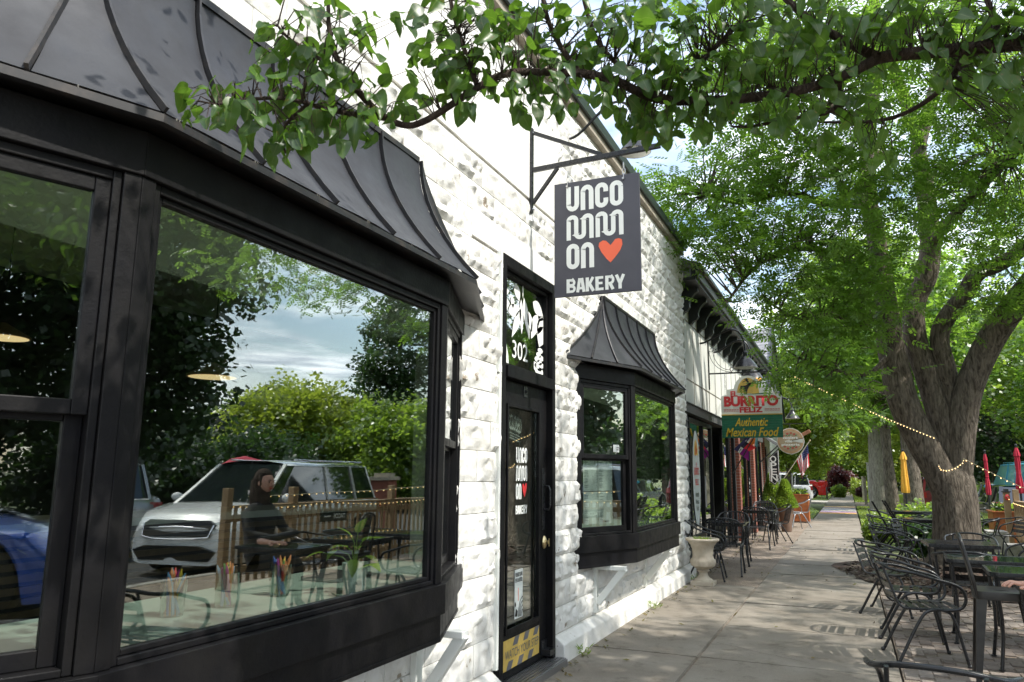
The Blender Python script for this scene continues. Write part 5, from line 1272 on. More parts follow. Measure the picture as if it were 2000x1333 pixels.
def table(label, x, y, w, d, rz, top, group, h=.73, leg='blackmetal', glassy=False, rad=.06):
    t = thing('patio_table', label, 'table', (x, y, 0), R(rz), group, local=True)
    def rr(w, d, r, n=5):
        o = []
        for cx, cy, a in ((w/2-r, d/2-r, 0), (-w/2+r, d/2-r, 90), (-w/2+r, -d/2+r, 180), (w/2-r, -d/2+r, 270)): o += [(cx+r*math.cos(R(a+90*i/n)), cy+r*math.sin(R(a+90*i/n))) for i in range(n+1)]
        return o
    if glassy:
        mb = MB(); mb.prism(rr(w-.03, d-.03, rad), lambda a, b, z: (a, b, z), h-.006, h); build(mb, 'glass_top', M['tabletop_glass'], t, loc=(0,0,0))
        o_, i_ = rr(w, d, rad+.01), rr(w-.045, d-.045, rad-.01); n = len(o_); mb = MB()
        mb.add([(a, b, h-.028) for a, b in o_]+[(a, b, h-.002) for a, b in o_]+[(a*.998, b*.998, h+.003) for a, b in o_]+[(a, b, h+.002) for a, b in i_]+[(a, b, h-.028) for a, b in i_],
               [(k*n+i, k*n+(i+1) % n, ((k+1) % 5)*n+(i+1) % n, ((k+1) % 5)*n+i) for k in range(5) for i in range(n)]); build(mb, 'rim', M['blackmetal'], t, smooth=40, loc=(0,0,0))
    elif top == 'slat':
        n = 8
        for i in range(n):
            y0 = -d/2+i*d/n; mb = MB(); mb.box(-w/2, y0+.004, h-.02, w/2, y0+d/n-.004, h); build(mb, 'top_slat', M['dark_top'], t, loc=(0,0,0))
        mb = MB(); mb.box(-w/2, -d/2-.02, h-.035, w/2, -d/2, h+.001); mb.box(-w/2, d/2, h-.035, w/2, d/2+.02, h+.001); mb.box(-w/2-.02, -d/2-.02, h-.035, -w/2, d/2+.02, h+.001); mb.box(w/2, -d/2-.02, h-.035, w/2+.02, d/2+.02, h+.001); build(mb, 'rim', M['blackmetal'], t, loc=(0,0,0))
    else:
        mb = MB(); mb.prism(rr(w, d, rad), lambda a, b, z: (a, b, z), h-.025, h); build(mb, 'tabletop', M[top], t, loc=(0,0,0), bevel=.004)
    for sx in (-1, 1):
        for sy in (-1, 1):
            mb = MB(); mb.tube(smooth([(sx*(w/2-.05), sy*(d/2-.05), h-.03), (sx*(w/2-.05), sy*(d/2-.05), h-.12), (sx*(w/2-.07), sy*(d/2-.07), .3), (sx*(w/2-.03), sy*(d/2-.03), 0)], 1), .014, 8); mb.lathe([(.022, 0), (.022, .012)], (sx*(w/2-.03), sy*(d/2-.03), 0), 10); build(mb, 'leg', M[leg], t, smooth=50, loc=(0,0,0))
    mb = MB()
    for s in (-1, 1): mb.beam((-w/2+.05, s*(d/2-.05), h-.05), (w/2-.05, s*(d/2-.05), h-.05), .015, .03); mb.beam((s*(w/2-.05), -d/2+.05, h-.05), (s*(w/2-.05), d/2-.05, h-.05), .015, .03)
    build(mb, 'apron_rail', M[leg], t, loc=(0,0,0)); return t
GT = 'green glass-topped tables on the patio'
table('green glass table farthest from the camera of the row on the brick paving', 1.16, 8.38, .74, .62, -4, 'g', GT, glassy=True)
table('green glass table in the middle of the row on the brick paving', 1.36, 7.42, .76, .62, -3, 'g', GT, glassy=True)
table('green glass table closest to the camera, with a hand over it', 1.40, 6.30, .76, .62, -2, 'g', GT, glassy=True)
table('green glass table at the right border with a thick rounded rim', 1.92, 8.45, .80, .75, 4, 'g', GT, glassy=True, rad=.09)
table('small dark square table in front of the tree trunk', 1.12, 10.25, .66, .66, 2, 'slat', 'dark patio tables')
table('long dark table beyond the tree on its sidewalk side', 1.30, 15.9, .9, .7, 0, 'dark_top', 'dark patio tables')
table('dark table farthest along the patio, under the yellow umbrella side', 1.35, 19.4, 1.0, .7, 0, 'dark_top', 'dark patio tables')
table('first dark table by the restaurant, past the stone urn', -1.84, 13.05, .62, .62, 0, 'dark_top', 'dark tables along the restaurant front')
table('second dark table by the restaurant, before the cone-shaped shrubs', -1.82, 17.85, .68, .68, 0, 'dark_top', 'dark tables along the restaurant front')
t = thing('white_table', 'small white square cafe table by the cedar planter', 'table', (-1.85, 24.4, 0), local=True)
mb = MB(); mb.box(-.36, -.36, .75, .36, .36, .78); build(mb, 'tabletop', M['signwhite'], t, bevel=.006, loc=(0,0,0))
mb = MB(); mb.tube([(0, 0, .04), (0, 0, .75)], .03, 8); mb.lathe([(.24, 0), (.2, .03), (.03, .06)], (0,0,0), 14); build(mb, 'pedestal', M['aluminium'], t, loc=(0,0,0))
# metal cafe chair with hole in its seat, nearest on the right
t = thing('metal_stool', 'tall dark pressed-metal stool with tapered legs and a slotted seat', 'stool', (.99, 6.80, 0), R(-4), local=True)
mm_ = mat('gunmetal', (.025, .024, .024), .30, metal=.4, var=(.04, .038, .036), vscale=12)
SH = .645
mb = MB(); n = 24
o_ = [(p[0], p[1]) for p in arcpts(.13, .13, .06, .06, 0, 90, 4)+arcpts(-.13, .13, .06, .06, 90, 180, 4)+arcpts(-.13, -.13, .06, .06, 180, 270, 4)+arcpts(.13, -.13, .06, .06, 270, 360, 4)]; n = len(o_)
s_ = ell(0, 0, .05, .016, n, 45, 405)
mb.add([(a, b, SH-.006) for a, b in s_]+[(a*.9, b*.9, SH) for a, b in o_]+[(a*.99, b*.99, SH) for a, b in o_]+[(a, b, SH-.012) for a, b in o_]+[(a, b, SH-.055) for a, b in o_], [(k*n+i, k*n+(i+1) % n, (k+1)*n+(i+1) % n, (k+1)*n+i) for k in range(4) for i in range(n)])
build(mb, 'seat', mm_, t, smooth=50, loc=(0,0,0))
for sx in (-1, 1):
    for sy in (-1, 1):
        mb = MB(); a = Vector((sx*.17, sy*.17, SH-.02)); b = Vector((sx*.225, sy*.215, 0)); vs = []
        for f, w in ((0, .070), (.5, .052), (1, .036)):
            p = a.lerp(b, f); vs += [p, p+Vector((-sx*w, 0, 0)), p+Vector((0, -sy*w, 0)), p+Vector((-sx*.012, -sy*.012, 0)), ]
        fs = []
        for k in (0, 4): fs += [(k, k+1, k+5, k+4), (k, k+4, k+6, k+2), (k+1, k+3, k+7, k+5), (k+3, k+2, k+6, k+7)]
        mb.add(vs, fs); mb.box(b.x-.022, b.y-.022, 0, b.x+.022, b.y+.022, .012); build(mb, 'leg', mm_, t, loc=(0,0,0))
mb = MB(); mb.tube(smooth([(-.17, -.17, SH-.03), (-.185, -.175, .74), (-.235, -.15, .98), (-.245, -.08, 1.03), (-.25, 0, 1.035), (-.245, .08, 1.03), (-.235, .15, .98), (-.185, .175, .74), (-.17, .17, SH-.03)], 2), .0125, 8)
build(mb, 'back_hoop', mm_, t, smooth=50, loc=(0,0,0))
mb = MB(); vs = []; n = 8
for i in range(n+1):
    f = i/n; x = -.165-.08*f; z = SH-.01+(1.03-SH)*f; w = .045+.02*f; c_ = -.01; vs += [(x, -w, z), (x+c_, 0, z), (x, w, z)]
mb.add(vs, [(i*3+j, i*3+j+1, (i+1)*3+j+1, (i+1)*3+j) for i in range(n) for j in range(2)]); mb.add([(x-.004, y, z) for x, y, z in vs], [(i*3+j+1, i*3+j, (i+1)*3+j, (i+1)*3+j+1) for i in range(n) for j in range(2)]); build(mb, 'back_splat', mm_, t, loc=(0,0,0))
# leaning slatted chairs beyond the tree
def folding(x, y, deg, lab):
    t = thing('folding_chair', lab, 'chair', (x, y, 0), R(deg), 'tall folded dark wooden chairs', local=True); mt = M['black']
    for s in (-1, 1):
        mb = MB(); mb.beam((.28, s*.22, 0), (-.20, s*.22, .98), .03, .045, up=(0,1,0)); build(mb, 'leg', mt, t, loc=(0,0,0))
        mb = MB(); mb.beam((-.22, s*.20, 0), (.14, s*.20, .45), .028, .04, up=(0,1,0)); build(mb, 'leg', mt, t, loc=(0,0,0))
    for i in range(6):
        mb = MB(); z = .5+i*.085; x = .28-.48*(z/.98); mb.beam((x, -.21, z), (x, .21, z), .05, .014, up=(.48, 0, 1)); build(mb, 'back_slat', mt, t, loc=(0,0,0))
    for i in range(5):
        mb = MB(); mb.box(-.12+i*.065, -.2, .435, -.07+i*.065, .2, .45); build(mb, 'seat_slat', mt, t, loc=(0,0,0))
folding(.62, 17.3, 0, 'tall dark slatted chair leaning back nearest the sidewalk, beyond the tree')
folding(.86, 18.2, 4, 'tall dark slatted chair just behind the one nearest the sidewalk')

# ---------------------------------------------------------------- umbrellas
def umbrella(px_, vtop, vbot, y, clothm, label, group, base_z=0.0, wpx=26, pinch=0.0):
    a = GY(px_, vtop, y); b = GY(px_, vbot, y); H = a.z-b.z; w = abs(GY(px_+wpx/2, vbot, y).x-a.x); x = a.x
    t = thing('patio_umbrella', label, 'umbrella', (x, y, base_z), 0, group)
    mb = MB(); mb.tube([(x, y, base_z+.02), (x, y, a.z)], .022, 8); build(mb, 'pole', M['blackmetal'], t)
    mb = MB(); mb.lathe([(.25, 0), (.25, .05), (.05, .08), (.035, .3)], (x, y, base_z), 16); build(mb, 'base', M['blackmetal'], t)
    def wob(ph): return lambda an, z: 1+.17*math.sin(6*an+ph+z*1.2)+.08*math.sin(11*an+ph*2+z*2)
    mb = MB(); mb.lathe([(w*.95, 0), (w*1.12, H*.06), (w*1.04, H*.22), (w*(.90-pinch), H*.42), (w*.78, H*.62), (w*.66, H*.82), (w*.62, H*.86), (w*.16, H*.88)], (x, y, b.z), 48, wob=wob(px_)); build(mb, 'canopy', clothm, t, smooth=60)
    mb = MB(); mb.lathe([(w*.92, H*.79), (w*.76, H*.86), (w*.42, H*.95), (w*.06, H*1.0)], (x, y, b.z), 48, wob=wob(px_+2)); build(mb, 'top_flounce', clothm, t, smooth=60)
    mb = MB(); mb.tube([(x+w*(.92-pinch)*math.cos(k*.4), y+w*(.92-pinch)*math.sin(k*.4), b.z+H*.42) for k in range(17)], .012, 5, cap=False); build(mb, 'tie', clothm, t)
    mb = MB(); mb.sphere((x, y, a.z+.02), .03, 8, 6); build(mb, 'finial', M['blackmetal'], t)
umbrella(1763, 881, 963, 26.5, M['yellowcloth'], 'closed yellow umbrella left of the big tree trunk', None, 0, 27)
umbrella(1923, 883, 967, 22.5, M['redcloth'], 'closed red umbrella just right of the big tree trunk', 'closed red umbrellas', 0, 25, .28)
umbrella(1984, 872, 964, 20.8, M['redcloth'], 'closed red umbrella at the right border of the photo', 'closed red umbrellas', 0, 33, .28)

# ---------------------------------------------------------------- urn, pots, planters, block
t = thing('stone_urn', 'pale cast-stone urn with a tuft of green at the bakery corner', 'urn', (-1.88, 10.88, 0))
mb = MB()
def flute(an, z): return 1+(.022*math.sin(18*an) if .14 < z < .27 else 0)
x, y = -1.88, 10.88
mb.box(x-.15, y-.15, 0, x+.15, y+.15, .055)
mb.lathe([(.125, .056), (.12, .075), (.085, .095), (.06, .13), (.055, .165), (.09, .185), (.07, .20), (.10, .215), (.155, .25), (.17, .30), (.16, .335), (.145, .35), (.135, .38), (.14, .46), (.16, .52), (.195, .565), (.225, .585), (.23, .60), (.215, .615), (.19, .60), (.17, .56), (.15, .55)], (x, y, 0), 54, wob=lambda an, z: 1+(.03*math.sin(14*an) if .2 < z < .345 else (.006*math.sin(20*an) if .35 < z < .52 else 0)))
build(mb, 'vessel', M['stone'], t, smooth=35, bevel=0)
def tuft(c, r, n, L_, w, mt, name, parent=None, up=.8, kind=None):
    c = np.array(c); a = rng.uniform(0, 6.28, n); rr = r*np.sqrt(rng.uniform(0, 1, n)); b = c+np.stack([rr*np.cos(a), rr*np.sin(a), np.zeros(n)], 1)
    d = rng.normal(0, 1, (n, 3)); d[:, 2] = np.abs(d[:, 2])*up+.2; d[:, :2] += np.stack([np.cos(a), np.sin(a)], 1)*.6; d /= np.linalg.norm(d, axis=1)[:, None]
    s = np.cross(d, rng.normal(0, 1, (n, 3))); s /= np.linalg.norm(s, axis=1)[:, None]; ll = L_*rng.uniform(.5, 1.2, n)[:, None]
    hh = rng.uniform(0, 1, n)[:, None]*np.array([0, 0, 1])*L_*.8
    v = np.stack([b+hh, b+hh+d*ll*.5+s*w, b+hh+d*ll, b+hh+d*ll*.5-s*w], 1).reshape(-1, 3)
    o = put(name, npmesh(name, v, np.arange(n*4).reshape(-1, 4), mt), parent)
    if kind: o['kind'] = kind
    return o
tuft((x, y, .56), .10, 220, .06, .006, M['maple_leaf'], 'foliage', t)
def cone_shrub(x, y, lab, pot, H, r, ph=.62):
    t = thing('conical_shrub', lab, 'shrub', (x, y, 0), 0, 'cone-shaped evergreen shrubs in pots')
    mb = MB(); mb.lathe([(.13, 0), (.16, ph*.5), (.20, ph*.9), (.22, ph), (.19, ph), (.17, ph-.08)], (x, y, 0), 24); build(mb, 'pot', M[pot], t, smooth=40)
    mb = MB(); mb.tube([(x, y, ph-.1), (x, y, ph+H*.8)], .02, 6); build(mb, 'stem', M['bark_dark'], t)
    n = 5200; z = rng.uniform(0, 1, n)**1.3; rad = r*(1-z)**.75*(.55+.5*rng.uniform(0, 1, n)**.4)+.02; a = rng.uniform(0, 6.28, n); rad *= 1+.12*np.sin(a*3+z*9)
    c = np.stack([x+rad*np.cos(a), y+rad*np.sin(a), ph+z*H], 1); d = np.stack([np.cos(a), np.sin(a), rng.uniform(.2, 1.4, n)], 1)+rng.normal(0, .35, (n, 3)); d /= np.linalg.norm(d, axis=1)[:, None]
    s = np.cross(d, rng.normal(0, 1, (n, 3))); s /= np.linalg.norm(s, axis=1)[:, None]
    v = np.stack([c, c+d*.035+s*.012, c+d*.07, c+d*.035-s*.012], 1).reshape(-1, 3)
    put('foliage', npmesh('foliage', v, np.arange(n*4).reshape(-1, 4), M['maple_leaf']), t)
cone_shrub(-1.98, 22.9, 'cone-shaped evergreen shrub nearest the wall, in a dark pot', 'blackplastic', .92, .25)
cone_shrub(-1.60, 22.4, 'cone-shaped evergreen shrub in a brown pot beside the sidewalk', 'terracotta', .74, .25)
tuft((-1.6, 22.4, .60), .17, 120, .08, .012, M['lime_leaf'], 'foliage', bpy.data.objects['conical_shrub.001'])
def plank_box(lab, x0, y0, x1, y1, h, nz, flowers):
    t = thing('cedar_planter', lab, 'planter', ((x0+x1)/2, (y0+y1)/2, 0), 0, 'orange-stained cedar planters')
    for k in range(nz):
        z0 = .03+k*(h-.05)/nz; z1 = .03+(k+1)*(h-.05)/nz-.006; e = random.uniform(0, .003)
        for (a, b, c, d) in ((x0, y0-e, x1, y0+.03), (x0, y1-.03, x1, y1), (x0-e, y0+.03, x0+.03, y1-.03), (x1-.03, y0+.03, x1+e, y1-.03)):
            mb = MB(); mb.box(a, b, z0, c, d, z1); build(mb, 'plank', M['cedar'], t, bevel=.003)
    mb = MB(); mb.box(x0-.03, y0-.03, h-.03, x1+.03, y0+.05, h); mb.box(x0-.03, y1-.05, h-.03, x1+.03, y1+.03, h); mb.box(x0-.03, y0+.051, h-.03, x0+.05, y1-.051, h); mb.box(x1-.05, y0+.051, h-.03, x1+.03, y1-.051, h); build(mb, 'cap_rail', M['cedar'], t, bevel=.004)
    mb = MB(); mb.box(x0+.05, y0+.05, h-.12, x1-.05, y1-.05, h-.06); build(mb, 'soil', M['soil'], t)
    n = int((x1-x0)*(y1-y0)*900)+300
    for mt, f_, L_ in (('maple_leaf', .6, .2), ('dark_leaf', .4, .22)):
        m_ = int(n*f_); c = rng.uniform((x0+.08, y0+.06, h-.06), (x1-.08, y1-.06, h+.10), (m_, 3)); d = rng.normal(0, 1, (m_, 3)); d[:, 2] = np.abs(d[:, 2]); d /= np.linalg.norm(d, axis=1)[:, None]
        s = np.cross(d, rng.normal(0, 1, (m_, 3))); s /= np.linalg.norm(s, axis=1)[:, None]; v = np.stack([c, c+d*L_*.25+s*.028, c+d*L_*.6, c+d*L_*.25-s*.028], 1).reshape(-1, 3)
        put('foliage', npmesh('foliage', v, np.arange(m_*4).reshape(-1, 4), M[mt]), t)
    for nm, mt, cnt in flowers:
        mb = MB()
        for _ in range(cnt):
            fx, fy, fz = random.uniform(x0+.08, x1-.08), random.uniform(y0+.05, y1-.05), h+random.uniform(.03, .17)
            for p_ in range(5):
                a = p_*1.2566; mb.add([(fx, fy, fz), (fx+.03*math.cos(a-.5), fy+.03*math.sin(a-.5), fz+.008), (fx+.045*math.cos(a), fy+.045*math.sin(a), fz+.004), (fx+.03*math.cos(a+.5), fy+.03*math.sin(a+.5), fz+.008)], [(0,1,2,3)])
        o = build(mb, nm, mt, t); o['kind'] = 'stuff'
    return t
rf, wf, of, bf = mat('red_petals', (.6, .03, .03), .7), mat('white_petals', (.75, .72, .70), .7), mat('orange_petals', (.75, .22, .06), .7), mat('burgundy_petals', (.12, .015, .03), .7)
plank_box('long orange cedar planter with burgundy and yellow-green plants beside the far lawn', -2.95, 27.0, -1.22, 27.7, .90, 7, (('burgundy_flowers', bf, 60), ('yellow_flowers', M['yellow_leaf'], 40)))
plank_box('orange cedar planter with red and white flowers behind the fence post', 2.78, 19.2, 4.5, 19.9, .78, 4, (('red_flowers', rf, 45), ('orange_flowers', of, 60), ('white_flowers', wf, 45)))
o = build(MB().box(2.50, 18.15, 0, 2.86, 18.75, .42), 'concrete_block', M['kerb'], bevel=.012); tag(o, 'plain grey concrete block standing in front of the cedar planter', 'block')
o = build(MB().box(2.70, 17.4, 0, 3.30, 17.9, .22), 'concrete_block', M['kerb'], bevel=.012); tag(o, 'low grey concrete block near the foot of the fence post', 'block')

# ---------------------------------------------------------------- picket fence along the patio
t = thing('picket_fence', 'tan wooden picket fence along the street side of the patio', 'fence', (3.4, 12, 0))
FA, FB = Vector((3.12, 18.6, 0)), Vector((3.42, 7.6, 0)); dF = (FB-FA); ln = dF.length; dF.normalize(); nF = Vector((dF.y, -dF.x, 0))
n = int(ln/.135)
for i in range(n+1):
    p = FA+dF*(ln*i/n)
    if i % 18 == 0 or i == n:
        mb = MB(); B = basis(dF, (0,0,1), p); mb.box(-.05, 0, -.05, .05, 1.24, .05, B); build(mb, 'post', M['fencewood'], t, bevel=.006)
    else:
        h = 1.0+random.uniform(-.01, .01); mb = MB(); B = basis(dF, (0,0,1), p+nF*.03); mb.box(-.028, .07, -.011, .028, h, .011, B); build(mb, 'picket', M['fencewood'], t, bevel=.003)
for z in (.22, .86):
    mb = MB(); mb.beam(FA+Vector((0,0,z)), FB+Vector((0,0,z)), .04, .085); build(mb, 'rail', M['fencewood'], t, bevel=.004)
mb = MB(); mb.beam(FA+Vector((0,0,1.0)), FB+Vector((0,0,1.0)), .11, .03); build(mb, 'cap_rail', M['fencewood'], t, bevel=.004)
# short return of the fence towards the planter
t = thing('fence_post', 'light wooden fence post with a black cap and a small red lantern', 'post', (2.93, 18.7, 0))
p = GY(1965, 962, 18.7)
mb = MB(); mb.box(p.x-.055, 18.65, 0, p.x+.055, 18.76, p.z); build(mb, 'post', M['fencewood'], t, bevel=.006)
mb = MB(); mb.box(p.x-.075, 18.63, p.z, p.x+.075, 18.78, p.z+.025); mb.box(p.x-.04, 18.66, p.z+.026, p.x+.04, 18.75, p.z+.07); build(mb, 'cap', M['blackmetal'], t)
mb = MB(); mb.sphere((p.x, 18.63, p.z-.10), .045, 10, 8, (1, .5, 1.3)); build(mb, 'red_lantern', M['redprint'], t)
t = thing('tacos_sign', 'small green sign reading TACOS fixed to the picket fence', 'sign', (3.36, 9.6, .7))
P = FA+dF*(18.6-9.7)+Vector((0,0,.80)); Bt = basis(dF, (0,0,1), P-nF*.0)
# board faces the buildings
nb = -nF if (-nF).x < 0 else nF
Pb = P+nb*.05; mb = MB(); Bx = basis((dF if dF.cross(Vector((0,0,1))).dot(nb) > 0 else -dF), (0,0,1), Pb); mb.box(-.30, -.07, -.012, .30, .07, 0, Bx); build(mb, 'board', M['greentrim'], t)
Xf = Bx.col[0].to_3d(); lettering('TACOS', Pb+nb*.004-Xf*.12, Xf, (0,0,1), .26, .07, M['signwhite'], t, bold=.02)
flat(ribbon([(0, 0), (.14, 0)], .02), Pb+nb*.004+Xf*.08, Xf, (0,0,1), M['signwhite'], 'arrow', t)

# ---------------------------------------------------------------- string lights
bulbm = MB().sphere((0,0,0), .0075, 6, 4).mesh('bulb', M['bulb'])
def string(lab, pts, sag, n, grp='strings of small warm lights', nm='string_lights', bs=1.0):
    t = thing(nm, lab, 'string lights', tuple(pts[0]), 0, grp); P = []
    for a, b in zip(pts, pts[1:]):
        a = Vector(a); b = Vector(b)
        for i in range(16):
            f = i/16; q = a.lerp(b, f); q.z -= sag*4*f*(1-f)*(a-b).length; P.append(q)
    P.append(Vector(pts[-1])); mb = MB(); mb.tube(P, .005, 5); build(mb, 'wire', M['wire'], t)
    L_ = [0]
    for a, b in zip(P, P[1:]): L_.append(L_[-1]+(b-a).length)
    for i in range(n):
        s = L_[-1]*(i+.5)/n; k = max(j for j in range(len(L_)) if L_[j] <= s); k = min(k, len(P)-2); f = (s-L_[k])/max(1e-6, L_[k+1]-L_[k])
        o = put('bulb', bulbm, t, P[k].lerp(P[k+1], f)+Vector((0, 0, -.012))-t.location); o.scale = (bs,)*3
# from the restaurant eave to the tree, round the trunk, on to the fence post and along the fence
TRY = 13.6
A = GY(1507, 713, 15.0); Bp = GY(1827, 856, 13.2)
string('string of warm lights stretched from the restaurant to the tree trunk', [A, Bp], .012, 60)
ring = [GY(1833, 908, 13.42), GY(1838, 917, 13.33), GY(1850, 919, 13.26), GY(1866, 914, 13.22), GY(1880, 904, 13.25), GY(1882, 896, 13.27)]
string('string of warm lights draped round the front of the tree trunk', ring, .01, 12)
string('string of warm lights running from the trunk out past the right border', [GY(1882, 896, 13.27), GY(2004, 956, 12.2), Vector((3.42, 8.0, 1.12))], .006, 46)
string('string of warm lights hung along the top of the picket fence', [Vector((2.96, 18.6, 1.1)), FA+Vector((-.06, 0, .98)), FA+dF*3+Vector((-.06, 0, 1.02)), FA+dF*6+Vector((-.06, 0, 1.02)), FA+dF*9+Vector((-.06, 0, 1.02)), FB+Vector((-.06, 0, 1.02))], .02, 90)

# ---------------------------------------------------------------- person reaching over the nearest green table
def skin_body(name, verts, edges, radii, mt, parent, sub=2, root=0):
    me = bpy.data.meshes.new(name); me.from_pydata([tuple(v) for v in verts], edges, []); me.materials.append(mt)
    o = put(name, me, parent, (0,0,0)); md = o.modifiers.new('skin', 'SKIN')
    for i, r_ in enumerate(radii): me.skin_vertices[0].data[i].radius = (r_, r_) if not hasattr(r_, '__len__') else r_
    me.skin_vertices[0].data[root].use_root = True
    ss = o.modifiers.new('sub', 'SUBSURF'); ss.levels = sub; ss.render_levels = sub
    me.polygons.foreach_set('use_smooth', [True]*len(me.polygons)); md.use_smooth_shade = True; return o
px_, py_ = 2.08, 6.75      # seated just outside the frame, hand above the table
t = thing('person', 'person at the right border, one hand reaching over the nearest green table', 'person', (px_, py_, 0), local=True)
wr = Vector((1.345, 6.20, .835))-Vector((px_, py_, 0))
V = [(.02, 0, .50), (.04, 0, .68), (.05, 0, .88), (.05, 0, 1.02), (.03, 0, 1.12), (.02, 0, 1.20), (.03, .18, 1.02), (-.10, .24, .82), (-.32, .16, .80), (.03, -.18, 1.02), (-.06, -.24, .80), (-.30, -.18, .77),
     (-.02, .11, .50), (-.40, .13, .50), (-.42, .14, .08), (-.02, -.11, .50), (-.40, -.13, .50), (-.42, -.14, .08), (-.52, .15, .03), (-.52, -.15, .03)]
Ed = [(0,1),(1,2),(2,3),(3,4),(4,5),(3,6),(6,7),(7,8),(3,9),(9,10),(10,11),(0,12),(12,13),(13,14),(0,15),(15,16),(16,17),(14,18),(17,19)]
Rd = [.15, .15, .17, .15, .06, .055, .075, .05, .036, .075, .05, .036, .10, .07, .045, .10, .07, .045, .035, .035]
skin_body('clothed_body', V, Ed, Rd, M['sweater'], t)
mb = MB(); mb.sphere((.0, 0, 1.33), .10, 16, 12, (1, .82, 1.22)); mb.sphere((-.10, 0, 1.31), .018, 8, 6, (1, .8, 1.6))
for s in (-1, 1): mb.sphere((.0, s*.085, 1.32), .025, 8, 6, (.6, .4, 1.2))
build(mb, 'head', M['skin'], t, smooth=True, loc=(0,0,0))
for s in (-1, 1):
    mb = MB(); mb.sphere((-.088, s*.032, 1.335), .011, 8, 6, (.6, 1.2, .8)); build(mb, 'eye', M['text_black'], t, loc=(0,0,0)); mb = MB(); mb.box(-.098, s*.032-.018, 1.352, -.086, s*.032+.018, 1.358); build(mb, 'eyebrow', M['bark_dark'], t, loc=(0,0,0))
mb = MB(); mb.box(-.096, -.024, 1.264, -.080, .024, 1.272); build(mb, 'mouth', M['redprint'], t, loc=(0,0,0))
mb = MB(); mb.sphere((.02, 0, 1.36), .112, 16, 12, (1, .86, 1.15)); mb.lathe([(.05, 1.02), (.10, 1.08), (.105, 1.2), (.10, 1.36)], (.055, 0, 0), 18); mb.v = [(x+(.03 if x < -.05 and z < 1.4 else 0), y, z) for x, y, z in mb.v]; build(mb, 'hair', M['bark_dark'], t, smooth=True, loc=(0,0,0))
# right hand: palm and five separate bent fingers reaching to -x, palm down
hand = thing('hand_tmp', 'x', 'x'); bpy.data.objects.remove(hand)
hv = [(-.28, .16, .80)]; 
W_ = Vector((-.32, .16, .80)); HV = []; HE = []; HR = []
def hadd(p, r_, prev=None):
    HV.append(tuple(p)); HR.append(r_); 
    if prev is not None: HE.append((prev, len(HV)-1))
    return len(HV)-1
Hd_ = Vector((-1, .02, -.02)).normalized(); Sd = Vector((0, 1, 0)); Ud = Vector((0, 0, 1))
T0 = GZ(1972, 1150, .80)-Vector((px_, py_, 0))    # knuckle row placed where the hand shows
W_ = T0+Vector((.13, .03, .03))
e0 = hadd(W_+Vector((.17, .04, .0)), .034); e1 = hadd(W_, (.030, .022), e0); e2 = hadd(W_+Hd_*.035, (.038, .018), e1)
skin_v = []
for k, (off, ln_, rr) in enumerate(((.034, .072, .0088), (.012, .082, .0092), (-.011, .076, .0088), (-.032, .060, .0078))):
    kn = hadd(W_+Hd_*(.085-abs(off)*.15)+Sd*off, .0115, e2)
    a_ = hadd(Vector(HV[kn])+Hd_*ln_*.45+Sd*off*.25+Ud*.008, rr, kn); b_ = hadd(Vector(HV[a_])+Hd_*ln_*.32+Sd*off*.15-Ud*.012, rr*.93, a_); c_ = hadd(Vector(HV[b_])+Hd_*ln_*.2-Ud*.016, rr*.8, b_)
th1 = hadd(W_+Hd_*.02+Sd*-.038-Ud*.008, .013, e2); th2 = hadd(Vector(HV[th1])+Hd_*.035+Sd*-.022-Ud*.006, .0105, th1); hadd(Vector(HV[th2])+Hd_*.03+Sd*-.006-Ud*.006, .009, th2)
skin_body('hand', HV, HE, HR, M['skin'], t, 2, 1)
mb = MB(); mb.tube([(-.32, .16, .80), Vector(HV[0])], [.038, .036], 10); build(mb, 'sleeve', M['sweater'], t, smooth=50, loc=(0,0,0))
# ================================================================ trees
def rand_rot(n, tilt=.6):
    """n random rotation matrices whose local z stays roughly up"""
    a = rng.uniform(0, 2*np.pi, n); z = np.stack([rng.normal(0, tilt, n), rng.normal(0, tilt, n), np.ones(n)], 1); z /= np.linalg.norm(z, axis=1)[:, None]
    x = np.stack([np.cos(a), np.sin(a), rng.normal(-.25, .35, n)], 1); y = np.cross(z, x); y /= np.linalg.norm(y, axis=1)[:, None]; x = np.cross(y, z)
    return np.stack([x, y, z], 2)
def pinnate(L_=.20, k=4, w=.014, ll=.062):
    q = []
    for i in range(k):
        t = .25+.7*i/k
        for s in (-1, 1):
            b = np.array([L_*t, 0, -.08*L_*t*t]); d = np.array([.55, s*.83, -.25]); d /= np.linalg.norm(d); p = np.array([.83*s*-1, .55, 0.0])*(-s)
            f = 1-.35*abs(t-.55); q += [b, b+d*ll*.45*f+p*w, b+d*ll*f, b+d*ll*.45*f-p*w]
    b = np.array([L_*.95, 0, -.08*L_]); d = np.array([1, 0, -.3]); q += [b, b+d*ll*.5+np.array([0, w, 0]), b+d*ll, b+d*ll*.5-np.array([0, w, 0])]
    return np.array(q)
def broad(r=.16, k=7, w=.05, ll=.11, seed=3):
    g = np.random.default_rng(seed); q = []
    for i in range(k):
        b = g.normal(0, r*.5, 3); a = g.uniform(0, 6.28); d = np.array([math.cos(a), math.sin(a), g.normal(-.3, .3)]); d /= np.linalg.norm(d); s = np.cross(d, [g.normal(0, .3), g.normal(0, .3), 1]); s /= np.linalg.norm(s)
        q += [b, b+d*ll*.42+s*w, b+d*ll, b+d*ll*.42-s*w]
    return np.array(q)
TP = pinnate(); TB = [broad(seed=s) for s in range(3)]
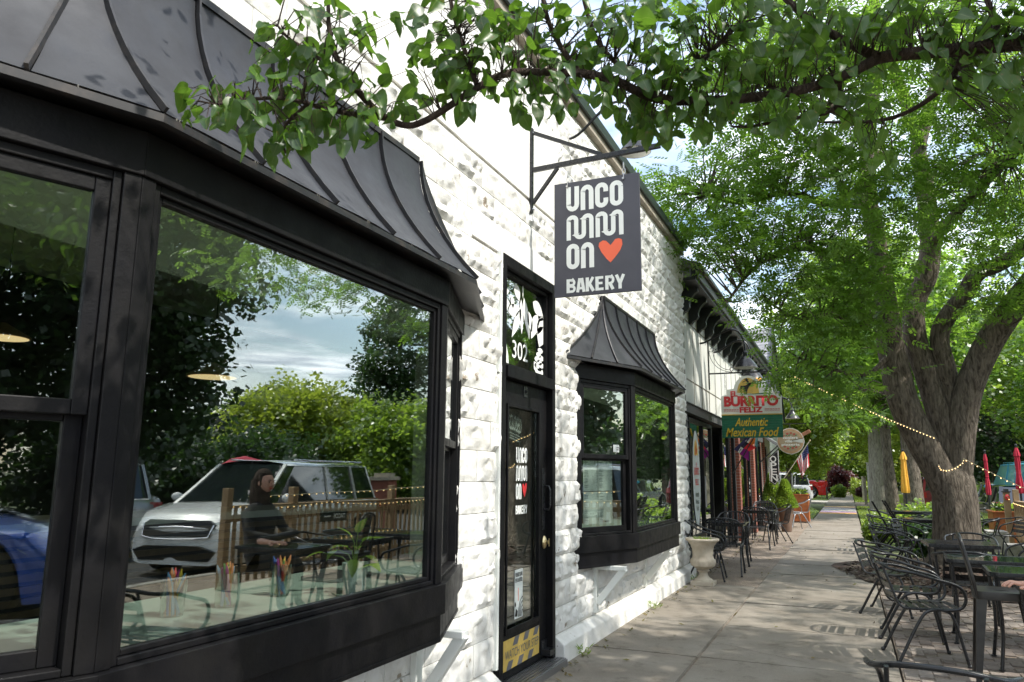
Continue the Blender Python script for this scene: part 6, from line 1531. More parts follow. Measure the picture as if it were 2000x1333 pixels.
def scatter(centres, tmpl, scale=(.8, 1.25), tilt=.6):
    n = len(centres); Rm = rand_rot(n, tilt); s = rng.uniform(*scale, n)
    v = np.einsum('nij,kj->nki', Rm, tmpl)*s[:, None, None]+centres[:, None, :]
    return v.reshape(-1, 3)
def crown_mesh(name, clusters, per, spread, tmpl, mt, scale=(.8, 1.25), tilt=.6, flat_=.6):
    """clusters: Nx3 centres; sprigs around each centre"""
    C = np.array(clusters); c = np.repeat(C, per, 0); off = rng.normal(0, 1, (len(c), 3))*np.array([spread, spread, spread*flat_])
    v = scatter(c+off, tmpl, scale, tilt); return npmesh(name, v, np.arange(len(v)).reshape(-1, 4), mt)
def in_ell(n, c, r, shell=.35):
    d = rng.normal(0, 1, (n, 3)); d /= np.linalg.norm(d, axis=1)[:, None]; k = (shell+(1-shell)*rng.uniform(0, 1, n)**.5)
    return np.array(c)+d*k[:, None]*np.array(r)
def limb(pts, radii, mt, parent, name='limb', seg=10, it=2, wig=.0):
    P = smooth(pts, it); n = len(P); rr = np.interp(np.linspace(0, 1, n), np.linspace(0, 1, len(radii)), radii)
    if wig: P = [p+Vector((noise.noise(p*1.3), noise.noise(p*1.3+Vector((9,0,0))), 0))*wig for p in P]
    mb = MB(); mb.tube(P, list(rr), seg); return build(mb, name, mt, parent, smooth=70), P
def twigs(mb, starts, clusters, r0=.02, r1=.004, maxd=3.0, seg=5):
    S = np.array([tuple(p) for p in starts])
    for c in clusters:
        d = np.linalg.norm(S-np.array(c), axis=1)+np.maximum(0, S[:, 2]-c[2])*.6; i = int(d.argmin())
        if d[i] > maxd: continue
        a = Vector(S[i]); b = Vector(c); mid = a.lerp(b, .5)+Vector((random.uniform(-.1, .1), random.uniform(-.1, .1), .14*(a-b).length+random.uniform(-.05, .1)))
        pts = smooth([a, a.lerp(mid, .6), mid, b], 1); mb.tube(pts, list(np.linspace(r0, r1, len(pts))), seg, cap=False)
# ---- the big ash on the patio
T = thing('street_tree', 'big multi-stemmed tree with furrowed trunk and feathery leaves on the patio', 'tree', (1.78, 14.3, 0))
by = 14.3
def Q(u, v, y=by): return GY(u, v, y)
def trunk_mb():
    P = [Q(1868, 1112), Q(1868, 1090), Q(1868, 1050), Q(1867, 1015), Q(1864, 975), Q(1860, 940), Q(1857, 915)]
    P = smooth(P, 2); n = len(P); base = [.45, .38, .335, .32, .315, .30, .22]; rr = np.interp(np.linspace(0, 1, n), np.linspace(0, 1, 7), base); mb = MB(); seg = 40; vs = []
    for i, p in enumerate(P):
        for k in range(seg):
            a = 2*math.pi*k/seg; r_ = rr[i]*(1+.05*math.sin(3*a+p.z)+.035*math.sin(7*a+p.z*1.5)+.05*noise.noise(Vector((math.cos(a)*2, math.sin(a)*2, p.z*1.2)))+.022*abs(noise.noise(Vector((math.cos(a)*9, math.sin(a)*9, p.z*2)))))
            fl = 1+.22*max(0, 1-p.z/.35)*(.5+.5*math.sin(5*a+1)); vs.append((p.x+r_*fl*math.cos(a), p.y+r_*fl*math.sin(a), p.z))
    mb.add(vs, [(i*seg+k, i*seg+(k+1) % seg, (i+1)*seg+(k+1) % seg, (i+1)*seg+k) for i in range(n-1) for k in range(seg)]+[tuple(range((n-1)*seg, n*seg))]); return mb
build(trunk_mb(), 'trunk', M['bark'], T, smooth=80)
LP = []
def L1(pts, radii, **k):
    o, P = limb(pts, radii, M['bark'], T, seg=16, wig=.03, **k); LP.extend(P); return P
L1([Q(1866, 1040, 14.3), Q(1858, 985, 14.25), Q(1838, 930, 14.2), Q(1800, 862, 14.2), Q(1770, 800, 14.15), Q(1751, 740, 14.15), Q(1739, 670, 14.1), Q(1731, 590, 14.1), Q(1712, 470, 14.0), Q(1690, 380, 13.8), Q(1700, 200, 13.5), Q(1716, 80, 13.2), Q(1700, -60, 13)], [.12, .18, .23, .235, .235, .23, .21, .17, .15, .13, .11, .09, .07])
L1([Q(1866, 1040, 14.3), Q(1862, 960, 14.35), Q(1850, 850, 14.4), Q(1822, 760, 14.4), Q(1790, 680, 14.4), Q(1785, 590, 14.5), Q(1812, 540, 14.5), Q(1820, 470, 14.5), Q(1800, 330, 14.4), Q(1790, 280, 14.3), Q(1840, 130, 14.2), Q(1880, -20, 14)], [.12, .20, .225, .20, .185, .17, .18, .16, .14, .12, .10, .07])
L1([Q(1868, 1040, 14.3), Q(1870, 930, 14.3), Q(1880, 800, 14.3), Q(1905, 720, 14.2), Q(1950, 640, 14.1), Q(2010, 560, 13.9), Q(2080, 470, 13.6), Q(2180, 330, 13)], [.12, .20, .22, .21, .205, .185, .16, .12])
L1([Q(1870, 900, 14.35), Q(1866, 800, 14.4), Q(1850, 730, 14.4), Q(1832, 665, 14.4), Q(1845, 625, 14.4), Q(1880, 580, 14.3), Q(1905, 530, 14.2), Q(1950, 520, 14), Q(2010, 480, 13.8), Q(2080, 420, 13.4)], [.10, .16, .16, .15, .145, .14, .13, .12, .10, .08])
L1([Q(1800, 290, 14.3), Q(1770, 200, 13.8), Q(1740, 120, 13.5), Q(1690, 20, 13.2)], [.11, .10, .08, .06])
L1([Q(1715, 300, 13.5), Q(1660, 400, 12.8), Q(1630, 330, 12.4), Q(1560, 260, 12), Q(1480, 200, 11.6)], [.09, .07, .055, .04, .03])
L1([Q(1720, 610, 13.9), Q(1680, 640, 13.2), Q(1630, 610, 12.8), Q(1560, 630, 12.4), Q(1500, 590, 12)], [.06, .045, .035, .025, .015])
L1([Q(1690, 400, 13.8), Q(1610, 400, 12.6), Q(1540, 370, 12), Q(1450, 400, 11.6), Q(1380, 380, 11.2)], [.09, .06, .05, .035, .02])
L1([Q(1700, 250, 13.6), Q(1600, 200, 12.2), Q(1480, 150, 11.2), Q(1380, 180, 10.6)], [.10, .07, .05, .03])
L1([Q(1715, 560, 13.9), Q(1640, 500, 12.9), Q(1560, 480, 12.2), Q(1470, 520, 11.8), Q(1420, 590, 11.6)], [.08, .055, .04, .03, .015])
L1([Q(1820, 470, 14.4), Q(1900, 380, 13.2), Q(1980, 300, 12), Q(2060, 200, 11)], [.10, .08, .06, .04])
L1([Q(1740, 690, 14), Q(1690, 740, 13.6), Q(1620, 720, 13.2), Q(1560, 700, 13)], [.05, .035, .025, .012])
cl = []
def blob(u, v, y, rx, rz, n): cl.extend(map(tuple, in_ell(n, Q(u, v, y), (rx, rx, rz), .2)))
for (u, v, y, rx, rz, n) in ((1300, 380, 10.6, .45, .35, 12), (1370, 410, 10.9, .7, .6, 20), (1340, 480, 11.2, .5, .45, 14), (1430, 330, 11, .8, .6, 20), (1450, 470, 11.4, .8, .6, 30), (1520, 260, 11.2, .8, .6, 26), (1530, 400, 11.6, .9, .7, 32),
    (1560, 520, 12, .9, .6, 32), (1510, 590, 11.9, .5, .35, 9), (1630, 440, 12.4, .9, .8, 30), (1620, 300, 12, .9, .7, 28), (1660, 580, 12.8, .8, .5, 24), (1610, 650, 12.8, .9, .35, 22), (1540, 650, 12.4, .45, .3, 8), (1560, 735, 13, .5, .3, 10), (1650, 745, 13.2, .7, .3, 14),
    (1740, 330, 12.6, .9, .7, 26), (1760, 460, 12.8, .6, .6, 14), (1850, 380, 12.6, 1.0, .7, 26), (1950, 400, 12.4, 1.0, .7, 26), (1900, 260, 12, 1.0, .8, 28), (1780, 180, 12, 1.1, .7, 26), (1640, 150, 11.4, 1.1, .7, 28), (1500, 130, 10.8, 1.0, .7, 26), (1390, 190, 10.4, .6, .5, 11), (1440, 30, 10, 1.0, .6, 22), (1600, 20, 10.6, 1.1, .7, 24), (1780, 40, 11.2, 1.1, .7, 24), (1950, 120, 11.4, 1.2, .8, 28), (1990, 560, 13.2, .8, .5, 16), (1950, 480, 13.6, .7, .5, 12), (1900, 640, 14.2, .3, .3, 5),
    (2060, 300, 11.4, 1.2, 1.0, 26), (2080, 520, 12.5, 1.0, .8, 18), (1740, 600, 13.4, .35, .35, 6), (1650, 800, 15.5, .6, .3, 8), (1700, 500, 12.9, .5, .5, 8)): blob(u, v, y, rx, rz, n)
cl.extend(map(tuple, in_ell(40, (5.0, 10.4, 5.0), (1.4, 2.2, .6), .2))); seen = list(cl)
for c, r_, n in (((3.5, 13, 6.5), (2.4, 3.0, 1.6), 95), ((2.2, 10.5, 7.6), (2.4, 2.6, 1.2), 80), ((3.0, 17.5, 7), (2.6, 2.6, 1.6), 50), ((4.3, 8.2, 5.9), (2.0, 1.7, .8), 45)): cl.extend(map(tuple, in_ell(n, c, r_, .3)))
put('crown', crown_mesh('crown', cl, 12, .24, TP, M['ash_leaf'], (1.05, 1.65), .6, .55), T)
mb = MB(); twigs(mb, LP, seen[::1], .016, .004, 3.2); twigs(mb, LP, cl[len(seen):][::3], .02, .006, 4); o = build(mb, 'twigs', M['bark'], T); o['kind'] = 'stuff'
# ---- generic background trees
def tree(kind, label, x, y, h, r, trunk_r, leaf, tmpl, n, per, spread, scale, z0=.35, lean=0, trunks=1, bark='bark', grp=None, gz0=-.05, shell=.3, rz=None):
    t = thing(kind, label, 'tree', (x, y, gz0), 0, grp); P = []
    for k in range(trunks):
        a = random.uniform(0, 6.28); q = [(x+.1*k, y, gz0-.1), (x+.05*k+lean*.2, y, h*.25), (x+lean*.6+(.3*math.cos(a) if trunks > 1 else 0), y+.2*math.sin(a)*(trunks > 1), h*.55), (x+lean+.5*math.cos(a)*(trunks > 1), y, h*.85)]
        mb = MB(); pp = smooth(q, 2); mb.tube(pp, list(np.linspace(trunk_r*1.15, trunk_r*.25, len(pp))), 12); build(mb, 'trunk', M[bark], t, smooth=70); P += pp[len(pp)//3:]
    cz = h*(z0+1)/2; rz_ = rz or h*(1-z0)/2; c = in_ell(n, (x+lean*.6, y, cz), (r, r, rz_), shell)
    # lumpy outline
    c += rng.normal(0, r*.08, c.shape)
    put('crown', crown_mesh('crown', c, per, spread, tmpl, M[leaf], scale, .7, .7), t)
    mb = MB(); twigs(mb, P, [tuple(q) for q in c[::max(1, n//26)]], trunk_r*.3, trunk_r*.06, 99, 5); o = build(mb, 'branches', M[bark], t); o['kind'] = 'stuff'
    return t
def X_(u, y): return GY(u, 930, y).x
GB = 'leafy trees beyond the shops'
tree('street_tree', 'pale-barked thick tree beyond the yellow umbrella', X_(1719, 40), 40, 13, 4.5, .50, 'maple_leaf', TB[0], 190, 26, .55, (1.3, 2.0), .28, bark='bark_pale')
tree('street_tree', 'slim forked tree just before the pale thick trunk', X_(1738, 33), 33, 9, 2.8, .20, 'ash_leaf', TB[1], 120, 22, .4, (1.2, 1.8), .40, lean=-.3, trunks=2)
tree('street_tree', 'straight grey-trunked tree beside the yellow umbrella', X_(1785, 31), 31, 10, 3.2, .30, 'ash_leaf', TB[2], 120, 22, .45, (1.2, 1.8), .38, lean=-.4, bark='bark')
tree('lime_tree', 'yellow-green tree leaning over the far cars beside the american flag', X_(1580, 44)-1.0, 44, 6.2, 2.4, .16, 'lime_leaf', TB[0], 120, 22, .35, (1.2, 1.8), .26, grp=GB)
tree('lime_tree', 'bright green tree beyond the red pickup truck', X_(1600, 74)-2.5, 76, 10, 4.6, .22, 'maple_leaf', TB[1], 150, 24, .6, (1.8, 2.8), .12, grp=GB)
tree('maple_tree', 'tall green tree over the far end of the sidewalk, left side', -3.8, 92, 13, 5.2, .3, 'maple_leaf', TB[2], 170, 18, .7, (2.2, 3.2), .12, grp=GB)
tree('maple_tree', 'tall green tree over the far end of the sidewalk, right side', 3.9, 84, 12, 4.6, .3, 'lime_leaf', TB[0], 170, 18, .7, (2.0, 3.0), .16, grp=GB)
tree('maple_tree', 'big light green tree behind the far shop roof', -7.5, 60, 13, 5.0, .3, 'maple_leaf', TB[2], 180, 18, .65, (1.8, 2.6), .18, grp=GB)
tree('maple_tree', 'light green tree between the sidewalk and the parked maroon car', 4.2, 58, 12, 4.2, .28, 'lime_leaf', TB[1], 170, 18, .6, (1.7, 2.5), .25, grp=GB)
tree('maple_tree', 'dense green tree behind the big trunk, right of it', 9.5, 62, 15, 6.5, .4, 'dark_leaf', TB[0], 220, 19, .8, (2.0, 3.0), .05, grp=GB)
tree('maple_tree', 'light leafy tree at the right border beyond the red umbrellas', 12.5, 48, 13, 5.5, .35, 'maple_leaf', TB[1], 200, 19, .7, (1.8, 2.6), .16, grp=GB)
tree('evergreen_tree', 'dark evergreen mass behind the red umbrellas', 14.5, 72, 11, 6.0, .35, 'dark_leaf', TB[2], 200, 19, .8, (2.2, 3.2), .02, grp=GB)
tree('evergreen_tree', 'dark tree far behind the maroon car', 7.0, 95, 13, 6.5, .35, 'dark_leaf', TB[0], 180, 26, .9, (2.6, 3.6), .02, grp=GB)
tree('maple_tree', 'mid green tree closing the far end of the sidewalk', 0.5, 128, 14, 7.5, .35, 'maple_leaf', TB[1], 200, 19, 1.0, (3.2, 4.5), .03, grp=GB, gz0=1.0)
tree('maple_tree', 'mid green tree far behind the red pickup truck', -9.5, 118, 14, 7.5, .35, 'dark_leaf', TB[2], 190, 26, 1.0, (3.2, 4.5), .03, grp=GB, gz0=.8)
tree('maple_tree', 'overhanging leafy tree at the near side of the far lawn', 2.9, 46, 11, 3.8, .26, 'ash_leaf', TB[2], 170, 18, .5, (1.4, 2.1), .36, grp=GB)
# trees across the street, seen only in the window glass (they stand where the reflections put them)
GS = 'trees across the parking lot, mirrored in the bakery windows'
tree('shade_tree', 'tall dark tree mirrored at the left of the large pane', 12, 13.0, 11.5, 2.5, .3, 'dark_leaf', TB[0], 260, 26, .45, (1.2, 1.9), .14, grp=GS)
tree('maple_tree', 'bright green bushy tree mirrored in the middle of the large pane', 20, 29.2, 5.3, 3.3, .25, 'lime_leaf', TB[1], 200, 22, .5, (1.4, 2.1), .06, grp=GS, shell=.5)
tree('evergreen_tree', 'open-branched evergreen mirrored at the right of the large pane', 16.5, 32.5, 11.5, 2.1, .2, 'dark_leaf', TB[2], 110, 16, .4, (1.4, 2.0), .2, grp=GS, shell=.1)
tree('shade_tree', 'dense green tree mirrored low at the right of the large pane', 14, 28.5, 4.6, 2.4, .22, 'maple_leaf', TB[0], 160, 26, .4, (1.3, 2.0), .02, grp=GS)
tree('shade_tree', 'dark leafy tree mirrored in the first sash window', 15, -2.6, 9.5, 3.8, .3, 'dark_leaf', TB[1], 240, 26, .5, (1.3, 2.0), .2, grp=GS)
tree('shade_tree', 'leafy tree across the lot mirrored in the door glass', 9.5, 36, 9, 3.0, .28, 'ash_leaf', TB[0], 200, 19, .45, (1.2, 1.8), .1, grp=GS)
# far treeline closing the view round the place
C = []
for a in np.linspace(-5, 185, 150):
    rr = random.uniform(135, 170); C.append((rr*math.cos(R(a)), 20+rr*math.sin(R(a)), random.uniform(1, 6)))
    C.append((rr*math.cos(R(a+.6)), 20+rr*math.sin(R(a+.6)), random.uniform(4, 11)))
o = put('far_woods', crown_mesh('far_woods', C, 90, 3.0, TB[0], M['dark_leaf'], (8, 14), .8, .8)); o['kind'] = 'stuff'
# shrubs and beds near the sidewalk
def shrub(label, x, y, r, h, leaf, n=60, per=14, sc=(.5, .8), grp='garden shrubs by the sidewalk', z=0):
    c = in_ell(n, (x, y, z+h*.5), (r, r, h*.5), .4); t = thing('garden_shrub', label, 'shrub', (x, y, z), 0, grp)
    put('foliage', crown_mesh('foliage', c, per, r*.18, TB[1], M[leaf], sc, .8, .8), t)
    mb = MB(); twigs(mb, [(x, y, z)], [tuple(q) for q in c[::6]], .012, .004, 9); build(mb, 'stems', M['bark_dark'], t)
shrub('purple-leaved shrub right of the red pickup truck', X_(1634, 66), 66, .75, 2.2, 'red_leaf', 80, 16, (.8, 1.3))
shrub('green shrub below the purple-leaved one', X_(1636, 62), 62, .45, .8, 'maple_leaf', 60, 14, (.7, 1.1))
shrub('yellow-flowering bush at the far left of the sidewalk', X_(1640, 76), 76, .45, 1.0, 'yellow_leaf', 40, 12, (.6, 1.0))
shrub('small dark red shrub far along the walk', X_(1655, 110), 112, 1.2, 1.6, 'red_leaf', 40, 12, (1, 1.6), z=.6)
shrub('lime green grasses right of the far sidewalk', X_(1676, 70), 70, .8, 1.2, 'lime_leaf', 70, 14, (.8, 1.2))
shrub('small red-leaved shrub right of the far sidewalk', X_(1680, 62), 62, .35, .7, 'red_leaf', 24, 12, (.5, .8))
shrub('leafy green plants at the edge of the patio by the planter box', .62, 20.5, .3, .5, 'maple_leaf', 50, 14, (.5, .8))
shrub('broad-leaved green plants under the long dark table', 1.55, 17.2, .6, .55, 'dark_leaf', 90, 14, (.5, .8))
shrub('bright green plants between the trunk and the far table', 1.9, 21.5, .7, .7, 'maple_leaf', 80, 14, (.6, .9))
shrub('green shrub across the lot under the mirrored trees', 14.5, 12, 1.2, 2.0, 'maple_leaf', 90, 16, (1, 1.5))
for k, (x, y, r_, hh) in enumerate(((17, 18, 2.2, 2.6), (17.5, 24, 2.4, 2.8), (12, 8.5, 1.3, 1.9), (18, 6, 2.2, 2.4), (18.5, 0, 2.2, 2.4), (18.5, -6, 2.2, 2.6))):
    shrub('dark hedge bush %s across the lot' % ('one two three four five six'.split()[k]), x, y, r_, hh, 'dark_leaf', 110, 16, (1.2, 1.9), 'hedge bushes across the lot')

# ================================================================ pear branch overhead
PT = thing('pear_tree', 'broad-leaved pear tree whose dark boughs hang over the bakery front', 'tree', (2.3, 2.3, 0))
PB = []
def bough(pts, radii, nm='bough'):
    o, P = limb(pts, radii, M['bark_dark'], PT, nm, 10, 2, .012); PB.extend(P); return P
S0 = AT(2120, 85, 3.3)
bough([Vector((2.3, 2.3, -.1)), Vector((2.28, 2.3, 1.2)), Vector((2.2, 2.25, 2.2)), Vector((2.3, 2.4, 3.4)), Vector((2.1, 2.6, 5.0))], [.15, .13, .115, .09, .05], 'trunk')
bough([Vector((2.24, 2.27, 2.2)), AT(2250, 60, 3.3), S0, AT(2000, 85, 3.1), AT(1880, 100, 3.0), AT(1760, 108, 2.9), AT(1700, 118, 2.85)], [.05, .036, .030, .024, .022, .020, .019])
bough([AT(1715, 116, 2.86), AT(1640, 155, 2.75), AT(1560, 180, 2.7), AT(1480, 192, 2.6), AT(1400, 200, 2.55), AT(1300, 200, 2.5), AT(1250, 185, 2.5), AT(1200, 155, 2.45), AT(1130, 143, 2.4)], [.018, .016, .0155, .015, .015, .014, .014, .013, .013])
bough([AT(1140, 143, 2.41), AT(1060, 140, 2.35), AT(985, 140, 2.3), AT(930, 170, 2.25), AT(880, 205, 2.22), AT(830, 238, 2.2), AT(792, 249, 2.2), AT(745, 225, 2.18), AT(700, 180, 2.15), AT(655, 115, 2.2), AT(640, 60, 2.3), AT(640, -20, 2.4)], [.012, .0115, .011, .0105, .010, .0095, .009, .0095, .009, .008, .006, .005])
bough([AT(760, 232, 2.19), AT(700, 225, 2.15), AT(640, 215, 2.1), AT(560, 190, 2.08), AT(480, 195, 2.05), AT(420, 205, 2.05)], [.008, .007, .006, .005, .004, .003])
bough([AT(600, 205, 2.1), AT(560, 240, 2.1), AT(545, 270, 2.1), AT(560, 300, 2.1)], [.005, .004, .0035, .002])
bough([AT(700, 180, 2.15), AT(620, 110, 2.2), AT(560, 75, 2.2), AT(540, 50, 2.2)], [.006, .005, .004, .003])
bough([AT(930, 165, 2.25), AT(900, 80, 2.35), AT(880, 10, 2.4), AT(870, -60, 2.5)], [.008, .007, .006, .005])
bough([AT(1130, 143, 2.4), AT(1080, 70, 2.5), AT(1060, 0, 2.6), AT(1050, -80, 2.7)], [.010, .008, .007, .006])
bough([AT(1300, 195, 2.5), AT(1180, 110, 2.6), AT(1150, 40, 2.7), AT(1130, -60, 2.8)], [.010, .008, .007, .006])
bough([AT(1715, 116, 2.86), AT(1640, 80, 2.9), AT(1560, 30, 2.9), AT(1500, -40, 3.0)], [.018, .014, .012, .01])
bough([AT(1640, 155, 2.75), AT(1640, 220, 2.8), AT(1560, 230, 2.75), AT(1470, 250, 2.7), AT(1430, 250, 2.6)], [.008, .007, .006, .005, .003])
bough([AT(1880, 100, 3.0), AT(1860, 160, 3.0), AT(1790, 215, 3.0), AT(1720, 240, 3.0), AT(1600, 240, 3.0)], [.010, .009, .008, .006, .004])
bough([AT(1300, 200, 2.5), AT(1400, 90, 2.7), AT(1470, 20, 2.8), AT(1480, -60, 2.9)], [.010, .008, .007, .006])
bough([AT(1950, 90, 3.1), AT(1930, 20, 3.2), AT(1900, -60, 3.3)], [.014, .01, .008])
def pear_leaf(seed, L_=.062):
    rnd = random.Random(seed); mb = MB(); n = 6; vs = []; cup_ = rnd.uniform(-.1, .7); dr = rnd.uniform(-.1, 1.0); tw = rnd.uniform(-.9, .9)
    for i in range(n+1):
        f = i/n; ww = L_*(.40+.07*math.sin(seed*2.3))*(math.sin(math.pi*min(1, (f*.92+.08))**.80))**.8 if i < n else .0004
        z = -dr*L_*f*f+L_*.05*math.sin(f*9+seed); a = tw*f
        for s in (-1, 1):
            pass
        vs += [(L_*f, -ww, z+cup_*ww-a*ww), (L_*f, -ww*.5, z+cup_*ww*.3-a*ww*.5), (L_*f, 0, z), (L_*f, ww*.5, z+cup_*ww*.3+a*ww*.5), (L_*f, ww, z+cup_*ww+a*ww)]
    mb.add(vs, [(i*5+j, i*5+j+1, (i+1)*5+j+1, (i+1)*5+j) for i in range(n) for j in range(4)])
    return mb
PLM = [pear_leaf(s).mesh('leaf', M['pear_leaf'], smooth=80) for s in range(14)]
def across(me):
    a = me.attributes.new('across', 'FLOAT', 'POINT'); n_ = len(me.vertices)//35; a.data.foreach_set('value', np.tile(np.tile([-1, -.5, 0, .5, 1], 7), n_).astype(np.float32))
for me in PLM: across(me)
leaves = []
def leafcl(u, v, d, ru, rv, n):
    for _ in range(n):
        a = random.uniform(0, 6.28); k = math.sqrt(random.random()); leaves.append((u+ru*k*math.cos(a), v+rv*k*math.sin(a), d+random.uniform(-.14, .14)))
for (u, v, d, ru, rv, n) in ((410, 195, 2.05, 60, 45, 16), (490, 170, 2.08, 70, 50, 16), (470, 230, 2.08, 70, 40, 14), (560, 220, 2.1, 70, 60, 22), (555, 290, 2.1, 35, 35, 9), (620, 250, 2.12, 60, 45, 16), (540, 90, 2.2, 60, 60, 16), (610, 60, 2.2, 60, 60, 18), (600, 140, 2.15, 70, 50, 18), (680, 40, 2.25, 60, 50, 14),
    (690, 190, 2.15, 60, 60, 20), (740, 245, 2.18, 50, 45, 13), (730, 150, 2.2, 60, 50, 6), (790, 215, 2.2, 40, 30, 4), (660, 120, 2.15, 50, 50, 12), (800, 50, 2.3, 60, 60, 9), (880, 60, 2.35, 70, 70, 22), (850, 150, 2.25, 60, 60, 18), (900, 130, 2.28, 70, 60, 18), (940, 60, 2.35, 70, 70, 20), (940, 175, 2.25, 60, 45, 14), (1000, 120, 2.32, 70, 70, 20), (1015, 230, 2.3, 20, 14, 1),
    (1010, 40, 2.4, 80, 60, 22), (1060, 190, 2.35, 60, 40, 12), (1100, 110, 2.45, 80, 70, 24), (1140, 170, 2.4, 70, 50, 16), (1160, 60, 2.55, 90, 70, 30), (1230, 110, 2.5, 80, 70, 26), (1250, 200, 2.45, 70, 50, 20), (1250, 240, 2.45, 45, 28, 10), (1310, 150, 2.5, 80, 60, 26), (1320, 230, 2.5, 60, 40, 16), (1290, 40, 2.6, 90, 60, 28), (1390, 170, 2.55, 80, 60, 26), (1390, 240, 2.55, 40, 25, 6), (1400, 80, 2.6, 90, 70, 30), (1480, 160, 2.6, 80, 60, 26), (1490, 240, 2.6, 40, 30, 8), (1500, 60, 2.7, 90, 70, 30), (1580, 150, 2.7, 80, 60, 22), (1570, 240, 2.7, 50, 40, 10), (1600, 50, 2.8, 90, 70, 28), (1680, 100, 2.85, 70, 70, 20), (1720, 30, 2.9, 90, 50, 24), (1700, 250, 2.95, 50, 60, 14), (1720, 310, 3.0, 30, 40, 6), (1800, 60, 3.0, 80, 60, 22), (1900, 60, 3.0, 90, 60, 30), (1900, 160, 3.0, 70, 40, 12), (1980, 100, 3.0, 60, 90, 26), (1980, 250, 2.9, 30, 40, 6), (1840, 130, 3.0, 60, 40, 12), (1960, 20, 3.1, 70, 50, 16), (1640, 200, 2.8, 50, 40, 10)):
    leafcl(u, v-4, d, ru, rv, int(n*(.95 if u < 820 else 1.15 if u < 1100 else 1.45)+.5))
# the tree carries on above and beside the frame
for _ in range(420): leaves.append((random.uniform(500, 2300), random.uniform(-520, -10), random.uniform(2.2, 3.6)))
pbs = np.array([tuple(p) for p in PB[12:]]); big = MB(); stalks = MB(); cnt = 0
lv_data = [([v.co.copy() for v in me.vertices], [tuple(p.vertices) for p in me.polygons]) for me in PLM]
random.shuffle(leaves)
leaves.sort(key=lambda q: 0 if (0 < q[0] < 1340 and q[1] > 0) else (1 if q[1] > 0 and q[0] < 2000 else 2))
for (u, v, d) in leaves:
    p = AT(u, v, d); i = int(np.linalg.norm(pbs-np.array(tuple(p)), axis=1).argmin()); b = Vector(pbs[i]); dirv = (p-b)
    dd = (dirv.normalized()*.6+Vector((random.uniform(-.6, .6), random.uniform(-.6, .6), random.uniform(-1.1, .1)))).normalized()
    up = Vector((random.gauss(0, .55), random.gauss(0, .55), 1)).normalized(); y_ = up.cross(dd).normalized(); z_ = dd.cross(y_)
    s = random.uniform(.48, 1.05)
    mm = Matrix(((dd.x*s, y_.x*s, z_.x*s, p.x), (dd.y*s, y_.y*s, z_.y*s, p.y), (dd.z*s, y_.z*s, z_.z*s, p.z), (0, 0, 0, 1)))
    k = random.randrange(14)
    if cnt < 296 and v > -10:
        o = bpy.data.objects.new('leaf', PLM[k]); COL.objects.link(o); o.parent = PT; o.matrix_basis = Matrix.Translation(-PT.location) @ mm
    else:
        vs, fs = lv_data[k]; big.add([mm @ q for q in vs], fs)
    cnt += 1
    if dirv.length < .5:
        mid = b.lerp(p, .55)+Vector((random.uniform(-.02, .02), random.uniform(-.02, .02), .02)); stalks.tube([b, mid, p], [.0022, .0014, .0007], 4, cap=False)
o = build(big, 'foliage', M['pear_leaf'], PT, smooth=80); across(o.data); o['kind'] = 'stuff'
o = build(stalks, 'leaf_stalks', M['bark_dark'], PT); o['kind'] = 'stuff'
# upper crown of the pear, above the frame, giving the dappled shade on the front
cc = []
for c, r_, n in (((3.0, 2.4, 5.0), (1.6, 2.4, 1.0), 80), ((2.8, 5.6, 5.4), (1.9, 2.0, 1.0), 70), ((3.6, .4, 4.6), (2.0, 2.2, 1.2), 60)): cc.extend(map(tuple, in_ell(n, c, r_, .25)))
put('upper_crown', crown_mesh('upper_crown', cc, 22, .28, TB[2], M['pear_leaf'], (.7, 1.1), .6, .6), PT)

# dry leaves and twigs blown along the wall and over the slabs
n_ = 520; xx = np.where(rng.uniform(0, 1, n_) < .55, -2.06+np.abs(rng.normal(0, .07, n_)), rng.uniform(-2.0, 2.4, n_)); yy = rng.uniform(4.4, 22, n_); ll = rng.uniform(.012, .034, n_)
th = rng.uniform(0, 6.28, n_); d = np.stack([np.cos(th), np.sin(th), rng.normal(0, .3, n_)], 1)*ll[:, None]; e = np.stack([-np.sin(th), np.cos(th), rng.normal(0, .4, n_)], 1)*ll[:, None]*.45; c = np.stack([xx, yy, np.full(n_, .014)], 1)
v = np.stack([c-d, c-e, c+d, c+e], 1).reshape(-1, 3)
o = put('fallen_leaves', npmesh('fallen_leaves', v, np.arange(n_*4).reshape(-1, 4), mat('dry_leaf', (.16, .10, .04), .9, var=(.10, .12, .03), vscale=9))); o['kind'] = 'stuff'
# hairline cracks across a few slabs
for (x0, y0, x1, y1) in ((-1.15, 7.2, -.35, 6.75), (-.35, 9.9, .24, 10.4), (-2.0, 8.9, -1.3, 8.45), (-.9, 12.9, -.2, 12.2)):
    pts = []; a = Vector((x0, y0)); b = Vector((x1, y1))
    for i in range(15): q = a.lerp(b, i/14); pts.append((q.x+.03*noise.noise(Vector((i*.7, x0, 0))), q.y+.04*noise.noise(Vector((i*.7, y0, 5)))))
    flat(ribbon(pts, .004), (0, 0, .0062), (1,0,0), (0,1,0), M['soil'], 'crack', sw)
# weeds in the joint at the foot of the wall
P_ = [(random.uniform(-2.09, -2.04), y) for y in (6.25, 8.7, 11.2)]
tmp = [tuft((x, y, 0), .05, 40, .07, .005, M['maple_leaf'], 'weeds', None, 1.2, 'stuff') for x, y in P_]
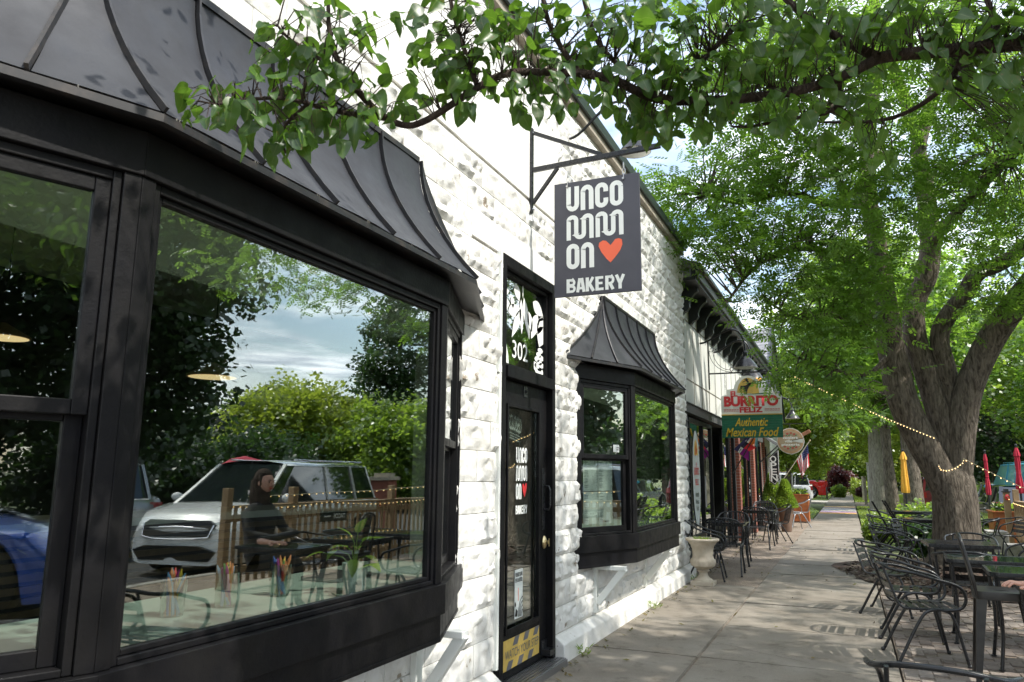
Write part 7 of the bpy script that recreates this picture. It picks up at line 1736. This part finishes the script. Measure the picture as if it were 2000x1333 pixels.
# ================================================================ vehicles
def car(kind, label, cat, loc, deg, paint, L_, Wd, H, hood=.24, cab=(.30, .95), belt=.55, trunk_drop=0, bed=False, group='cars parked in the lot', wr=.34, van=False, z=-.125):
    """faces +x locally; all lengths as fractions of L_ from the front bumper"""
    t = thing(kind, label, cat, (*loc, z), R(deg), group, local=True); P = M[paint]; x_n = L_*.5-.16*L_
    def B(mb, nm, mt, sm=45, **k):
        if nm not in ('wheel', 'wheel_well'):
            q = []
            for x, y, z_ in mb.v:
                g_ = max(0, min(1.1, (x-x_n)/(.16*L_)))**1.6; q.append((x-max(0, z_-.48)*.42*g_-max(0, .42-z_)*.2*g_-(abs(y)/(Wd/2))**3*.16*g_, y, z_))
            mb.v = q
        return build(mb, nm, mt, t, smooth=sm, loc=(0,0,0), **k)
    wx = [L_*.5-L_*.185, -L_*.5+L_*.20]; n = 64; zb = H*belt; zh = H*(.53 if not van else .56)
    def upper(f):       # body-top height (hood / belt / boot) at fraction f from front
        if f < .02: return zh*.72
        if f < .06: return zh*(.72+.18*(f-.02)/.04)
        if f < cab[0]: return zh*.90+(zb-zh*.90)*((f-.06)/(cab[0]-.06))**.8
        if bed and f > cab[1]: return zb*1.02
        if f > cab[1]+.02: return zb*(1-.04*(f-cab[1]))
        return zb
    def half(f, lo=True):
        e = min(1, f/.10); r_ = min(1, (1-f)/.07); return Wd/2*(.78+.22*math.sqrt(max(0, 1-(1-e)**2)))*(.88+.12*math.sqrt(max(0, 1-(1-r_)**2)))
    def bottom(f):
        x = L_*.5-L_*f; b = .20
        for w in wx:
            d = abs(x-w)
            if d < wr+.07: b = max(b, math.sqrt((wr+.07)**2-d*d)+wr*.92)
        return b
    fr = sorted(set([i/n for i in range(n+1)]+[(L_*.5-(w+s*(wr+.069)))/L_ for w in wx for s in (-1, 1)]))
    mb = MB(); rows = []
    for f in fr:
        x = L_*.5-L_*f; h = half(f); u = upper(f); b = bottom(f); lvl = [(0, min(b, .3)), (h*.80, min(b, .26) if b < .3 else b), (h*.97, b+.03 if b < u-.1 else u-.05), (h, b+(u-b)*.35), (h*1.0, b+(u-b)*.62), (h*.985, b+(u-b)*.88), (h*.93, u), (h*.6, u+.02*H*(f < cab[0] or f > cab[1])), (0, u+.03*H*(f < cab[0] or f > cab[1]))]
        rows.append([(x, y, z_) for y, z_ in lvl])
    m_ = len(rows[0]); vs = [p for r_ in rows for p in r_]+[(p[0], -p[1], p[2]) for r_ in rows for p in r_]; off = len(rows)*m_; fs = []
    for i in range(len(rows)-1):
        for j in range(m_-1):
            a = i*m_+j; fs.append((a, a+1, a+m_+1, a+m_)); fs.append((off+a, off+a+m_, off+a+m_+1, off+a+1))
    fs += [tuple(range(m_))[::-1], tuple(off+k for k in range(m_)), tuple((len(rows)-1)*m_+k for k in range(m_)), tuple(off+(len(rows)-1)*m_+k for k in range(m_))[::-1]]
    mb.add(vs, fs); body = B(mb, 'body', P, 38)
    # cabin: roof shell + glass band
    c0, c1 = cab; ws = .13 if not van else .17; rs = .035 if (van or kind != 'sedan') else .12
    if bed: rs = .03
    xs = lambda f: L_*.5-L_*f
    hb = Wd/2*.925; hr = Wd/2*.74; zr = H-.05
    base = [(xs(c0), hb*.90), (xs(c0+.05), hb), (xs((c0+c1)/2), hb), (xs(c1-.03), hb*.99), (xs(c1), hb*.86)]
    top = [(xs(c0+ws), hr*.88), (xs(c0+ws+.03), hr), (xs((c0+c1)/2+.03), hr*1.02), (xs(c1-rs-.02), hr), (xs(c1-rs), hr*.86)]
    def ringpts(pl, z_, s): return [(x, s*y, z_+(0.0)) for x, y in pl]
    mb = MB(); k = len(base)
    for s in (-1, 1):
        v_ = ringpts(base, zb-.01, s)+ringpts(top, zr-.03, s); mb.add(v_, [(i, i+1, k+i+1, k+i) if s > 0 else (i, k+i, k+i+1, i+1) for i in range(k-1)])
    wsg = [(base[0][0], -base[0][1], zb-.01), (base[0][0]+.06, 0, zb-.01), (base[0][0], base[0][1], zb-.01), (top[0][0], top[0][1], zr-.03), (top[0][0]+.05, 0, zr-.01), (top[0][0], -top[0][1], zr-.03)]
    B(mb, 'side_panel' if kind == 'cargo_van' else 'side_window', P if kind == 'cargo_van' else M['carglass'], 30)
    mb = MB(); mb.add(wsg, [(0, 1, 4, 5), (1, 2, 3, 4)]); B(mb, 'windscreen', M['carglass'], 60)
    mb = MB(); mb.add([(base[-1][0], -base[-1][1], zb-.01), (base[-1][0], base[-1][1], zb-.01), (top[-1][0], top[-1][1], zr-.03), (top[-1][0], -top[-1][1], zr-.03)], [(0, 3, 2, 1)]); B(mb, 'rear_window', M['carglass'], 30)
    # roof with crown, pillars in body colour
    mb = MB(); tp = [(x, y) for x, y in top]; cen = [(x, 0) for x, y in tp]; v_ = []
    for x, y in tp: v_ += [(x+(.02 if x == tp[0][0] else 0), -y*1.03, zr-.04), (x, -y*.9, zr), (x, -y*.45, H-.008), (x, 0, H), (x, y*.45, H-.008), (x, y*.9, zr), (x+(.02 if x == tp[0][0] else 0), y*1.03, zr-.04)]
    mb.add(v_, [(i*7+j, i*7+j+1, (i+1)*7+j+1, (i+1)*7+j) for i in range(k-1) for j in range(6)]); B(mb, 'roof', P, 60)
    mb = MB()
    for s in (-1, 1):
        pl = [((base[0][0]+.03, s*base[0][1]*1.0, zb-.03), (top[0][0]+.02, s*top[0][1]*1.02, zr-.03), .06), ((base[-1][0], s*base[-1][1]*1.01, zb-.03), (top[-1][0], s*top[-1][1]*1.02, zr-.03), .11 if not bed else .08)]
        for f in ((c0+c1)/2-.01, c0+(c1-c0)*.74):
            pl.append(((xs(f), s*hb*1.003, zb-.02), (xs(f+.01), s*hr*1.02, zr-.03), .05))
        for a, b, w in pl: mb = MB(); mb.beam(a, b, w*.5, w, up=(0, 1, 0)); B(mb, 'pillar', P, 30)
    for s in (-1, 1):
        mb = MB(); mb.beam((xs(c0+.02), s*(Wd/2*.935), zb+.005), (xs(c1-.01), s*(Wd/2*.935), zb+.005), .012, .02); B(mb, 'belt_trim', M['chrome'] if not bed else P)
        mb = MB(); mb.sphere((xs(c0+.065), s*(Wd/2+.08), zb+.09), .09, 12, 8, (.6, 1.2, .8)); B(mb, 'wing_mirror', P, 60)
        for f in ((c0+c1)/2-.02, c0+(c1-c0)*.70):
            mb = MB(); mb.box(xs(f)-.08, s*(Wd/2*1.0)-.012, zb-.16, xs(f)+.08, s*(Wd/2*1.0)+.012, zb-.135); B(mb, 'door_handle', M['chrome'])
            mb = MB(); mb.box(xs(f)+.16, s*(Wd/2*1.0)-.004, .40, xs(f)+.168, s*(Wd/2*1.0)+.003, zb-.02); B(mb, 'door_gap', M['blackplastic'])
        # lights
        mb = MB(); y0, y1 = s*half(.03)*.60, s*half(.09)*.985
        zl = zh*.80
        mb.add([(xs(.012), y0, zl-.07), (xs(.075), y1, zl-.04), (xs(.115), y1*1.01, zl+.06), (xs(.03), y0, zl+.03)], [(0,1,2,3) if s < 0 else (3,2,1,0)]); mb.v = [(x+.012, y*1.012, z_) for x, y, z_ in mb.v]; B(mb, 'headlight', M['headlight'])
        mb = MB(); yy = s*half(.985)*1.0; mb.box(xs(1.0)-.012, min(yy*.72, yy*1.01), zb-.30, xs(.955), max(yy*.72, yy*1.01), zb-.05); B(mb, 'tail_light', M['taillight'])
        for w in wx:
            mb = MB(); pr = [(wr*.62, -.11), (wr*.90, -.11), (wr, -.075), (wr, .075), (wr*.90, .11), (wr*.62, .11)]; c_ = (w, s*(Wd/2-.12), wr); sg = 28
            v_ = [(c_[0]+r_*math.cos(2*math.pi*q/sg), c_[1]+o_, c_[2]+r_*math.sin(2*math.pi*q/sg)) for r_, o_ in pr for q in range(sg)]
            mb.add(v_, [(i*sg+q, i*sg+(q+1) % sg, (i+1)*sg+(q+1) % sg, (i+1)*sg+q) for i in range(5) for q in range(sg)]); wh = B(mb, 'wheel', M['tyre'], 50)
            mb = MB(); yo = s*.085
            for q in range(10):
                a = q*.628; mb.beam((c_[0]+.03*math.cos(a), c_[1]+yo, c_[2]+.03*math.sin(a)), (c_[0]+wr*.66*math.cos(a+.08), c_[1]+yo*1.1, c_[2]+wr*.66*math.sin(a+.08)), .03, .03, up=(0,1,0))
            ring_ = [(c_[0]+wr*.66*math.cos(a), c_[1]+yo*1.15, c_[2]+wr*.66*math.sin(a)) for a in np.linspace(0, 6.2832, 25)]; mb.tube(ring_, .018, 5, cap=False); mb.sphere((c_[0], c_[1]+yo, c_[2]), .05, 8, 6)
            build(mb, 'rim', M['alloy'], wh, loc=(0,0,0), smooth=40)
            mb = MB(); mb.lathe([(wr*.64, -.001), (wr*.64, .001)], (0,0,0), 24); mb.v = [(c_[0]+x, c_[1]+z_+s*.02, c_[2]+y) for x, y, z_ in mb.v]; build(mb, 'brake_disc', M['blackplastic'], wh, loc=(0,0,0))
            mb = MB(); mb.lathe([(wr+.06, -.001), (wr+.06, .001)], (0,0,0), 24); mb.v = [(c_[0]+x, s*(Wd/2-.26)+z_, c_[2]+y) for x, y, z_ in mb.v]; B(mb, 'wheel_well', M['blackplastic'])
    # front: grille, lower intake, bumper line, plate
    gw = Wd*.30
    mb = MB(); mb.prism([(-gw, zh*.62), (gw, zh*.62), (gw*1.08, zh*.80), (gw*.9, zh*.86), (-gw*.9, zh*.86), (-gw*1.08, zh*.80)], lambda a, b, x: (x, a, b), xs(.012), xs(-.002)); B(mb, 'grille', M['blackplastic'])
    for q in range(5):
        mb = MB(); z_ = zh*(.64+q*.045); mb.box(xs(-.002), -gw*.95, z_, xs(-.0035), gw*.95, z_+.008); B(mb, 'grille_bar', M['blackmetal'])
    mb = MB(); mb.tube([(xs(-.004), a*gw, zh*.75+.02*(1-abs(a))) for a in np.linspace(-.5, .5, 9)], .010, 6); B(mb, 'badge', M['chrome'])
    mb = MB(); mb.tube([(xs(-.003), gw*a, zh*b) for a, b in ((-1.06, .80), (-1.0, .62), (-.6, .59), (0, .585), (.6, .59), (1.0, .62), (1.06, .80))], .011, 6); B(mb, 'grille_trim', M['chrome'])
    mb = MB(); mb.prism([(-gw*1.05, .26), (gw*1.05, .26), (gw*1.25, .40), (gw*.8, .48), (-gw*.8, .48), (-gw*1.25, .40)], lambda a, b, x: (x, a, b), xs(.012), xs(-.003)); B(mb, 'lower_intake', M['blackplastic'])
    mb = MB(); mb.box(xs(1.0)-.03, -Wd*.42, .33, xs(.985), Wd*.42, .50); B(mb, 'rear_bumper', M['chrome'] if bed else P, bevel=.02)
    if bed:
        mb = MB(); mb.box(xs(.975), -Wd*.40, zb*.99, xs(cab[1]+.015), Wd*.40, zb*1.075); B(mb, 'bed_cover', M['blackplastic'])
    if van:
        for s in (-1, 1): mb = MB(); mb.tube([(xs(c0+ws+.05), s*hr*.9, H+.012), (xs(c1-.06), s*hr*.9, H+.012)], .014, 6); B(mb, 'roof_rail', M['chrome'])
    return t
# mirrored in the large pane: white minivan nose towards us, parked beyond the fence
car('minivan', 'white minivan parked beyond the fence, mirrored in the large bakery pane', 'car', (5.75, 11.15), -97, 'carwhite', 5.1, 1.98, 1.77, cab=(.20, .975), belt=.60, van=True, wr=.35)
car('suv', 'silver-white car behind the minivan, mirrored at the left of the large pane', 'car', (10.0, 9.2), -60, 'carsilver', 4.7, 1.9, 1.75, cab=(.26, .96), belt=.60, van=True)
car('pickup_truck', 'bright blue truck mirrored in the first sash window', 'car', (5.9, -1.75), 90, 'carblue', 5.2, 1.98, 1.80, cab=(.30, .66), belt=.62, bed=True, wr=.42)
car('suv', 'black car behind the blue truck, mirrored in the first sash window', 'car', (10.5, -2.4), 100, 'carblack', 4.7, 1.9, 1.68, cab=(.26, .96), belt=.58)
car('suv', 'dark car at the back of the lot, mirrored in the first sash window', 'car', (13.8, 2.2), 95, 'carblack', 4.6, 1.85, 1.65, cab=(.26, .96), belt=.58)
# seen directly
GC = 'cars parked beyond the planter on the left'
gx_ = lambda u, y: GY(u, 930, y).x
car('pickup_truck', 'bright red pickup truck with black bed cover and chrome bumper', 'truck', (gx_(1618, 60)-2.95, 60), 184, 'carred', 5.6, 2.0, 1.9, cab=(.28, .60), belt=.64, bed=True, wr=.43, group=GC, z=-.03)
car('suv', 'white hatchback with red tail lights left of the red pickup', 'car', (gx_(1586, 51)-2.35, 51.5), 183, 'carwhite', 4.6, 1.9, 1.72, cab=(.25, .97), belt=.58, van=True, group=GC, z=-.03)
car('sedan', 'silver car with dark windscreen directly behind the cedar planter', 'car', (gx_(1573, 42)-2.2, 44), 10, 'carsilver', 4.5, 1.85, 1.48, cab=(.27, .90), belt=.60, group=GC, z=-.03)
GD = 'cars parked in the lot to the right'
car('suv', 'dark maroon car seen between the yellow umbrella and the big trunk', 'car', (gx_(1812, 40)+.6, 42), 88, 'carmaroon', 4.6, 1.9, 1.72, cab=(.26, .96), belt=.58, group=GD)
car('suv', 'white car behind the pale tree trunk', 'car', (gx_(1752, 52)+1.6, 54), 95, 'carwhite', 4.6, 1.9, 1.7, cab=(.26, .96), belt=.58, group=GD)
car('sedan', 'silver car behind the nearer red umbrella', 'car', (gx_(1946, 34)+.2, 35), 100, 'carsilver', 4.6, 1.85, 1.45, cab=(.27, .88), belt=.60, group=GD)
car('cargo_van', 'sky-blue van at the right border behind the red umbrella', 'van', (gx_(1996, 30)+.7, 32.5), 95, 'carsky', 5.3, 2.0, 2.15, cab=(.18, .98), belt=.56, van=True, group=GD)
car('sedan', 'dark teal car behind the flower planter', 'car', (gx_(1925, 27)+.9, 28), 92, 'carblack', 4.5, 1.85, 1.42, cab=(.27, .88), belt=.60, group=GD)
# ---------------------------------------------------------------- small street things far off
def post(u, y, v0, r_, lab, mt, sq=False):
    x = gx_(u, y); top = GY(u, v0, y).z; t = thing('utility_post', lab, 'post', (x, y, 0)); mb = MB()
    if sq: mb.box(x-r_, y-r_, -.1, x+r_, y+r_, top)
    else: mb.tube([(x, y, -.1), (x, y, top)], r_, 8)
    build(mb, 'shaft', M[mt], t); mb = MB(); mb.box(x-r_*1.2, y-r_*1.2, top, x+r_*1.2, y+r_*1.2, top+.04); build(mb, 'cap', M[mt], t)
post(1699, 58, 905, .17, 'pale wide post right of the far sidewalk', 'kerb', True)
post(1688, 48, 932, .07, 'weathered wooden post, closer of two thin ones right of the walk', 'tantrim', True)
post(1684, 54, 932, .07, 'weathered wooden post, farther of two thin ones right of the walk', 'tantrim', True)
post(1613, 56, 953, .05, 'short dark post beside the red pickup truck', 'blackmetal')
t = thing('bicycle_rack', 'dark metal bicycle rack with a round-framed bike by the maroon car', 'bicycle', (2.6, 24.0, 0))
for cx_ in (0, .95):
    mb = MB(); mb.tube([(2.3+cx_+.32*math.cos(a), 24.0, .34+.32*math.sin(a)) for a in np.linspace(0, 6.2832, 21)], .018, 6, cap=False); build(mb, 'wheel', M['tyre'], t)
for a, b in (((2.3, .34), (2.55, .72)), ((2.55, .72), (3.0, .78)), ((3.0, .78), (2.75, .34)), ((2.75, .34), (2.55, .72)), ((2.75, .34), (2.3, .34)), ((3.25, .34), (3.02, .95))):
    mb = MB(); mb.tube([(a[0], 24.0, a[1]), (b[0], 24.0, b[1])], .016, 6); build(mb, 'frame_tube', M['carblack'], t)
mb = MB(); mb.sphere((2.52, 24, .80), .1, 10, 6, (1.2, .6, .4)); build(mb, 'saddle', M['blackplastic'], t); mb = MB(); mb.tube([(3.0, 23.75, 1.0), (3.02, 24, .97), (3.0, 24.25, 1.0)], .012, 6); build(mb, 'handlebar', M['blackmetal'], t)
# mirrored: low dark house with a brick pillar beyond the lot
t = thing('house', 'low dark house with a pitched roof across the lot, mirrored in the bakery pane', 'building', (22, 38, 0))
mb = MB(); mb.box(21, 33, -.1, 29, 47, 4.0); build(mb, 'wall', M['siding'], t)
mb = MB(); mb.add([(20.4, 32.5, 4.0), (29.6, 32.5, 4.0), (29.6, 47.5, 4.0), (20.4, 47.5, 4.0), (25, 32.5, 6.2), (25, 47.5, 6.2)], [(0, 4, 5, 3), (1, 2, 5, 4), (0, 1, 4), (2, 3, 5)]); build(mb, 'roof', M['eave'], t)
for k in range(4): mb = MB(); mb.box(20.97, 34.2+k*3.2, 1.0, 20.99, 35.9+k*3.2, 2.4); build(mb, 'window', M['carglass'], t)
t = thing('brick_pillar', 'short brick pillar with a stepped cap beyond the fence, mirrored in the bakery pane', 'pillar', (8.2, 18.6, 0))
mb = MB(); mb.box(7.95, 18.35, -.12, 8.45, 18.85, 1.25); build(mb, 'shaft', M['brick'], t); mb = MB(); mb.box(7.88, 18.28, 1.25, 8.52, 18.92, 1.35); mb.box(8.0, 18.4, 1.35, 8.4, 18.8, 1.45); build(mb, 'cap', M['tantrim'], t)
t = thing('open_umbrella', 'open red umbrella beyond the minivan, its top mirrored in the bakery pane', 'umbrella', (12, 17.2, 0))
mb = MB(); mb.lathe([(.75, 1.60), (.45, 1.80), (.02, 1.90)], (12, 17.2, 0), 20); build(mb, 'canopy', M['redcloth'], t, smooth=60); mb = MB(); mb.tube([(12, 17.2, -.1), (12, 17.2, 1.9)], .025, 8); build(mb, 'pole', M['steel'], t)
